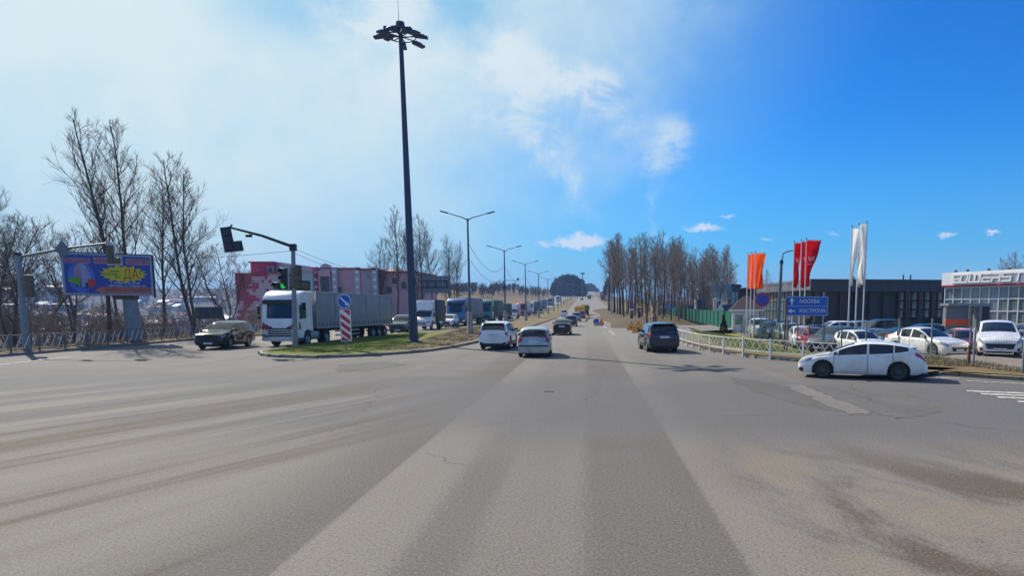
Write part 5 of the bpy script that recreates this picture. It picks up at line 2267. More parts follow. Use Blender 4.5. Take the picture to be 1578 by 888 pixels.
# fascia panels (each a part)
npan = 14
for i in range(npan):
    p = A_ + (Bq - A_) * (i / npan); q = A_ + (Bq - A_) * ((i + 1) / npan)
    slab(big, 'fascia_panel', p + dR * .015, q - dR * .015, zf, zt, .6, M_DKPANEL)
for i in range(9):
    p = Cq + (A_ - Cq) * (i / 9); q = Cq + (A_ - Cq) * ((i + 1) / 9)
    slab(big, 'fascia_panel', p + dL * .015, q - dL * .015, zf + .2, zt - .003, .6, M_GRPANEL)
# recessed walls
slab(big, 'wall', A_ + nR * 1.5 + dR * 1.0, A_ + (Bq - A_) * .66 + nR * 1.5, -.7, zf + .1, .4, M_DKWALL)
slab(big, 'plinth', A_ + nR * 1.2, Bq + nR * 1.2, -.8, .95, .5, M_DKPANEL)
# glazed bays at the right end, the light behind put into the pane colour
M_BRIGHTPANE = mat('bright_pane', (.30, .28, .25), .1, 0, .4, .35, coat=.5)
w_ = (Bq - A_).length
o_ = A_ + dR * (w_ * .665) + nR * 1.5
glass_wall(big, (o_.x, o_.y, .95), (dR.x, dR.y, 0), w_ * .335, zf - .95, 7, 3, M_BRIGHTPANE, M_DKWALL, .22, .3)
for i in range(4):
    p = A_ + dR * (w_ * (.70 + i * .095)) + nR * .4
    MB().box((p.x, p.y, zf / 2 - .35), (.5, .5, zf + .7)).build('column', M_DKWALL, big)
for i in range(7):
    p = A_ + dR * (w_ * (.03 + i * .105)) + nR * 1.1
    MB().box((p.x, p.y, zf / 2 - .35), (.28, .28, zf + .7)).build('column', M_DKWALL, big)
slab(big, 'plinth', Cq + nL * .6, A_ + nL * .6, -.8, .5, .5, M_DKPANEL)
# the left face: dark bay then greenish glazing
o_ = Cq + nL * .8
wl = (A_ - Cq).length
glass_wall(big, (o_.x, o_.y, .5), (dL.x, dL.y, 0), wl * .62, zf - .3, 9, 3, M_CURT, M_FRAMED, .12, .12)
slab(big, 'wall', Cq + dL * wl * .62 + nL * .8, A_ + nL * .8, -.8, zf + .25, .4, M_DKWALL)
rp = [Cq, A_, Bq, Bq + nR * 18, Cq + nR * 10]
MB().prism([(p.x, p.y) for p in rp], 'z', zt - .5, zt - .35).build('roof', M_DKPANEL, big)
slab(big, 'wall', Bq + nR * 10, Cq + nR * 10, 0, zt - .5, .3, M_DKWALL)
for px in (1316, 1324, 1392, 1403):                     # small things on the roof
    p = D(px, 428, yc_ + 6)
    MB().box((p.x, p.y, zt + .2), (.16, .16, 1.4 if px > 1390 else .8)).build('vent_pipe', M_DKPANEL, big)

# small glazed building further left with the navy parapet
sm_b = thing('glass_office', 'small glazed building with a grey and navy parapet left of the orange flags', 'building', (0, 0, 0))
y0 = 138.0
xa, xb, xd = D(1096, HZ, y0).x, D(1127, HZ, y0).x, D(1141, HZ, y0 + 2).x
zt2, zf2 = D(950, 438, y0).z, D(950, 449.5, y0).z
slab(sm_b, 'parapet', (xa, y0), (xb, y0), zf2, zt2, .5, M_GRPANEL)
slab(sm_b, 'parapet', (xb, y0 + .002), (xd, y0 + 2), zf2, zt2 + .003, .5, mat('navy_cladding', (.02, .035, .08), .4, .3))
glass_wall(sm_b, (xa, y0 + .3, .2), (1, 0, 0), xb - xa, zf2 - .2, 4, 4, M_CURT, M_FRAME, .12, .12)
dd = Vector((xd - xb, 2, 0)).normalized()
glass_wall(sm_b, (xb, y0 + .3, .2), dd, (Vector((xd, y0 + 2)) - Vector((xb, y0))).length, zf2 - .2, 2, 4, M_CURT, M_FRAMED, .1, .12)
MB().box(((xa + xd) / 2, y0 + 6.3, zt2 - .4), (xd - xa, 11, .3)).build('roof', M_DKPANEL, sm_b)
MB().box(((xa + xd) / 2, y0 + 11.5, zt2 / 2), (xd - xa, .4, zt2)).build('wall', M_GRPANEL, sm_b)

# guard hut with the brown hipped roof
M_ROOFB = mat('brown_roof_tiles', (.085, .045, .038), .7, 0, .2, 4)
M_HUT = mat('hut_white_wall', (.62, .60, .55), .7, 0, .1)
hp = P(1152, 508, 0)
hut = thing('guard_hut', 'small white guard hut with a brown hipped roof behind the orange flagpoles', 'hut', (hp.x, hp.y + 1.5, -.42), -.15)
MB().box((0, 0, 1.35), (3.0, 3.0, 2.7)).build('wall', M_HUT, hut)
e_ = 1.95
rt = MB().add([(-e_, -e_, 2.6), (e_, -e_, 2.6), (e_, e_, 2.6), (-e_, e_, 2.6), (-.25, 0, 4.3), (.25, 0, 4.3)], [(0, 1, 5, 4), (1, 2, 5), (2, 3, 4, 5), (3, 0, 4), (0, 3, 2, 1)]).build('roof', M_ROOFB, hut)
MB().box((0, -e_, 2.62), (2 * e_ + .1, .08, .16)).build('gutter', M_WHITE, rt)
for x in (-.75, .75):
    f = MB().box((x, -1.51, 1.55), (1.1, .06, 1.3)).build('window', M_WHITE, hut)
    MB().box((x, -1.545, 1.55), (.94, .04, 1.14)).build('pane', M_CURT, f)
dr = MB().box((-1.51, .2, 1.05), (.06, .95, 2.1)).build('door', M_FRAME, hut)
MB().box((-1.56, .5, 1.05), (.05, .05, .16)).build('door_handle', M_DARKSTEEL, dr)

# ---------------------------------------------------------------- white showroom with the lettering
wh = thing('showroom_building', 'white-topped glass showroom with raised lettering at the right edge', 'building', (0, 0, 0))
yL = 60.0
L0 = Vector((D(1449, HZ, yL).x, yL))
yRt = 46.0
zt3 = D(1449, 421, yL).z
zr3 = D(1449, 441, yL).z
R0 = Vector((D(1770, HZ, yRt).x, yRt))
# direction chosen so that the top edge climbs from row 421 to row 416.5 across the visible part
dW = (R0 - L0).normalized(); nW = Vector((-dW.y, dW.x))
M_WPAN = mat('white_cladding', (.84, .83, .81), .4, .1, .04, .5)
M_RSTRIP = mat('red_trim', (.40, .02, .035), .4, 0, .08)
nP = 7
for i in range(nP):
    p = L0 + (R0 - L0) * (i / nP); q = L0 + (R0 - L0) * ((i + 1) / nP)
    slab(wh, 'fascia_panel', p + dW * .006, q - dW * .006, zr3, zt3, .8, M_WPAN)
slab(wh, 'trim_strip', L0 - nW * .05 + dW * .01, R0 - nW * .05, zr3 - .07, zr3 + .05, .9, M_RSTRIP)
wW = (R0 - L0).length
g0 = L0 + nW * .35 + dW * .15
colw = .82
ncol = int((wW - .2) / colw)
glass_wall(wh, (g0.x, g0.y, .2), (dW.x, dW.y, 0), ncol * colw, zr3 - .36, ncol, 4, M_CURT, M_FRAME, .10, .12)
slab(wh, 'plinth', L0 + dW * .1, R0, -.8, .2, .8, M_GREYP)
slab(wh, 'wall', L0 + nW * 6.5, R0 + nW * 6.5, 0, zr3, .3, M_GREYP)
rp = [L0 + nW * .8 + dW * .02, R0 + nW * .8, R0 + nW * 14, L0 + nW * 14 + dW * .02]
MB().prism([(p.x, p.y) for p in rp], 'z', zt3 - .45, zt3 - .3).build('roof', M_GREYP, wh)
sd_ = [L0 + nW * .8 + dW * .03, L0 + nW * 14 + dW * .03, L0 + nW * 14 + dW * .33, L0 + nW * .8 + dW * .33]
MB().prism([(p.x, p.y) for p in sd_], 'z', -.6, zt3 - .46).build('wall', M_WPAN, wh)
for t in (.06, .13, .25, .36):
    p = L0 + dW * (wW * t) + nW * .5
    MB().box((p.x, p.y, zt3 + .1), (.10, .3, .22)).build('spotlight', M_BLACK, wh)

# raised lettering, built from bars: S O W E A S T (square type)
FW = facing((L0.x, L0.y, 0), (dW.x, dW.y, 0))
LET = {
    'S': [((0, 1), (1, 1)), ((0, 1), (0, .5)), ((0, .5), (1, .5)), ((1, .5), (1, 0)), ((1, 0), (0, 0))],
    'O': [((0, 0), (0, 1)), ((0, 1), (1, 1)), ((1, 1), (1, 0)), ((1, 0), (0, 0))],
    'W': [((0, 1), (0, 0)), ((0, 0), (1.2, 0)), ((.6, 0), (.6, .9)), ((1.2, 0), (1.2, 1))],
    'E': [((0, 1), (1, 1)), ((0, .5), (1, .5)), ((0, 0), (1, 0)), ((0, 0), (0, .5))],
    'A': [((0, 1), (1, 1)), ((1, 1), (1, 0)), ((0, .45), (1, .45)), ((0, 0), (0, .45))],
    'T': [((-.1, 1), (1.1, 1)), ((.5, 1), (.5, 0))],
}
zc = (zt3 + zr3) / 2
lh, lw, gap_ = .62, .70, .32
M_LETT = mat('white_letter_face', (.80, .80, .80), .35, .0, .03)
M_LETD = mat('letter_side_shadow_grey', (.22, .22, .23), .5, .2, .05)  # backing bars: letter sides plus their shadow, put in as dark grey


def u_of(px):
    """distance along the facade of the point seen in photo column px"""
    k = (px - CX) / F * math.sqrt(1 + TP * TP) * (1 / math.sqrt(1 + TP * TP))
    k = D(px, HZ, 1.0).x
    # (L0 + dW*u).x = k * (L0 + dW*u).y
    return (k * L0.y - L0.x) / (dW.x - k * dW.y)


word = 'SOWEAST'
cols_ = [(1467, 1478), (1479, 1490), (1492, 1510), (1512, 1525), (1527, 1540), (1542, 1557), (1560, 1573)]
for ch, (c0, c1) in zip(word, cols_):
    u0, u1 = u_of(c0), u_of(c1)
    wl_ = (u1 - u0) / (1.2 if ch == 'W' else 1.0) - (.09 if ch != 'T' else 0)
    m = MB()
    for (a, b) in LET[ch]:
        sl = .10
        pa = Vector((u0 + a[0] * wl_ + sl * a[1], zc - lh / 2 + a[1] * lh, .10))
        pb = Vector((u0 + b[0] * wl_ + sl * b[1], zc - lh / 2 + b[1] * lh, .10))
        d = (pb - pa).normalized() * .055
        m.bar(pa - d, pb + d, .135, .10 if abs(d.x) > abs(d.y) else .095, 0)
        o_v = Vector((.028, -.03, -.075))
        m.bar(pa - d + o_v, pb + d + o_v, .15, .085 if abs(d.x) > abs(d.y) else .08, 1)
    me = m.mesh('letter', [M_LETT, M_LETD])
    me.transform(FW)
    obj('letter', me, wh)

# grey portal with the orange-red band
pp = P(1470, 531, .2)
M_PORT = mat('grey_portal_panel', (.15, .155, .17), .5, .2, .08, .6)
gp = thing('entrance_portal', 'grey box-shaped entrance portal with an orange-red band in front of the showroom', 'portal', (0, 0, 0))
yp = 49.0
x0, x1, x2 = D(1462, HZ, yp).x, D(1497, HZ, yp).x, D(1524, HZ, yp + 1).x
ztp = D(950, 473, yp).z
MB().box(((x0 + x1) / 2, yp + .6, ztp / 2 + .1), (x1 - x0, .5, ztp)).build('panel', M_PORT, gp)
MB().box(((x0 + x2) / 2 - .35, yp + .5, ztp + .16), (x2 - x0 - .5, 1.3, .18)).build('lintel', M_GRPANEL, gp)
MB().box((x1 + .55, yp + .2, ztp / 2 + .05), (.16, .9, ztp)).build('jamb', M_GRPANEL, gp)
MB().box(((x1 + x2) / 2 + .3, yp + 1.15, ztp / 2 + .1), (x2 - x1 - .5, .4, ztp - .1)).build('panel', M_DKPANEL, gp)
zb_ = D(950, 497, yp).z
bnd = MB().box(((x0 + x1) / 2, yp + .33, zb_), (x1 - x0 + .04, .06, .42)).build('band', mat('orange_red_band', (.80, .07, .015), .4, 0, .05), gp)

# ---------------------------------------------------------------- things beyond the green fence
tent_m = mat('blue_awning', (.02, .26, .62), .5, 0, .1)
p = base_at(1028, 150)
tn = thing('awning_tent', 'bright blue awning over the far end of the green fence', 'awning', (p[0], p[1], p[2]))
zt_ = D(950, 469, 150).z - p[2]
MB().add([(-1.6, -1, zt_ - .9), (1.6, -1, zt_ - .9), (1.6, 1, zt_ - .9), (-1.6, 1, zt_ - .9), (-.9, 0, zt_), (.9, 0, zt_)], [(0, 1, 5, 4), (1, 2, 5), (2, 3, 4, 5), (3, 0, 4)]).build('canopy', tent_m, tn)
for sx in (-1.5, 1.5):
    for sy in (-.9, .9):
        MB().box((sx, sy, (zt_ - .9) / 2), (.08, .08, zt_ - .9)).build('pole', M_GALV, tn)
M_BLUEW = mat('blue_grey_hoarding', (.055, .08, .19), .6, 0, .15, .5)
hd_ = thing('hoarding', 'blue-grey hoarding wall behind the green fence', 'hoarding', (0, 0, 0))
yh = 140.0
xs_ = [D(px, HZ, yh).x for px in np.linspace(1046, 1152, 13)]
zh0, zh1 = 0.0, D(950, 470, yh).z
for a, b in zip(xs_[:-1], xs_[1:]):
    MB().box(((a + b) / 2, yh - 4, (zh1 + zh0) / 2), (b - a - .05, .08, zh1 - zh0 + random.uniform(-.15, .15))).build('panel', M_BLUEW, hd_)
p = D(1083, 466, 132)
bb = thing('site_cabin', 'blue cabin with a white end standing behind the hoarding', 'cabin', (p.x, 132.5, 0))
MB().box((0, 0, p.z / 2), (2.6, 2, p.z + 1.0)).build('wall', M_BLUEW, bb)
MB().box((-1.35, -.2, p.z / 2), (.3, 1.7, p.z + 1.0)).build('end_panel', M_WHITE, bb)
MB().box((0, 0, p.z + .56), (3.0, 2.2, .1)).build('roof', M_GRPANEL, bb)
p = D(1106, 467, 128)
kb = thing('gate_kiosk', 'white arched kiosk in front of the small glazed building', 'kiosk', (p.x, 128, 0))
MB().prism([(-.8, 0), (.8, 0), (.8, p.z + .6), (.5, p.z + .9), (-.5, p.z + .9), (-.8, p.z + .6)], 'y', -.4, .4).build('wall', M_WHITE, kb)
MB().box((.15, -.42, p.z - .6), (.7, .06, 1.6)).build('door', M_WINDK, kb)


# ================================================================== STREET FURNITURE
M_MAST = mat('mast_paint', (.035, .052, .098), .5, .3, .12, 1)
M_POLE = mat('lamp_pole_steel', '#5d6a75', .5, .5, .12, 2)
M_OLIVE = mat('signal_back_olive', (.10, .085, .05), .6, 0, .2, 4)
M_SIGDK = mat('signal_housing_dark', (.02, .028, .045), .5, 0, .15, 4)
M_LENS = mat('unlit_lens', (.02, .02, .022), .25, 0, .2)
M_GREEN = mat('lit_green_lens', (.02, .30, .07), .3, 0, .05, emit=(.02, .8, .12), estr=.32)
M_FRAMEW = mat('signal_backplate_white', (.50, .49, .48), .6, 0, .08)

# ---- tall floodlight mast on the median
b = P(638, 528, .14)
mast = thing('floodlight_mast', 'very tall dark tapered floodlight mast on the grass median', 'light mast', b)
HM = D(622, 46, b.y).z
lean = -.010                                  # the real mast leans a little
def mp(z): return Vector((lean * z, 0, z))
MB().tube([mp(-.1), mp(HM * .33), mp(HM * .66), mp(HM)], [.295, .235, .18, .13], 16).build('shaft', M_MAST, mast, smooth=30)
MB().tube([mp(0), mp(.12)], [.5, .5], 16).build('base_flange', M_MAST, mast, smooth=30)
MB().rbox(mp(1.1) + Vector((0, -.31, 0)), (.28, .08, .7), .02).build('hatch', M_MAST, mast)
ringz = HM - .55
rc = mp(ringz)
rg = MB()
pts = [rc + Vector((0.92 * math.cos(a), 0.92 * math.sin(a), 0)) for a in np.linspace(0, 2 * PI, 33)]
rg.tube(pts, .035, 5, cap=False)
rg.tube([p + Vector((0, 0, .32)) for p in pts], .03, 5, cap=False)
for a in np.linspace(0, 2 * PI, 9)[:-1]:
    rg.bar(rc, rc + Vector((0.92 * math.cos(a), 0.92 * math.sin(a), 0)), .05)
rg.build('ring_frame', M_MAST, mast, smooth=30)
MB().tube([mp(HM - .1), mp(HM + .35)], [.33, .26], 10).build('head_cap', M_MAST, mast, smooth=30)
MB().rbox(rc + Vector((-.55, -.1, .42)), (.95, .42, .32), .05).build('control_box', M_MAST, mast)
MB().rbox(rc + Vector((.45, -.25, .34)), (.7, .36, .3), .05).build('control_box', M_MAST, mast)
MB().tube([mp(HM + .3) + Vector((-.08, 0, 0)), mp(HM + 1.9) + Vector((-.08, 0, 0))], [.02, .008], 5).build('lightning_rod', M_MAST, mast)
for a, tz in ((0, 0), (50, -.12), (100, -.1), (180, 0), (235, -.15), (295, -.12), (325, -.05), (140, .28)):
    d = Vector((math.cos(R(a)), math.sin(R(a)), 0))
    fl = MB()
    c = rc + d * 1.33 + Vector((0, 0, tz))
    M4 = Matrix.Translation(c) @ Matrix.Rotation(R(a), 4, 'Z') @ Matrix.Rotation(.12, 4, 'Y')
    fl.box((0, 0, 0), (.78, .36, .13), M=M4)
    fl.box((-.05, 0, .10), (.45, .26, .08), M=M4)
    fl.bar(rc + d * .9, c - d * .3, .06)
    fl.build('floodlight', M_MAST, mast)

# ---- double street lamps on the median
def lamp_proto():
    root = thing('street_lamp', 'x', 'street lamp', (0, 0, 0), 0, 'double street lamps along the median')
    MB().tube([(0, 0, -.2), (0, 0, 1.9), (0, 0, 2.0)], [.30, .215, .15], 8).build('base', M_CONC, root, smooth=20)
    MB().tube([(0, 0, 1.9), (0, 0, 6), (0, 0, 10.2)], [.125, .10, .075], 10).build('pole', M_POLE, root, smooth=30)
    MB().tube([(0, 0, 10.05), (0, 0, 10.3)], [.10, .10], 10).build('collar', M_POLE, root, smooth=30)
    for sd in (1, -1):
        MB().tube([(0, 0, 10.2), (sd * .5, 0, 10.42), (sd * 1.75, 0, 10.78)], [.05, .045, .035], 7).build('arm', M_POLE, root, smooth=30)
        m = MB()
        m.rbox((0, 0, 0), (.72, .24, .11), .035)
        h = m.mesh('lamp_head', M_DARKSTEEL, 30)
        h.transform(Matrix.Translation((sd * 2.05, 0, 10.86)) @ Matrix.Rotation(-sd * .26, 4, 'Y'))
        obj('lamp_head', h, root)
    return root


lamps = [(724.8, 515, 0), (779, 501, 0), (810.5, 494.8, 0), (830.5, 490.6, 0)]
spots = []
for px, py, z in lamps:
    p = P(px, py, .1)
    spots.append((p.x, p.y, .1))
for y in (203, 237, 271, 305, 339, 373, 407, 441, 475, 509, 545, 582, 620, 660):
    spots.append((-11.5 + xc(y), y, zr(y) + .15))
order = ['nearest', 'second', 'third', 'fourth', 'fifth', 'sixth', 'seventh', 'eighth', 'ninth', 'tenth', 'eleventh', 'twelfth', 'thirteenth', 'fourteenth', 'fifteenth', 'sixteenth', 'seventeenth', 'farthest']
lp0 = lamp_proto()
LAMPS = []
for i, s in enumerate(spots):
    o = lp0 if i == 0 else copy_tree(lp0)
    at(o, s, .043 + random.uniform(-.05, .05))
    o['label'] = {0: 'nearest double-armed street lamp, just behind the tall floodlight mast on the median', 1: 'double-armed street lamp with a camera bracket on the median'}.get(i, 'double-armed street lamp, %s along the median from the tall mast' % order[i])
    LAMPS.append(o)
MB().bar((0, 0, 6.15), (1.75, 0, 6.18), .06).build('camera_arm', M_POLE, LAMPS[1])
MB().rbox((1.85, -.05, 6.35), (.24, .42, .34), .04).build('camera', M_DARKSTEEL, LAMPS[1])
MB().rbox((-.05, -.18, 5.2), (.3, .2, .5), .03).build('control_box', M_DARKSTEEL, LAMPS[1])


def cable(a, b, sag, label, r=.016):
    a, b = Vector(a), Vector(b)
    pts = [a.lerp(b, t) - Vector((0, 0, sag * 4 * t * (1 - t))) for t in np.linspace(0, 1, 17)]
    tag(MB().tube(pts, r, 4).build('overhead_cable', M_BLACK), label, 'cable', 'overhead cables')


for i in range(4):
    a, b = Vector(spots[i]), Vector(spots[i + 1])
    cable(a + Vector((.1, 0, 8.0)), b + Vector((-.08, 0, 8.2)), 1.5, 'sagging upper cable from the %s to the %s double lamp post' % (order[i], order[i + 1]), .022)
    if i < 1:
        cable(a + Vector((.1, 0, 6.7)), b + Vector((-.08, 0, 6.7)), 1.3, 'sagging lower cable between the two nearest double lamp posts', .022)

# ---- traffic signals
def signal_head(parent, c, rz, m_body, side, plate=True, lit=None, back=False, s=1.0, tilt=0.0):
    """three-aspect head with an extra section at the bottom (side = -1 left, +1 right); local -y is the face"""
    T = Matrix.Translation(c) @ Matrix.Rotation(rz, 4, 'Z') @ Matrix.Rotation(tilt, 4, 'Y') @ Matrix.Diagonal((s, s, s, 1))
    hm = MB()
    for k in range(3):
        hm.rbox((0, 0, .62 - k * .35), (.34, .20, .335), .03)
    hm.rbox((side * .36, 0, -.08), (.34, .20, .335), .03)
    me = hm.mesh('signal_head', m_body, 30)
    me.transform(T)
    h = obj('signal_head', me, parent)
    if plate:
        m = MB()
        o = [(-.24, -.33), (-.24, .88), (.24, .88), (.24, .17), (.61, .17), (.61, -.33)]
        if side < 0: o = [(-q[0], q[1]) for q in reversed(o)]
        m.prism(o, 'y', .02, .045, M=T)
        m.build('backplate', M_FRAMEW if plate is True else plate, h)
    if not back:
        for k, (x, z) in enumerate(((0, .62), (0, .27), (0, -.08), (side * .36, -.08))):
            l = MB()
            Ml = T @ Matrix.Translation((x, -.105, z)) @ Matrix.Rotation(PI / 2, 4, 'X')
            l.lathe([(.13, -.02), (.13, .012), (0, .022)], 18, Ml)
            l.build('lens', M_GREEN if lit == k else M_LENS, h, smooth=30)
            v = MB()
            rows = []
            for yy in (-.10, -.30):
                rows.append([T @ Vector((x + .15 * math.cos(t), yy, z + .15 * math.sin(t))) for t in np.linspace(-.2, PI + .2, 10)])
            v.grid(rows)
            v.build('visor', m_body, h, smooth=0, fixn=False)
    return h


b = P(455, 535.5, .14)
sg = thing('traffic_signal', 'leaning grey traffic signal post with a lit green arrow and a long overhead arm', 'traffic light', b)
ztop = D(443, 381, b.y).z
xt = D(443, 381, b.y).x - b.x + .35
def sp_(z): return Vector((xt * z / ztop * .9, 0, z))
MB().tube([sp_(-.2), sp_(.9), sp_(ztop)], [.165, .14, .11], 12).build('pole', M_GALV, sg, smooth=30)
e1 = D(352, 350, b.y - 2.5) - b
MB().tube([sp_(ztop - .12), sp_(ztop - .1).lerp(e1, .5) + Vector((0, 0, .08)), e1], [.095, .075, .055], 9).build('arm', M_DARKSTEEL, sg, smooth=30)
MB().rbox(sp_(ztop - .15), (.34, .34, .42), .05).build('bracket', M_DARKSTEEL, sg)
q = sp_(ztop - .1).lerp(e1, .70) + Vector((0, 0, -.02))
MB().rbox(q + Vector((0, 0, -.12)), (.34, .14, .16), .03).build('detector', M_DARKSTEEL, sg)
c = D(356, 372, b.y - 2.5) - b
signal_head(sg, c + Vector((-.12, 0, -.22)), PI + .25, M_SIGDK, -1, M_SIGDK, None, True, 1.12, .13)
m = MB(); m.bar(e1 + Vector((.1, 0, .0)), c + Vector((.12, 0, .9)), .06); m.build('bracket', M_DARKSTEEL, sg)
c = D(440.5, 431, b.y) - b
signal_head(sg, c + Vector((0, -.22, -.28)), -.10, M_SIGDK, -1, True, 2, False, 1.18, .03)
c = D(455.5, 431, b.y) - b
signal_head(sg, c + Vector((.02, .05, -.24)), .5, M_OLIVE, 1, M_SIGDK, None, True, 1.2, .03)
m = MB(); m.bar(sp_(4.2) + Vector((-.3, -.1, 0)), sp_(4.2) + Vector((.3, .05, 0)), .05); m.bar(sp_(3.5) + Vector((-.3, -.1, 0)), sp_(3.5) + Vector((.3, .05, 0)), .05); m.build('bracket', M_DARKSTEEL, sg)

b2 = P(42, 541, .13)
s2 = thing('traffic_signal', 'grey traffic signal post at the left edge with an arm reaching over the billboard', 'traffic light', b2)
zt_ = D(28, 396, b2.y).z
x2 = D(28, 396, b2.y).x - b2.x
def s2_(z): return Vector((x2 * .9 * z / zt_, 0, z))
MB().tube([s2_(-.2), s2_(1.0), s2_(zt_)], [.20, .17, .125], 12).build('pole', M_GALV, s2, smooth=30)
MB().tube([s2_(zt_ - .05), s2_(zt_ + .1)], [.17, .17], 12).build('cap', M_DARKSTEEL, s2, smooth=30)
e2 = D(164, 375, b2.y) - b2
MB().tube([s2_(zt_ - .15), s2_(zt_ - .1).lerp(e2, .5) + Vector((0, 0, .05)), e2], [.085, .07, .05], 9).build('arm', M_GALV, s2, smooth=30)
c = D(173, 397, b2.y) - b2
signal_head(s2, c + Vector((-.05, -.05, -.1)), .0, M_OLIVE, 1, True, None, True, .95, 0)
m = MB(); m.bar(e2 + Vector((0, 0, -.02)), c + Vector((-.05, 0, .75)), .06); m.build('bracket', M_GALV, s2)
c = D(99, 385, b2.y) - b2
m = MB(); m.prism([(c.x - .42, c.z), (c.x, c.z - .5), (c.x + .42, c.z), (c.x, c.z + .5)], 'y', -.13, -.10); m.build('diamond_sign', M_SIGNBACK, s2)
m = MB(); m.prism([(c.x - .26, c.z - .05), (c.x + .22, c.z - .05), (c.x + .16, c.z - .48), (c.x - .2, c.z - .48)], 'y', -.09, -.06); m.build('sign_back', M_SIGNBACK, s2)
c = D(45.5, 441, b2.y) - b2
m = MB()
for k in (-1, 0, 1): m.rbox(c + Vector((0, 0, k * .40)), (.40, .24, .39), .03)
m.build('signal_head', M_OLIVE, s2, smooth=30)
cable(b2 + s2_(zt_ - .3), b + sp_(ztop - .35), .25, 'thin cable from the left signal post to the leaning one, across the billboard', .011)
cable(b + sp_(ztop - .2), D(600, 411, 117), 1.0, 'upper cable from the leaning signal post to the pink building', .014)
cable(b + sp_(ztop - .45), D(600, 414, 117), 1.2, 'lower cable from the leaning signal post to the pink building', .014)

# ---- keep-right sign with the striped board on the nose of the median
b = P(533, 540, .14)
ks = thing('keep_right_sign', 'round blue arrow sign above a red and white striped board on the median', 'road sign', b)
MB().tube([(0, .05, -.1), (0, .05, 3.35)], .045, 8).build('post', M_GALV, ks, smooth=30)
c = D(531, 464.5, b.y) - b
f = MB(); f.lathe([(.37, 0), (.37, .02), (0, .02)], 32, Matrix.Translation((c.x, -.03, c.z)) @ Matrix.Rotation(PI / 2, 4, 'X'))
f.lathe([(.37, 0), (0, 0)], 32, Matrix.Translation((c.x, -.03, c.z)) @ Matrix.Rotation(PI / 2, 4, 'X'))
dk = f.build('sign_disc', M_BLUE, ks)
rm = MB()
rm.lathe([(.375, .0), (.375, .026), (.345, .026), (.345, .0)], 32, Matrix.Translation((c.x, -.03, c.z)) @ Matrix.Rotation(PI / 2, 4, 'X'))
rm.build('sign_rim', M_WHITE, dk)
ar = MB()
A = Vector((c.x - .20, c.z + .20)); Bq_ = Vector((c.x + .16, c.z - .16)); n_ = Vector((.03, .03)); t_ = Vector((.707, -.707))
ar.prism([tuple(A - n_), tuple(Bq_ - n_ - t_ * .06), tuple(Bq_ - n_ * 3.2 - t_ * .06), tuple(Bq_ + t_ * .10), tuple(Bq_ + n_ * 3.2 - t_ * .06), tuple(Bq_ + n_ - t_ * .06), tuple(A + n_)], 'y', -.062, -.052)
ar.build('arrow', M_WHITE, dk)
x0, x1 = D(524.5, 500, b.y).x - b.x, D(541, 500, b.y).x - b.x
z1, z0 = D(533, 477, b.y).z - b.z, D(533, 526.5, b.y).z - b.z
bo = MB().box(((x0 + x1) / 2, 0, (z0 + z1) / 2), (x1 - x0, .03, z1 - z0)).build('striped_board', M_WHITE, ks)
xa, xb = x0 + .045, x1 - .045
w_ = xb - xa
nst = 4
ph = (z1 - z0 - .06) / nst
for k in range(nst):
    zt_k = z1 - .04 - k * ph
    pl = [(xa, zt_k), (xb, zt_k - w_ * .75), (xb, zt_k - w_ * .75 - ph * .56), (xa, zt_k - ph * .56)]
    pl = [(x, min(max(z, z0 + .03), z1 - .03)) for x, z in pl]
    if k == 0: MB().prism([(xa + .10, z1 - .03), (xb, z1 - .03), (xb, zt_k - w_ * .62)], 'y', -.024, -.016).build('stripe', M_RED, bo)
    q = [(xa, zt_k - ph * .42), (xb, zt_k - ph * .42 - w_ * .75), (xb, max(z0 + .03, zt_k - ph - w_ * .75 + .0)), (xa, zt_k - ph * .98)]
    q = [(x, max(z, z0 + .03)) for x, z in q]
    MB().prism(q, 'y', -.024, -.016).build('stripe', M_RED, bo)

# ---- direction sign
ds_y = 38.5
pl_ = P(1214, 543, .14)
x0, x1 = D(1211.5, HZ, ds_y).x, D(1275.5, HZ, ds_y).x
z1, z0 = D(1243, 457, ds_y).z, D(1243, 487, ds_y).z
ds = thing('direction_sign', 'blue direction sign reading МОСКВА and КОСТРОМА on two posts', 'road sign', (x0, ds_y, .12))
w_, zb0, zb1 = x1 - x0, z0 - .12, z1 - .12
for px in (1214.5, 1274 - 4):
    xp = D(px, HZ, ds_y).x - x0
    MB().tube([(xp, .09, -.1), (xp, .09, zb1 + (.25 if px > 1230 else -.05))], .045, 8).build('post', M_GALV, ds, smooth=30)
pn = MB().box((w_ / 2, 0, (zb0 + zb1) / 2), (w_, .04, zb1 - zb0)).build('sign_panel', M_BLUE, ds)
hgt = zb1 - zb0
zm = zb0 + hgt * .5
m = MB()
for (a, b_, z) in ((.0, w_, zb0 + .03), (.0, w_, zb1 - .03), (.03, w_ - .03, zm)):
    m.box(((a + b_) / 2, -.024, z), (b_ - a, .008, .022))
for x in (.02, w_ - .02):
    m.box((x, -.0245, zb0 + hgt / 2), (.022, .008, hgt - .1))
m.build('border', mat('sign_border_grey', (.45, .52, .62), .5), pn)
M_SGREY = mat('sign_letter_white', (.66, .70, .74), .5, 0, .04)
def arrow(cx, cz, ang, s):
    o = [(-.035, -.2), (.035, -.2), (.035, .02), (.13, .02), (0, .2), (-.13, .02), (-.035, .02)]
    ca, sa = math.cos(ang), math.sin(ang)
    o = [(cx + (x * ca - z * sa) * s, cz + (x * sa + z * ca) * s) for x, z in o]
    MB().prism(o, 'y', -.032, -.022).build('arrow', M_SGREY, pn)
arrow(w_ * .13, zb0 + hgt * .745, 0, hgt * .95)
arrow(w_ * .13, zb0 + hgt * .25, PI / 2, hgt * .95)
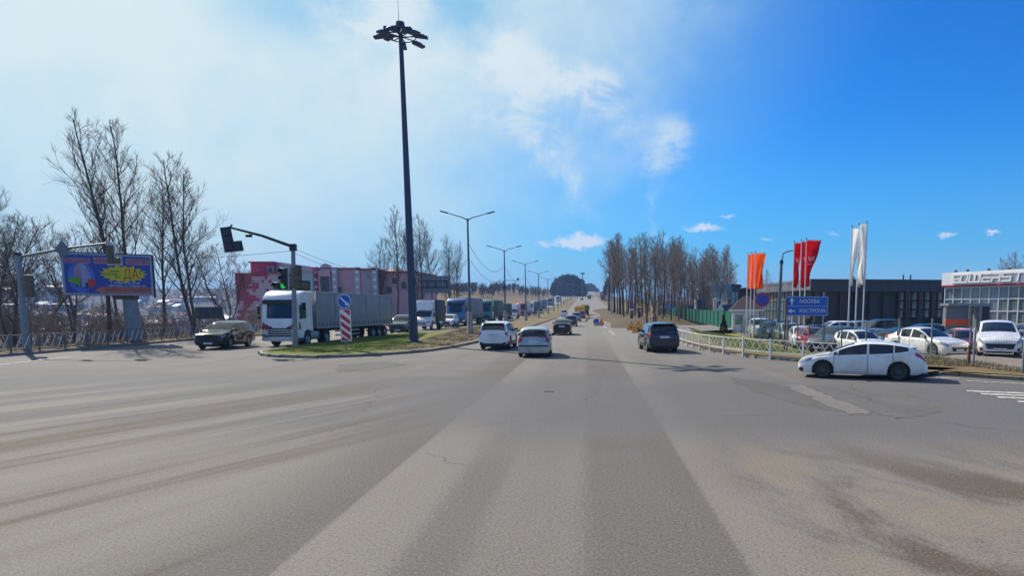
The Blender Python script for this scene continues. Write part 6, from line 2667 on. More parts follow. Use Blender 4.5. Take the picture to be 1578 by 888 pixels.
text('МОСКВА', hgt * .27, M_SGREY, pn, facing((w_ * .555, -.028, zb0 + hgt * .74), (1, 0, 0)), maxw=w_ * .48)
text('КОСТРОМА', hgt * .27, M_SGREY, pn, facing((w_ * .63, -.028, zb0 + hgt * .25), (1, 0, 0)), maxw=w_ * .62)

# ---- no stopping sign
b = P(1171, 535, .12)
ns = thing('no_stopping_sign', 'round blue no-stopping sign with a red cross on a thin post', 'road sign', b)
c = D(1174.5, 462, b.y) - b
MB().tube([(0, .04, -.1), (c.x, .04, c.z)], .035, 8).build('post', M_GALV, ns, smooth=30)
rr = 11.2 / F * b.y
Md = Matrix.Translation((c.x, 0, c.z)) @ Matrix.Rotation(PI / 2, 4, 'X')
d_o = MB().lathe([(rr, -.012), (rr, .012), (0, .012)], 32, Md).build('sign_disc', M_BLUE, ns)
MB().lathe([(rr * 1.0, .010), (rr, .022), (rr * .82, .022), (rr * .82, .01)], 32, Md).build('sign_rim', M_RED, d_o)
for s in (1, -1):
    MB().bar((c.x - rr * .6, -.02, c.z - s * rr * .6), (c.x + rr * .6, -.02, c.z + s * rr * .6), rr * .17, .014 + .002 * s).build('cross_bar', M_RED, d_o)

# ---- single lamp post on the right, leaning
b = P(1198, 518, .15); b.z -= lot_drop(b.x, b.y)
rl = thing('street_lamp', 'single grey lamp post leaning to the right beside the parked cars', 'street lamp', b)
t1 = D(1204.5, 402, b.y) - b
MB().tube([(0, 0, -.2), (t1.x * .45, 0, t1.z * .45), t1], [.17, .15, .11], 10).build('pole', M_POLE, rl, smooth=30)
t2 = D(1207, 391, b.y) - b; t3 = D(1213, 388, b.y) - b; t4 = D(1224, 386, b.y) - b
MB().tube([t1, t2, t3, t4], [.06, .055, .05, .04], 8).build('arm', M_POLE, rl, smooth=30)
MB().tube([t1 - Vector((0, 0, .25)), t1 + Vector((0, 0, .05))], [.15, .15], 10).build('collar', M_DARKSTEEL, rl, smooth=30)
MB().rbox(t4 + Vector((.2, 0, 0)), (.6, .22, .11), .03).build('lamp_head', M_POLE, rl)

# ---- flags
def fabric(name, col):
    m = mat(name, col, .7, 0, .08, 3)
    b_ = m.node_tree.nodes['Principled BSDF']
    b_.inputs['Subsurface Weight'].default_value = 0
    nt = m.node_tree
    tr = nt.nodes.new('ShaderNodeBsdfTranslucent')
    tr.inputs[0].default_value = (*(lin(col) if isinstance(col, str) else col), 1)
    mx = nt.nodes.new('ShaderNodeMixShader')
    mx.inputs[0].default_value = .58
    out = [n for n in nt.nodes if n.type == 'OUTPUT_MATERIAL'][0]
    nt.links.new(b_.outputs[0], mx.inputs[1]); nt.links.new(tr.outputs[0], mx.inputs[2])
    nt.links.new(mx.outputs[0], out.inputs[0])
    return m


M_ORF, M_RDF, M_WHF = fabric('orange_flag_cloth', '#ff9428'), fabric('red_flag_cloth', '#d80f24'), fabric('white_flag_cloth', '#f0f2f3')
M_FPOLE = mat('flagpole_white', (.60, .62, .64), .4, .2, .08)


def flag(px, py_base, py_top, topR, botR, py_bot, M_f, label, group, seed, emblem=None, d=None, curl=.5):
    """flagpole with a banner: topR/botR = photo columns of the free edge at top and bottom"""
    y = d or P(px, py_base, .15).y
    x_ = D(px, HZ, y).x
    g_ = .12 - lot_drop(x_, y)
    b_ = Vector((x_, y, g_))
    zt_ = D(px, py_top, y).z - g_
    zb_ = D(px, py_bot, y).z - g_
    root = thing('flagpole', label, 'flag', b_, 0, group)
    MB().tube([(0, 0, -.1), (0, 0, zt_ * .5), (0, 0, zt_)], [.055, .048, .036], 8).build('pole', M_FPOLE, root, smooth=30)
    MB().tube([(0, 0, zt_), (0, 0, zt_ + .12)], [.055, .03], 8).build('finial', M_BLACK, root, smooth=30)
    wt_, wb_ = (topR - px) / F * y, (botR - px) / F * y
    r_ = np.random.default_rng(seed)
    ph = r_.uniform(0, 6)
    rows = []
    nz, nu = 22, 9
    for i in range(nz + 1):
        t = i / nz
        z = zt_ - .08 + (zb_ - zt_ + .08) * t
        w_ = wt_ + (wb_ - wt_) * (t ** .85) + .06 * math.sin(t * 9 + ph) * t
        row = []
        for k in range(nu + 1):
            u = k / nu
            fold = (.09 + .20 * t) * math.sin(u * (4 + 5 * t) + ph + t * 2) * (.3 + u) + curl * .15 * u
            row.append(Vector((.05 + w_ * u, fold, z + .10 * u * t * math.sin(ph + 3 * t))))
        rows.append(row)
    fl = MB().grid(rows).build('banner', M_f, root, smooth=0, fixn=False)
    so = fl.modifiers.new('cloth', 'SOLIDIFY'); so.thickness = .006
    MB().tube([(0, 0, zt_ - .05), (wt_ + .05, 0, zt_ - .05)], .018, 5).build('boom', M_FPOLE, root)
    if emblem:
        # white mark and short line of print on the cloth (two small curved wings and a bar), both sides
        for (u0, u1, t0, t1, tip) in ((.22, .44, .33, .44, 1), (.52, .74, .33, .44, -1), (.40, .56, .40, .455, 0), (.2, .8, .50, .515, 0)):
            m = MB()
            for off in (-.03, .03):
                def q(u, t):
                    i = min(int(t * nz), nz - 1); k = min(int(u * nu), nu - 1)
                    a = rows[i][k].lerp(rows[i][k + 1], u * nu - k); c_ = rows[i + 1][k].lerp(rows[i + 1][k + 1], u * nu - k)
                    return a.lerp(c_, t * nz - i) + Vector((0, off, 0))
                if tip:
                    um = (u0 + u1) / 2
                    pts = [q(u0, t0), q(u0, (t0 + t1) / 2), q(um, t1), q(u1, t1 - .02), q(u1, t0 + .03)] if tip > 0 else [q(u1, t0), q(u0, t0 + .03), q(u0, t1 - .02), q(um, t1), q(u1, (t0 + t1) / 2)]
                    m.add(pts, [tuple(range(5))])
                else:
                    m.add([q(u0, t0), q(u1, t0), q(u1, t1), q(u0, t1)], [(0, 1, 2, 3)])
            m.build('printed_emblem', M_WHF, fl, fixn=False)
    return root


G_F = 'flags in front of the dealership'
for i, (px, tr, br, lab) in enumerate([(1150.5, 1167, 1164, 'leftmost orange flag'), (1156.5, 1172, 1168, 'middle orange flag'), (1162, 1177, 1172.5, 'orange flag nearest the no-stopping sign')]):
    flag(px, 512, 391 - i * .8, tr, br, 445, M_ORF, lab + ' hanging from its pole', G_F, i + 1, None, 66 - i * .8)
for i, (px, tr, br, lab) in enumerate([(1221, 1238, 1224.5, 'leftmost red flag with a white mark'), (1232, 1249, 1240, 'middle red flag with a white mark'), (1239.5, 1262, 1244, 'largest red flag with a white mark, rightmost of three')]):
    flag(px, 522, 373 - i * 2, tr, br, 443, M_RDF, lab, G_F, i + 11, True, 55 - i * .9)
for i, (px, tr, br, pb, lab) in enumerate([(1308, 1322, 1310.5, 442, 'leftmost white flag, drooping towards its pole'), (1319, 1331, 1322, 441, 'middle white flag of three by the showroom lot'), (1330.5, 1320.5, 1323, 441, 'rightmost white flag blown to the left of its pole')]):
    flag(px, 530, 350 - i * 3.2, tr, br, pb, M_WHF, lab, G_F, i + 21, None, 46.5 - i * .6)

# ---- railing on the left
M_RAILG = mat('railing_grey', '#77746f', .55, .3, .12, 3, dirt='#6a6058', dirt_amt=.4)
lf = thing('railing', 'grey railing with slanting bars and flat plates along the left kerb', 'railing', (0, 0, 0))
path = [p - Vector((.55, 0)) for p in LK if 27.5 < p.y < 78]
stn = along([(p.x, p.y) for p in path], 1.9)
ms_ = dict(plate=MB().box((0, 0, 0), (.34, .03, .50)).mesh('plate', M_RAILG))
for i, (p, d) in enumerate(stn):
    a = math.atan2(d.y, d.x)
    o = obj('post', ms_.setdefault('post', MB().box((0, 0, 0), (.06, .06, 1.0)).mesh('post', M_RAILG)), lf)
    at(o, (p.x, p.y, .58), a)
    o = obj('plate', ms_['plate'], lf); at(o, (p.x, p.y - .02, .66), a + random.uniform(-.02, .02))
    if i + 1 < len(stn):
        q = stn[i + 1][0]
        L = (q - p).length
        for z in (1.02, .28):
            MB().bar((p.x, p.y, z), (q.x, q.y, z), .045).build('rail', M_RAILG, lf)
        for k in range(3):
            t0 = (k + .62) / 3.6
            c0, c1 = p.lerp(q, t0), p.lerp(q, min(t0 + .22, .98))
            MB().bar((c0.x, c0.y, .30), (c1.x, c1.y, 1.0), .045, .02).build('slanting_bar', M_WFENCE, lf)

# ---- white railing on the right
wf = thing('railing', 'white railing of crossed bars between the road and the lawn', 'railing', (0, 0, 0))
base = smooth_path([tuple(P(*q, .15).xy) for q in ((1036, 520.5), (1049, 527), (1076, 535.5), (1105, 541), (1134, 545), (1177, 549), (1235, 553.5), (1297, 558.5))], 8)
stn = along([(p.x, p.y) for p in base], 1.96)
pm = MB().box((0, 0, 0), (.075, .075, 1.0)).mesh('post', M_WFENCE)
for i, (p, d) in enumerate(stn):
    a = math.atan2(d.y, d.x)
    o = obj('post', pm, wf); at(o, (p.x, p.y, .50), a)
    if i + 1 < len(stn):
        q = stn[i + 1][0]
        for z in (.93, .36):
            MB().bar((p.x, p.y, z), (q.x, q.y, z), .045).build('rail', M_WFENCE, wf)
        for k in range(4):
            c0, c1 = p.lerp(q, k / 4 + .01), p.lerp(q, (k + 1) / 4 - .01)
            nn = Vector((-d.y, d.x)) * .012
            MB().bar((c0.x + nn.x, c0.y + nn.y, .38), (c1.x + nn.x, c1.y + nn.y, .91), .022).build('crossed_bar', M_WFENCE, wf)
            MB().bar((c0.x - nn.x, c0.y - nn.y, .91), (c1.x - nn.x, c1.y - nn.y, .38), .022).build('crossed_bar', M_WFENCE, wf)

# ---- wire mesh fence of the car lot
M_MESHG = mat('green_mesh_wire', (.03, .10, .075), .5, .3, .1)
M_GPOST = mat('green_post', (.03, .12, .09), .5, .2, .15)
M_RUST = mat('rusty_post', (.11, .05, .03), .85, .2, .3, 8)
mf = thing('mesh_fence', 'green wire mesh fence on steel posts in front of the parked cars', 'fence', (0, 0, 0))
fp = [P(*q, .17) for q in ((1142, 508), (1186, 517.5), (1240, 528.5), (1311, 540), (1353, 545), (1393, 549.5), (1437, 556), (1495, 563.5), (1578, 575), (1680, 590))]
posts = along([(p.x, p.y) for p in fp], 2.9)
wires = MB()
for i, (p, d) in enumerate(posts):
    a = math.atan2(d.y, d.x)
    lean_ = Vector((random.uniform(-.02, .02), random.uniform(-.02, .02)))
    near_ = p.y < 36
    dz0 = -lot_drop(p.x, p.y)
    MB().bar((p.x, p.y, dz0), (p.x + lean_.x, p.y + lean_.y, 2.0 + dz0), .06).build('post', M_GALV if near_ else M_GPOST, mf)
    if i + 1 < len(posts):
        q = posts[i + 1][0]
        dz1 = -lot_drop(q.x, q.y)
        for z in np.arange(.15, 1.95, .2):
            wires.tube([(p.x, p.y, z + dz0), (q.x, q.y, z + dz1)], .0028, 3, cap=False)
        n = int((q - p).length / .09)
        for k in range(n):
            c0 = p.lerp(q, k / n)
            dzk = dz0 + (dz1 - dz0) * k / n
            wires.tube([(c0.x, c0.y, .12 + dzk), (c0.x, c0.y, 1.93 + dzk)], .0026, 3, cap=False)
tag(wires.build('mesh_wire', M_MESHG, mf), kind='stuff')
b = P(1490, 563, .15)
rp_ = thing('fence_post', 'leaning rusty post with a pale top by the wire mesh fence', 'post', b)
t_ = D(1495, 503, b.y) - b
MB().bar((0, -.1, -.1), (t_.x * .5, -.1, t_.z * .5), .09).build('lower_post', M_RUST, rp_)
MB().bar((t_.x * .5, -.1, t_.z * .5 + .002), (t_.x, -.1, t_.z), .06).build('upper_post', M_GALV, rp_)
b = P(1230, 545, .14)
rp_ = tag(MB().bar((b.x + .0, b.y + 3, 0), (b.x + .06, b.y + 3, 3.0), .075).build('fence_post', M_RUST), 'brown post standing under the blue direction sign', 'post')

# ---- green sheet fence
M_GRN = mat('green_sheet', (.012, .16, .10), .45, .2, .10, 2, dirt='#3c5a4a', dirt_amt=.35)
gf = thing('sheet_fence', 'green corrugated sheet fence along the dirt bank', 'fence', (0, 0, 0))
gp_ = [(1136, 506.5, 83, .0), (1112, 504, 88, .0), (1090, 499.5, 103, .05), (1060, 493, 126, .28), (1040, 487.5, 154, .6), (1018, 482, 190, 1.1)]
path3 = [Vector((D(px, HZ, y).x, y, z)) for px, _, y, z in gp_]
cor = MB()
nn = 16
prof = []
for k in range(nn + 1):
    prof.append((k / nn * 2.0 - 1.0, .022 if k % 4 in (0, 1) else -.022))
cor.grid([[Vector((x, y, z)) for x, y in prof] for z in (0, 2.05)])
cm = cor.mesh('sheet_panel', M_GRN)
pz_ = along([(p.x, p.y) for p in path3], 2.02)
for i, (p, d) in enumerate(pz_):
    z = float(np.interp(p.y, [q.y for q in path3], [q.z for q in path3]))
    o = obj('sheet_panel', cm, gf)
    at(o, (p.x + d.x, p.y + d.y, max(z, ground2(p.x, p.y) - .25) + .05), math.atan2(d.y, d.x))
    if i % 2 == 0:
        MB().box((p.x - d.y * .08, p.y + d.x * .08 + .06, z + 1.0), (.08, .08, 2.2)).build('post', M_GPOST, gf)

# ---- clipped conifer on the lawn
b = P(1115, 510.5, .15); b.z -= lot_drop(b.x, b.y)
tj = thing('thuja_bush', 'small dark conical conifer on the lawn by the green fence', 'bush', b)
r_ = np.random.default_rng(4)
nl = 1500
t = r_.uniform(.04, 1, nl) ** .9
rad = (.46 * np.sin(np.clip(t * 1.0 + .25, 0, 1) * PI * .78 + .3) * (1.02 - t * .55)) * r_.uniform(.75, 1.05, nl)
a = r_.uniform(0, 2 * PI, nl)
c = np.stack([rad * np.cos(a), rad * np.sin(a), t * 1.95], -1)
qd = c[:, None, :] + r_.normal(0, .045, (nl, 4, 3)) + np.array([0, 0, .03])
M_THU = bark('thuja_leaf', (.022, .034, .014), (.05, .062, .022))
obj('foliage', np_mesh('foliage', qd.reshape(-1, 3), np.arange(nl * 4).reshape(-1, 4), M_THU, False), tj)
MB().tube([(0, 0, -.1), (0, 0, 1.7)], [.06, .02], 6).build('stem', M_BARK, tj)

# ---- billboard on the left
bl, br_ = D(92.5, 388, 44.2), D(232.5, 389.5, 47.4)
zt0, zb0 = D(92.5, 388.5, 44.2).z, D(96, 454.5, 44.2).z
bb = thing('billboard', 'blue advertising billboard with a yellow starburst reading ДА! on a thick post', 'billboard', (0, 0, 0))
rt_ = Vector((br_.x - bl.x, br_.y - bl.y, 0)); Wb = rt_.length; rt_.normalize()
Hb = zt0 - zb0
FB = facing((bl.x, bl.y, zb0), rt_)
def bbp(name, poly, m, z0, z1, parent):
    mm = MB().prism(poly, 'z', z0, z1)
    me = mm.mesh(name, m); me.transform(FB)
    return obj(name, me, parent)
M_BBLUE = mat('poster_blue', '#2f4398', .45, 0, .08, .8)
M_BGLOW = mat('poster_light_blue', '#4a68c0', .45, 0, .15, 1.5)
M_BPALE = mat('poster_pale', '#8c94b8', .5, 0, .2, 2)
M_BYEL = mat('poster_yellow', '#c9c010', .45, 0, .05)
M_BRED = mat('poster_red', '#c0301e', .45, 0, .05)
M_BORG = mat('poster_orange', '#c06a50', .45, 0, .08)
M_BMAU = mat('poster_mauve', '#9a7a98', .45, 0, .08)
M_BGRN = mat('poster_green', '#6a9a28', .45, 0, .1)
M_BDK = mat('poster_dark', '#1c2248', .45, 0, .1)
M_BSKIN = mat('poster_skin', '#a08088', .45, 0, .1)
M_BFR = mat('billboard_frame', (.30, .33, .38), .5, .3, .1)
bbp('panel', [(0, 0), (Wb, 0), (Wb, Hb), (0, Hb)], M_BFR, -.30, 0, bb)
po = bbp('poster', [(.12, .12), (Wb - .12, .12), (Wb - .12, Hb - .12), (.12, Hb - .12)], M_BBLUE, .002, .012, bb)
def rel(u, v): return (u * Wb, (1 - v) * Hb)
def el(cu, cv, ru, rv, n=20): return [rel(cu + ru * math.cos(2 * PI * k / n), cv + rv * math.sin(2 * PI * k / n)) for k in range(n)]
def rc_(u0, v0, u1, v1): return [rel(u0, v0), rel(u1, v0), rel(u1, v1), rel(u0, v1)]
bbp('print', el(.20, .58, .145, .37), M_BGLOW, .013, .016, po)
bbp('print', el(.20, .52, .085, .28), M_BPALE, .017, .020, po)
# two generic figures carrying bags
for (u, v, k) in ((.165, .40, 1), (.265, .46, -1)):
    bbp('print', el(u, v - .06, .018, .045, 10), M_BSKIN, .021, .024, po)
    bbp('print', [rel(u - .03, v), rel(u + .03, v), rel(u + .035, v + .24), rel(u - .035, v + .24)], M_BMAU if k > 0 else M_BPALE, .025, .028, po)
    bbp('print', [rel(u - .03, v + .24), rel(u + .03, v + .24), rel(u + .02, v + .47), rel(u + .005, v + .30), rel(u - .022, v + .45)], M_BDK, .025, .028, po)
bbp('print', rc_(.265, .62, .345, .80), M_BRED, .030, .034, po)
bbp('print', [rel(.055, .60), rel(.13, .56), rel(.19, .62), rel(.18, .76), rel(.13, .74), rel(.06, .68)], M_BGRN, .030, .034, po)
bbp('print', [rel(.05, .55), rel(.13, .54), rel(.12, .60), rel(.055, .62)], mat('poster_teal', '#2a8a9a', .45), .0345, .037, po)
# starburst
n = 34
sb = []
for k in range(n):
    a = 2 * PI * k / n
    q = 1.0 if k % 2 == 0 else .80
    sb.append(rel(.665 + .275 * q * math.cos(a), .475 + .205 * q * math.sin(a) * (1 if k % 4 else 1.12)))
bbp('starburst', sb, M_BYEL, .013, .018, po)
bbp('print', [rel(.33, .875), rel(.40, .80), rel(.975, .80), rel(.975, .945), rel(.40, .945)], M_BORG, .013, .018, po)
bbp('print', [rel(.03, .12), rel(.31, .12), rel(.31, .245), rel(.03, .245)], M_BMAU, .013, .018, po)
bbp('print', [rel(.335, .085), rel(.56, .085), rel(.56, .245), rel(.35, .245)], M_BMAU, .013, .018, po)
bbp('print', [rel(.70, .09), rel(.965, .09), rel(.965, .245), rel(.70, .245)], M_BMAU, .013, .018, po)
def bt(s, u, v, size, m, mw=None, z=.022, align='CENTER'):
    x, y = rel(u, v)
    return text(s, size * Hb, m, po, FB @ Matrix.Translation((x, y, z)), extrude=.003, maxw=mw * Wb if mw else None, res=1, align=align)
bt('ДА!', .765, .485, .34, M_BRED, .20)
bt('ПРОДАЖА', .17, .185, .13, M_BRED, .25)
bt('ТЕКС', .45, .165, .17, M_BRED, .18)
bt('ШИНЫ', .835, .17, .16, M_BRED, .23)
bt('Скажи', .56, .41, .085, M_BDK, .11)
bt('нужным вещам', .52, .485, .065, M_BDK, .16)
bt('БУ', .60, .555, .085, M_BDK, .06)
bt('т. 8-(4852) 59-47-45', .68, .695, .075, M_WHITE, .33)
bt('г. Ярославль, ул. Гагарина, 68/1', .69, .765, .065, M_WHITE, .44)
bt('ПРИЁМ И СКУПКА ВЕЩЕЙ', .70, .875, .11, M_BDK, .52)
pb = D(199, HZ, 47.0)
MB().tube([(pb.x, 47.3, -.5), (pb.x - .12, 47.3, zb0 + .4)], [.50, .44], 14).build('post', M_GALV, bb, smooth=30)
MB().box((pb.x - .2, 47.1, zb0 - .12), (1.4, .5, .28)).build('post_head', M_OLIVE, bb)
# lattice of the second face, set in a V behind the first
tr = MB()
e0 = FB @ Vector((Wb + .05, Hb + .05, -.35)); e1 = FB @ Vector((Wb + .35, Hb + .12, -2.2))
f0 = FB @ Vector((Wb + .05, 0, -.35)); f1 = FB @ Vector((Wb + .35, -.1, -2.2))
g1 = FB @ Vector((.6, Hb + .1, -2.0)); g0_ = FB @ Vector((.4, Hb + .02, -.35))
for a_, b_ in ((e0, e1), (f0, f1), (e0, f0), (e1, f1), (g0_, e0), (g1, e1)):
    tr.bar(a_, b_, .09)
for k in range(7):
    a_, b_ = e0.lerp(f0, k / 7), e1.lerp(f1, (k + 1) / 7)
    tr.bar(a_, b_, .05); tr.bar(e0.lerp(f0, (k + 1) / 7), e1.lerp(f1, (k + 1) / 7), .05)
for k in range(9):
    tr.bar(g0_.lerp(e0, k / 9), g1.lerp(e1, (k + 1) / 9), .05)
tr.build('lattice_frame', M_DARKSTEEL, bb)
bk = MB().box((Wb / 2 + .2, Hb / 2, -2.25), (Wb * .9, Hb, .06)).mesh('back_panel', M_SIGNBACK); bk.transform(FB); obj('back_panel', bk, bb)

# ---- grey back of a board in the middle distance, and the small dark board on the left
def board(name, label, px0, px1, py0, py1, y, cols, rows, m, posts, zbase, dark):
    x0, x1 = D(px0, HZ, y).x, D(px1, HZ, y).x
    z1, z0 = D(px0, py0, y).z, D(px0, py1, y).z
    root = thing(name, label, 'billboard', ((x0 + x1) / 2, y, zbase))
    w_, h_ = x1 - x0, z1 - z0
    for i in range(cols):
        for j in range(rows):
            MB().box((-w_ / 2 + (i + .5) * w_ / cols, 0, z0 - zbase + (j + .5) * h_ / rows), (w_ / cols - .04, .08, h_ / rows - .04)).build('panel', m, root)
    f = MB()
    for (a_, b_, zz) in dark: f.box(((a_ + b_) / 2 * w_ - w_ / 2, -.16, z0 - zbase + zz * h_), ((b_ - a_) * w_, .14, .16))
    if dark:
        for u in (.18, .46, .86): f.box((u * w_ - w_ / 2, -.15, z0 - zbase + h_ * .5), (.16, .12, h_ * .36))
        f.build('back_frame', M_DARKSTEEL, root)
    for u in posts:
        MB().tube([(u * w_ - w_ / 2, .2, -1), (u * w_ - w_ / 2, .2, z0 - zbase + .3)], .14 if rows > 1 else .06, 8).build('post', M_GALV, root, smooth=30)
    return root


board('billboard', 'grey back of a billboard among bare trees in the middle distance', 652, 696, 425, 452, 108, 7, 3, M_SIGNBACK, (.45,), -.5, ((-.12, .88, .68), (-.12, .88, .32)))
board('notice_board', 'small dark board on posts behind the left railing', 300, 343, 473, 492, 58, 4, 1, mat('dark_board', (.06, .085, .11), .5, .2, .1), (.1, .85), ground2(-36, 58), ())

# ---- road works: warning signs, barrier board, cones
M_ORANGE = mat('cone_orange', (.70, .11, .015), .5, 0, .08)
def warn_board(name, label, px, py, wpx, rz=0.0, group=None):
    b_ = P(px, py)
    s = wpx / F * b_.y
    root = thing(name, label, 'road sign', b_, rz, group)
    T = Matrix.Rotation(-.16, 4, 'X')
    h_ = s * .9
    o = MB().prism([(-s / 2, .06), (s / 2, .06), (0, h_ + .06)], 'y', -.012, .012, M=T).build('sign_panel', M_RED, root)
    k = .86
    MB().prism([(-s / 2 * k, .06 + h_ * .046), (s / 2 * k, .06 + h_ * .046), (0, .06 + h_ * .046 + h_ * k)], 'y', -.022, -.014, M=T).build('sign_face', M_YEL, o)
    m = MB()
    m.box((-.07 * s, -.026, .06 + h_ * .27), (.05 * s, .006, h_ * .30), M=T); m.box((.05 * s, -.026, .06 + h_ * .25), (.05 * s, .006, h_ * .26), M=T)
    m.box((.0, -.0265, .06 + h_ * .38), (.20 * s, .006, h_ * .06), M=T)
    m.build('symbol', M_BLACK, o)
    m = MB()
    for x in (-s * .35, s * .35):
        m.bar((x, .0, h_ * .35), (x, .5, .0), .035)
    m.build('back_leg', M_DARKSTEEL, root)
    return root


warn_board('roadworks_sign', 'large orange triangular roadworks sign standing on the road by the dark blue SUV', 984, 514, 21, .1, 'roadworks signs standing on the road')
warn_board('roadworks_sign', 'smaller orange triangular roadworks sign behind the large one', 972.5, 509.8, 15, -.25, 'roadworks signs standing on the road')
b_ = P(922.5, 502.6)
s = b_.y / F
wb = thing('works_barrier', 'low works barrier carrying a blue disc and an orange triangle on the road', 'road sign', b_)
MB().rbox((0, 0, .22), (15 * s, .25, .34), .03).build('barrier_board', mat('barrier_orange_white', (.62, .40, .25), .6, 0, .2), wb)
Md = Matrix.Translation((-3.6 * s, -.05, 6.6 * s)) @ Matrix.Rotation(PI / 2, 4, 'X')
dsk = MB().lathe([(4.6 * s, -.02), (4.6 * s, .02), (0, .02)], 24, Md).build('sign_disc', M_BLUE, wb)
MB().bar((-6.2 * s, -.085, 9 * s), (-1.5 * s, -.085, 4.4 * s), .09, .02).build('arrow', M_WHITE, dsk)
tg = MB().prism([(-.2 * s, 2.4 * s), (9 * s, 2.4 * s), (4.4 * s, 11.2 * s)], 'y', -.05, -.02).build('sign_panel', M_ORANGE, wb)
MB().prism([(2.4 * s, 3.8 * s), (6.4 * s, 3.8 * s), (4.4 * s, 7.8 * s)], 'y', -.065, -.052).build('sign_face', M_YEL, tg)


def cone_proto():
    root = thing('traffic_cone', 'x', 'traffic cone', (0, 0, 0), 0, 'traffic cones on the carriageway')
    MB().rbox((0, 0, .03), (.42, .42, .06), .02).build('base', M_BLACK, root)
    MB().lathe([(.16, .06), (.04, .75), (0, .75)], 14).build('body', M_ORANGE, root, smooth=30)
    MB().lathe([(.125, .28), (.092, .46)], 14).build('white_band', M_WHITE, root, smooth=30)
    return root


cp = cone_proto()
for i, (px, y, lab) in enumerate([(903.6, 128, 'traffic cone nearest to the viewer on the carriageway'), (906, 145, 'second traffic cone along the carriageway'), (907.5, 163, 'third traffic cone along the carriageway'), (908.5, 190, 'farthest traffic cone along the carriageway')]):
    o = cp if i == 0 else copy_tree(cp)
    at(o, (D(px, HZ, y).x, y, zr(y)), i * .7, 1.15)
    o['label'] = lab

def works_sign(name, label, px, y, kind):
    b_ = base_at(px, y)
    b_ = (b_[0], b_[1], ground2(b_[0], b_[1]) + .3)
    s = y / F
    root = thing(name, label, 'road sign', b_)
    zc = D(px, 472.5 if kind == 'disc' else 468, y).z - b_[2]
    MB().tube([(0, .06, -.9), (0, .06, zc)], .05, 8).build('post', M_GALV, root)
    MB().rbox((0, .0, zc - 1.75), (4.2 * s, .3, 8.5 * s), .03).build('black_box', M_BLACK, root)
    if kind == 'disc':
        Md = Matrix.Translation((0, 0, zc)) @ Matrix.Rotation(PI / 2, 4, 'X')
        d_o = MB().lathe([(3.6 * s, -.02), (3.6 * s, .02), (0, .02)], 24, Md).build('sign_disc', M_BLUE, root)
        MB().lathe([(3.7 * s, .02), (3.7 * s, .03), (2.9 * s, .03), (2.9 * s, .02)], 24, Md).build('sign_rim', M_RED, d_o)
        MB().bar((-2 * s, -.035, zc + 2 * s), (2 * s, -.035, zc - 2 * s), .08, .02).build('cross_bar', M_RED, d_o)
    else:
        t_o = MB().prism([(-4.4 * s, zc - 3.2 * s), (4.4 * s, zc - 3.2 * s), (0, zc + 4.4 * s)], 'y', -.02, .02).build('sign_panel', M_RED, root)
        MB().prism([(-3.3 * s, zc - 2.5 * s), (3.3 * s, zc - 2.5 * s), (0, zc + 3.2 * s)], 'y', -.032, -.022).build('sign_face', M_YEL, t_o)
        MB().box((0, -.037, zc - .8 * s), (1.2 * s, .006, 2.4 * s)).build('symbol', M_BLACK, t_o)
    MB().box((0, -.02, zc - 5.0 * s), (6 * s, .03, 1.9 * s)).build('sign_plate', M_WHITE, root)


works_sign('no_parking_sign', 'round blue and red sign with a white plate in front of the tall trunks', 973.5, 108, 'disc')
works_sign('roadworks_sign', 'orange triangular sign with a white plate in front of the tall trunks', 985.5, 106, 'tri')
b_ = P(1110, 507, .1)
tb = thing('warning_sign', 'grey back of a triangular sign over the green fence', 'road sign', b_)
zc = D(1110, 475, b_.y).z
MB().tube([(0, .04, 0), (0, .04, zc)], .035, 6).build('post', M_GALV, tb)
MB().prism([(-.42, zc - .35), (.42, zc - .35), (0, zc + .4)], 'y', -.015, .015).build('sign_panel', mat('sign_back_pale', (.42, .50, .56), .5, .3), tb)

# far floodlight mast at the roadside and poles on the right
yf = 470.0
p = D(898, HZ, yf)
fm = thing('floodlight_mast', 'distant floodlight mast on the skyline by the crest of the road', 'light mast', (p.x, yf, zr(yf)))
h_ = D(898, 422, yf).z - zr(yf)
MB().tube([(0, 0, 0), (0, 0, h_)], [.4, .25], 8).build('shaft', M_POLE, fm, smooth=30)
MB().lathe([(.5, h_ - .3), (1.5, h_ - .2), (1.5, h_ + .5), (.4, h_ + .7), (0, h_ + .7)], 12).build('lamp_ring', M_MAST, fm)
G_RP = 'plain poles on the right of the road'
for i, (px, y, pt, lab) in enumerate([(942.5, 165, 447, 'concrete pole at the edge of the dug-up roadside'), (939, 300, 452, 'far concrete pole on the right roadside'), (936, 360, 455, 'farthest concrete pole on the right roadside')]):
    bq = base_at(px, y)
    zz = D(px, 398 if i == 0 else pt - 20, y).z
    ro = thing('utility_pole', lab, 'pole', bq, 0, G_RP)
    MB().tube([(0, 0, 0), (0, 0, (zz - bq[2]) * .8)], [.16, .10], 8).build('pole', M_CONC, ro, smooth=30)
    MB().bar((-.6, 0, (zz - bq[2]) * .76), (.6, 0, (zz - bq[2]) * .76), .08).build('cross_arm', M_POLE, ro)

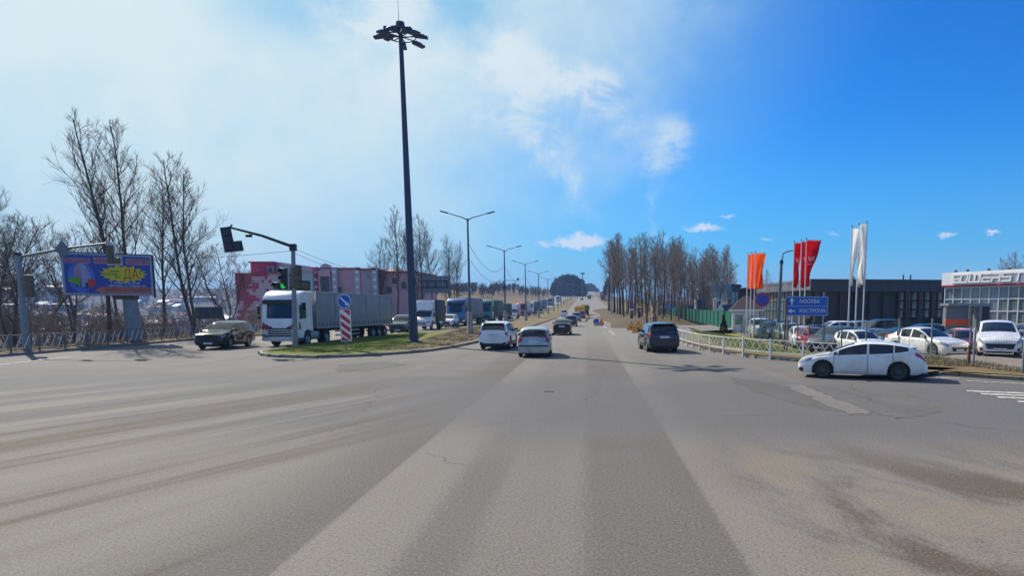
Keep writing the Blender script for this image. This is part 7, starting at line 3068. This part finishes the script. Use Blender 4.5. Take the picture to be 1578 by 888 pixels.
# ---- grass on the median nose and along the lawn ------------------------------------------
def grass(name, label, polys, n, hmin, hmax, m, seed, zb=.13):
    r_ = np.random.default_rng(seed)
    vs = []
    for pix, cnt in polys:
        pg = [P(*q) for q in pix]
        x0, x1 = min(p.x for p in pg), max(p.x for p in pg)
        y0, y1 = min(p.y for p in pg), max(p.y for p in pg)
        X = r_.uniform(x0, x1, cnt * 4); Y = r_.uniform(y0, y1, cnt * 4)
        ins = np.zeros(len(X), bool)
        for i in range(len(pg)):
            a_, b_ = pg[i], pg[i - 1]
            cond = ((a_.y > Y) != (b_.y > Y)) & (X < (b_.x - a_.x) * (Y - a_.y) / (b_.y - a_.y + 1e-9) + a_.x)
            ins ^= cond
        X, Y = X[ins][:cnt], Y[ins][:cnt]
        clump = np.sin(X * 2.3 + np.sin(Y * 1.7) * 2) * np.sin(Y * 2.9 + np.sin(X * 1.3) * 2)
        keep = clump + r_.normal(0, .5, len(X)) > -.2
        X, Y = X[keep], Y[keep]
        k = len(X)
        hh = r_.uniform(hmin, hmax, k)
        an = r_.uniform(0, PI, k)
        w_ = .012
        dx, dy = np.cos(an) * w_, np.sin(an) * w_
        z = zb - np.array([lot_drop(a_, b_) for a_, b_ in zip(X, Y)])
        lean_x, lean_y = r_.normal(0, .04, k), r_.normal(0, .04, k)
        tri = np.stack([np.stack([X - dx, Y - dy, z], -1), np.stack([X + dx, Y + dy, z], -1), np.stack([X + lean_x, Y + lean_y, z + hh], -1)], 1)
        vs.append(tri)
    v = np.concatenate(vs).reshape(-1, 3)
    me = np_mesh(name, v, np.arange(len(v)).reshape(-1, 3), m, False)
    return tag(obj(name, me), label, 'grass', None, 'stuff')


M_GRS = bark('grass_blade', (.15, .21, .035), (.27, .29, .09))
M_GRD = bark('dry_grass_blade', (.21, .17, .09), (.32, .27, .16))
grass('grass', 'short green grass on the nose of the median', [([(412, 546), (440, 540), (484, 533), (540, 526), (600, 519), (660, 516), (630, 535), (560, 546), (490, 549)], 90000)], 0, .03, .10, M_GRS, 1)
grass('grass', 'dry grass and litter on the median', [([(560, 546), (640, 530), (715, 508), (775, 500), (780, 506), (728, 528), (690, 536), (640, 543)], 40000)], 0, .03, .13, M_GRD, 2)
grass('grass', 'grass of the lawn behind the white railing', [([(1060, 505), (1110, 509), (1200, 526), (1300, 545), (1400, 560), (1400, 566), (1300, 556), (1200, 547), (1100, 535)], 70000)], 0, .03, .09, M_GRS, 3, .12)
grass('grass', 'dry tufts along the wire mesh fence', [([(1400, 556), (1440, 556), (1500, 565), (1578, 577), (1640, 588), (1640, 594), (1578, 583), (1500, 573), (1430, 570)], 9000)], 0, .06, .22, M_GRD, 4, .14)
grass('grass', 'dry grass under the left railing', [([(-60, 545), (40, 537), (120, 530), (220, 522), (300, 515), (400, 510), (400, 514), (300, 522), (200, 531), (90, 540), (-60, 552)], 12000)], 0, .08, .35, M_GRD, 5, .12)


# ================================================================== AIR
M_HAZE = bpy.data.materials.new('haze')
M_HAZE.use_nodes = True
nt = M_HAZE.node_tree
for n in list(nt.nodes):
    if n.type != 'OUTPUT_MATERIAL': nt.nodes.remove(n)
pv = nt.nodes.new('ShaderNodeVolumePrincipled')
pv.inputs['Color'].default_value = (.28, .50, .95, 1)
pv.inputs['Density'].default_value = .00026
pv.inputs['Anisotropy'].default_value = .1
nt.links.new(pv.outputs[0], [n for n in nt.nodes if n.type == 'OUTPUT_MATERIAL'][0].inputs['Volume'])
hz = MB().box((0, 2050, 30), (9200, 4700, 170)).build('haze', M_HAZE)
tag(hz, kind='stuff')
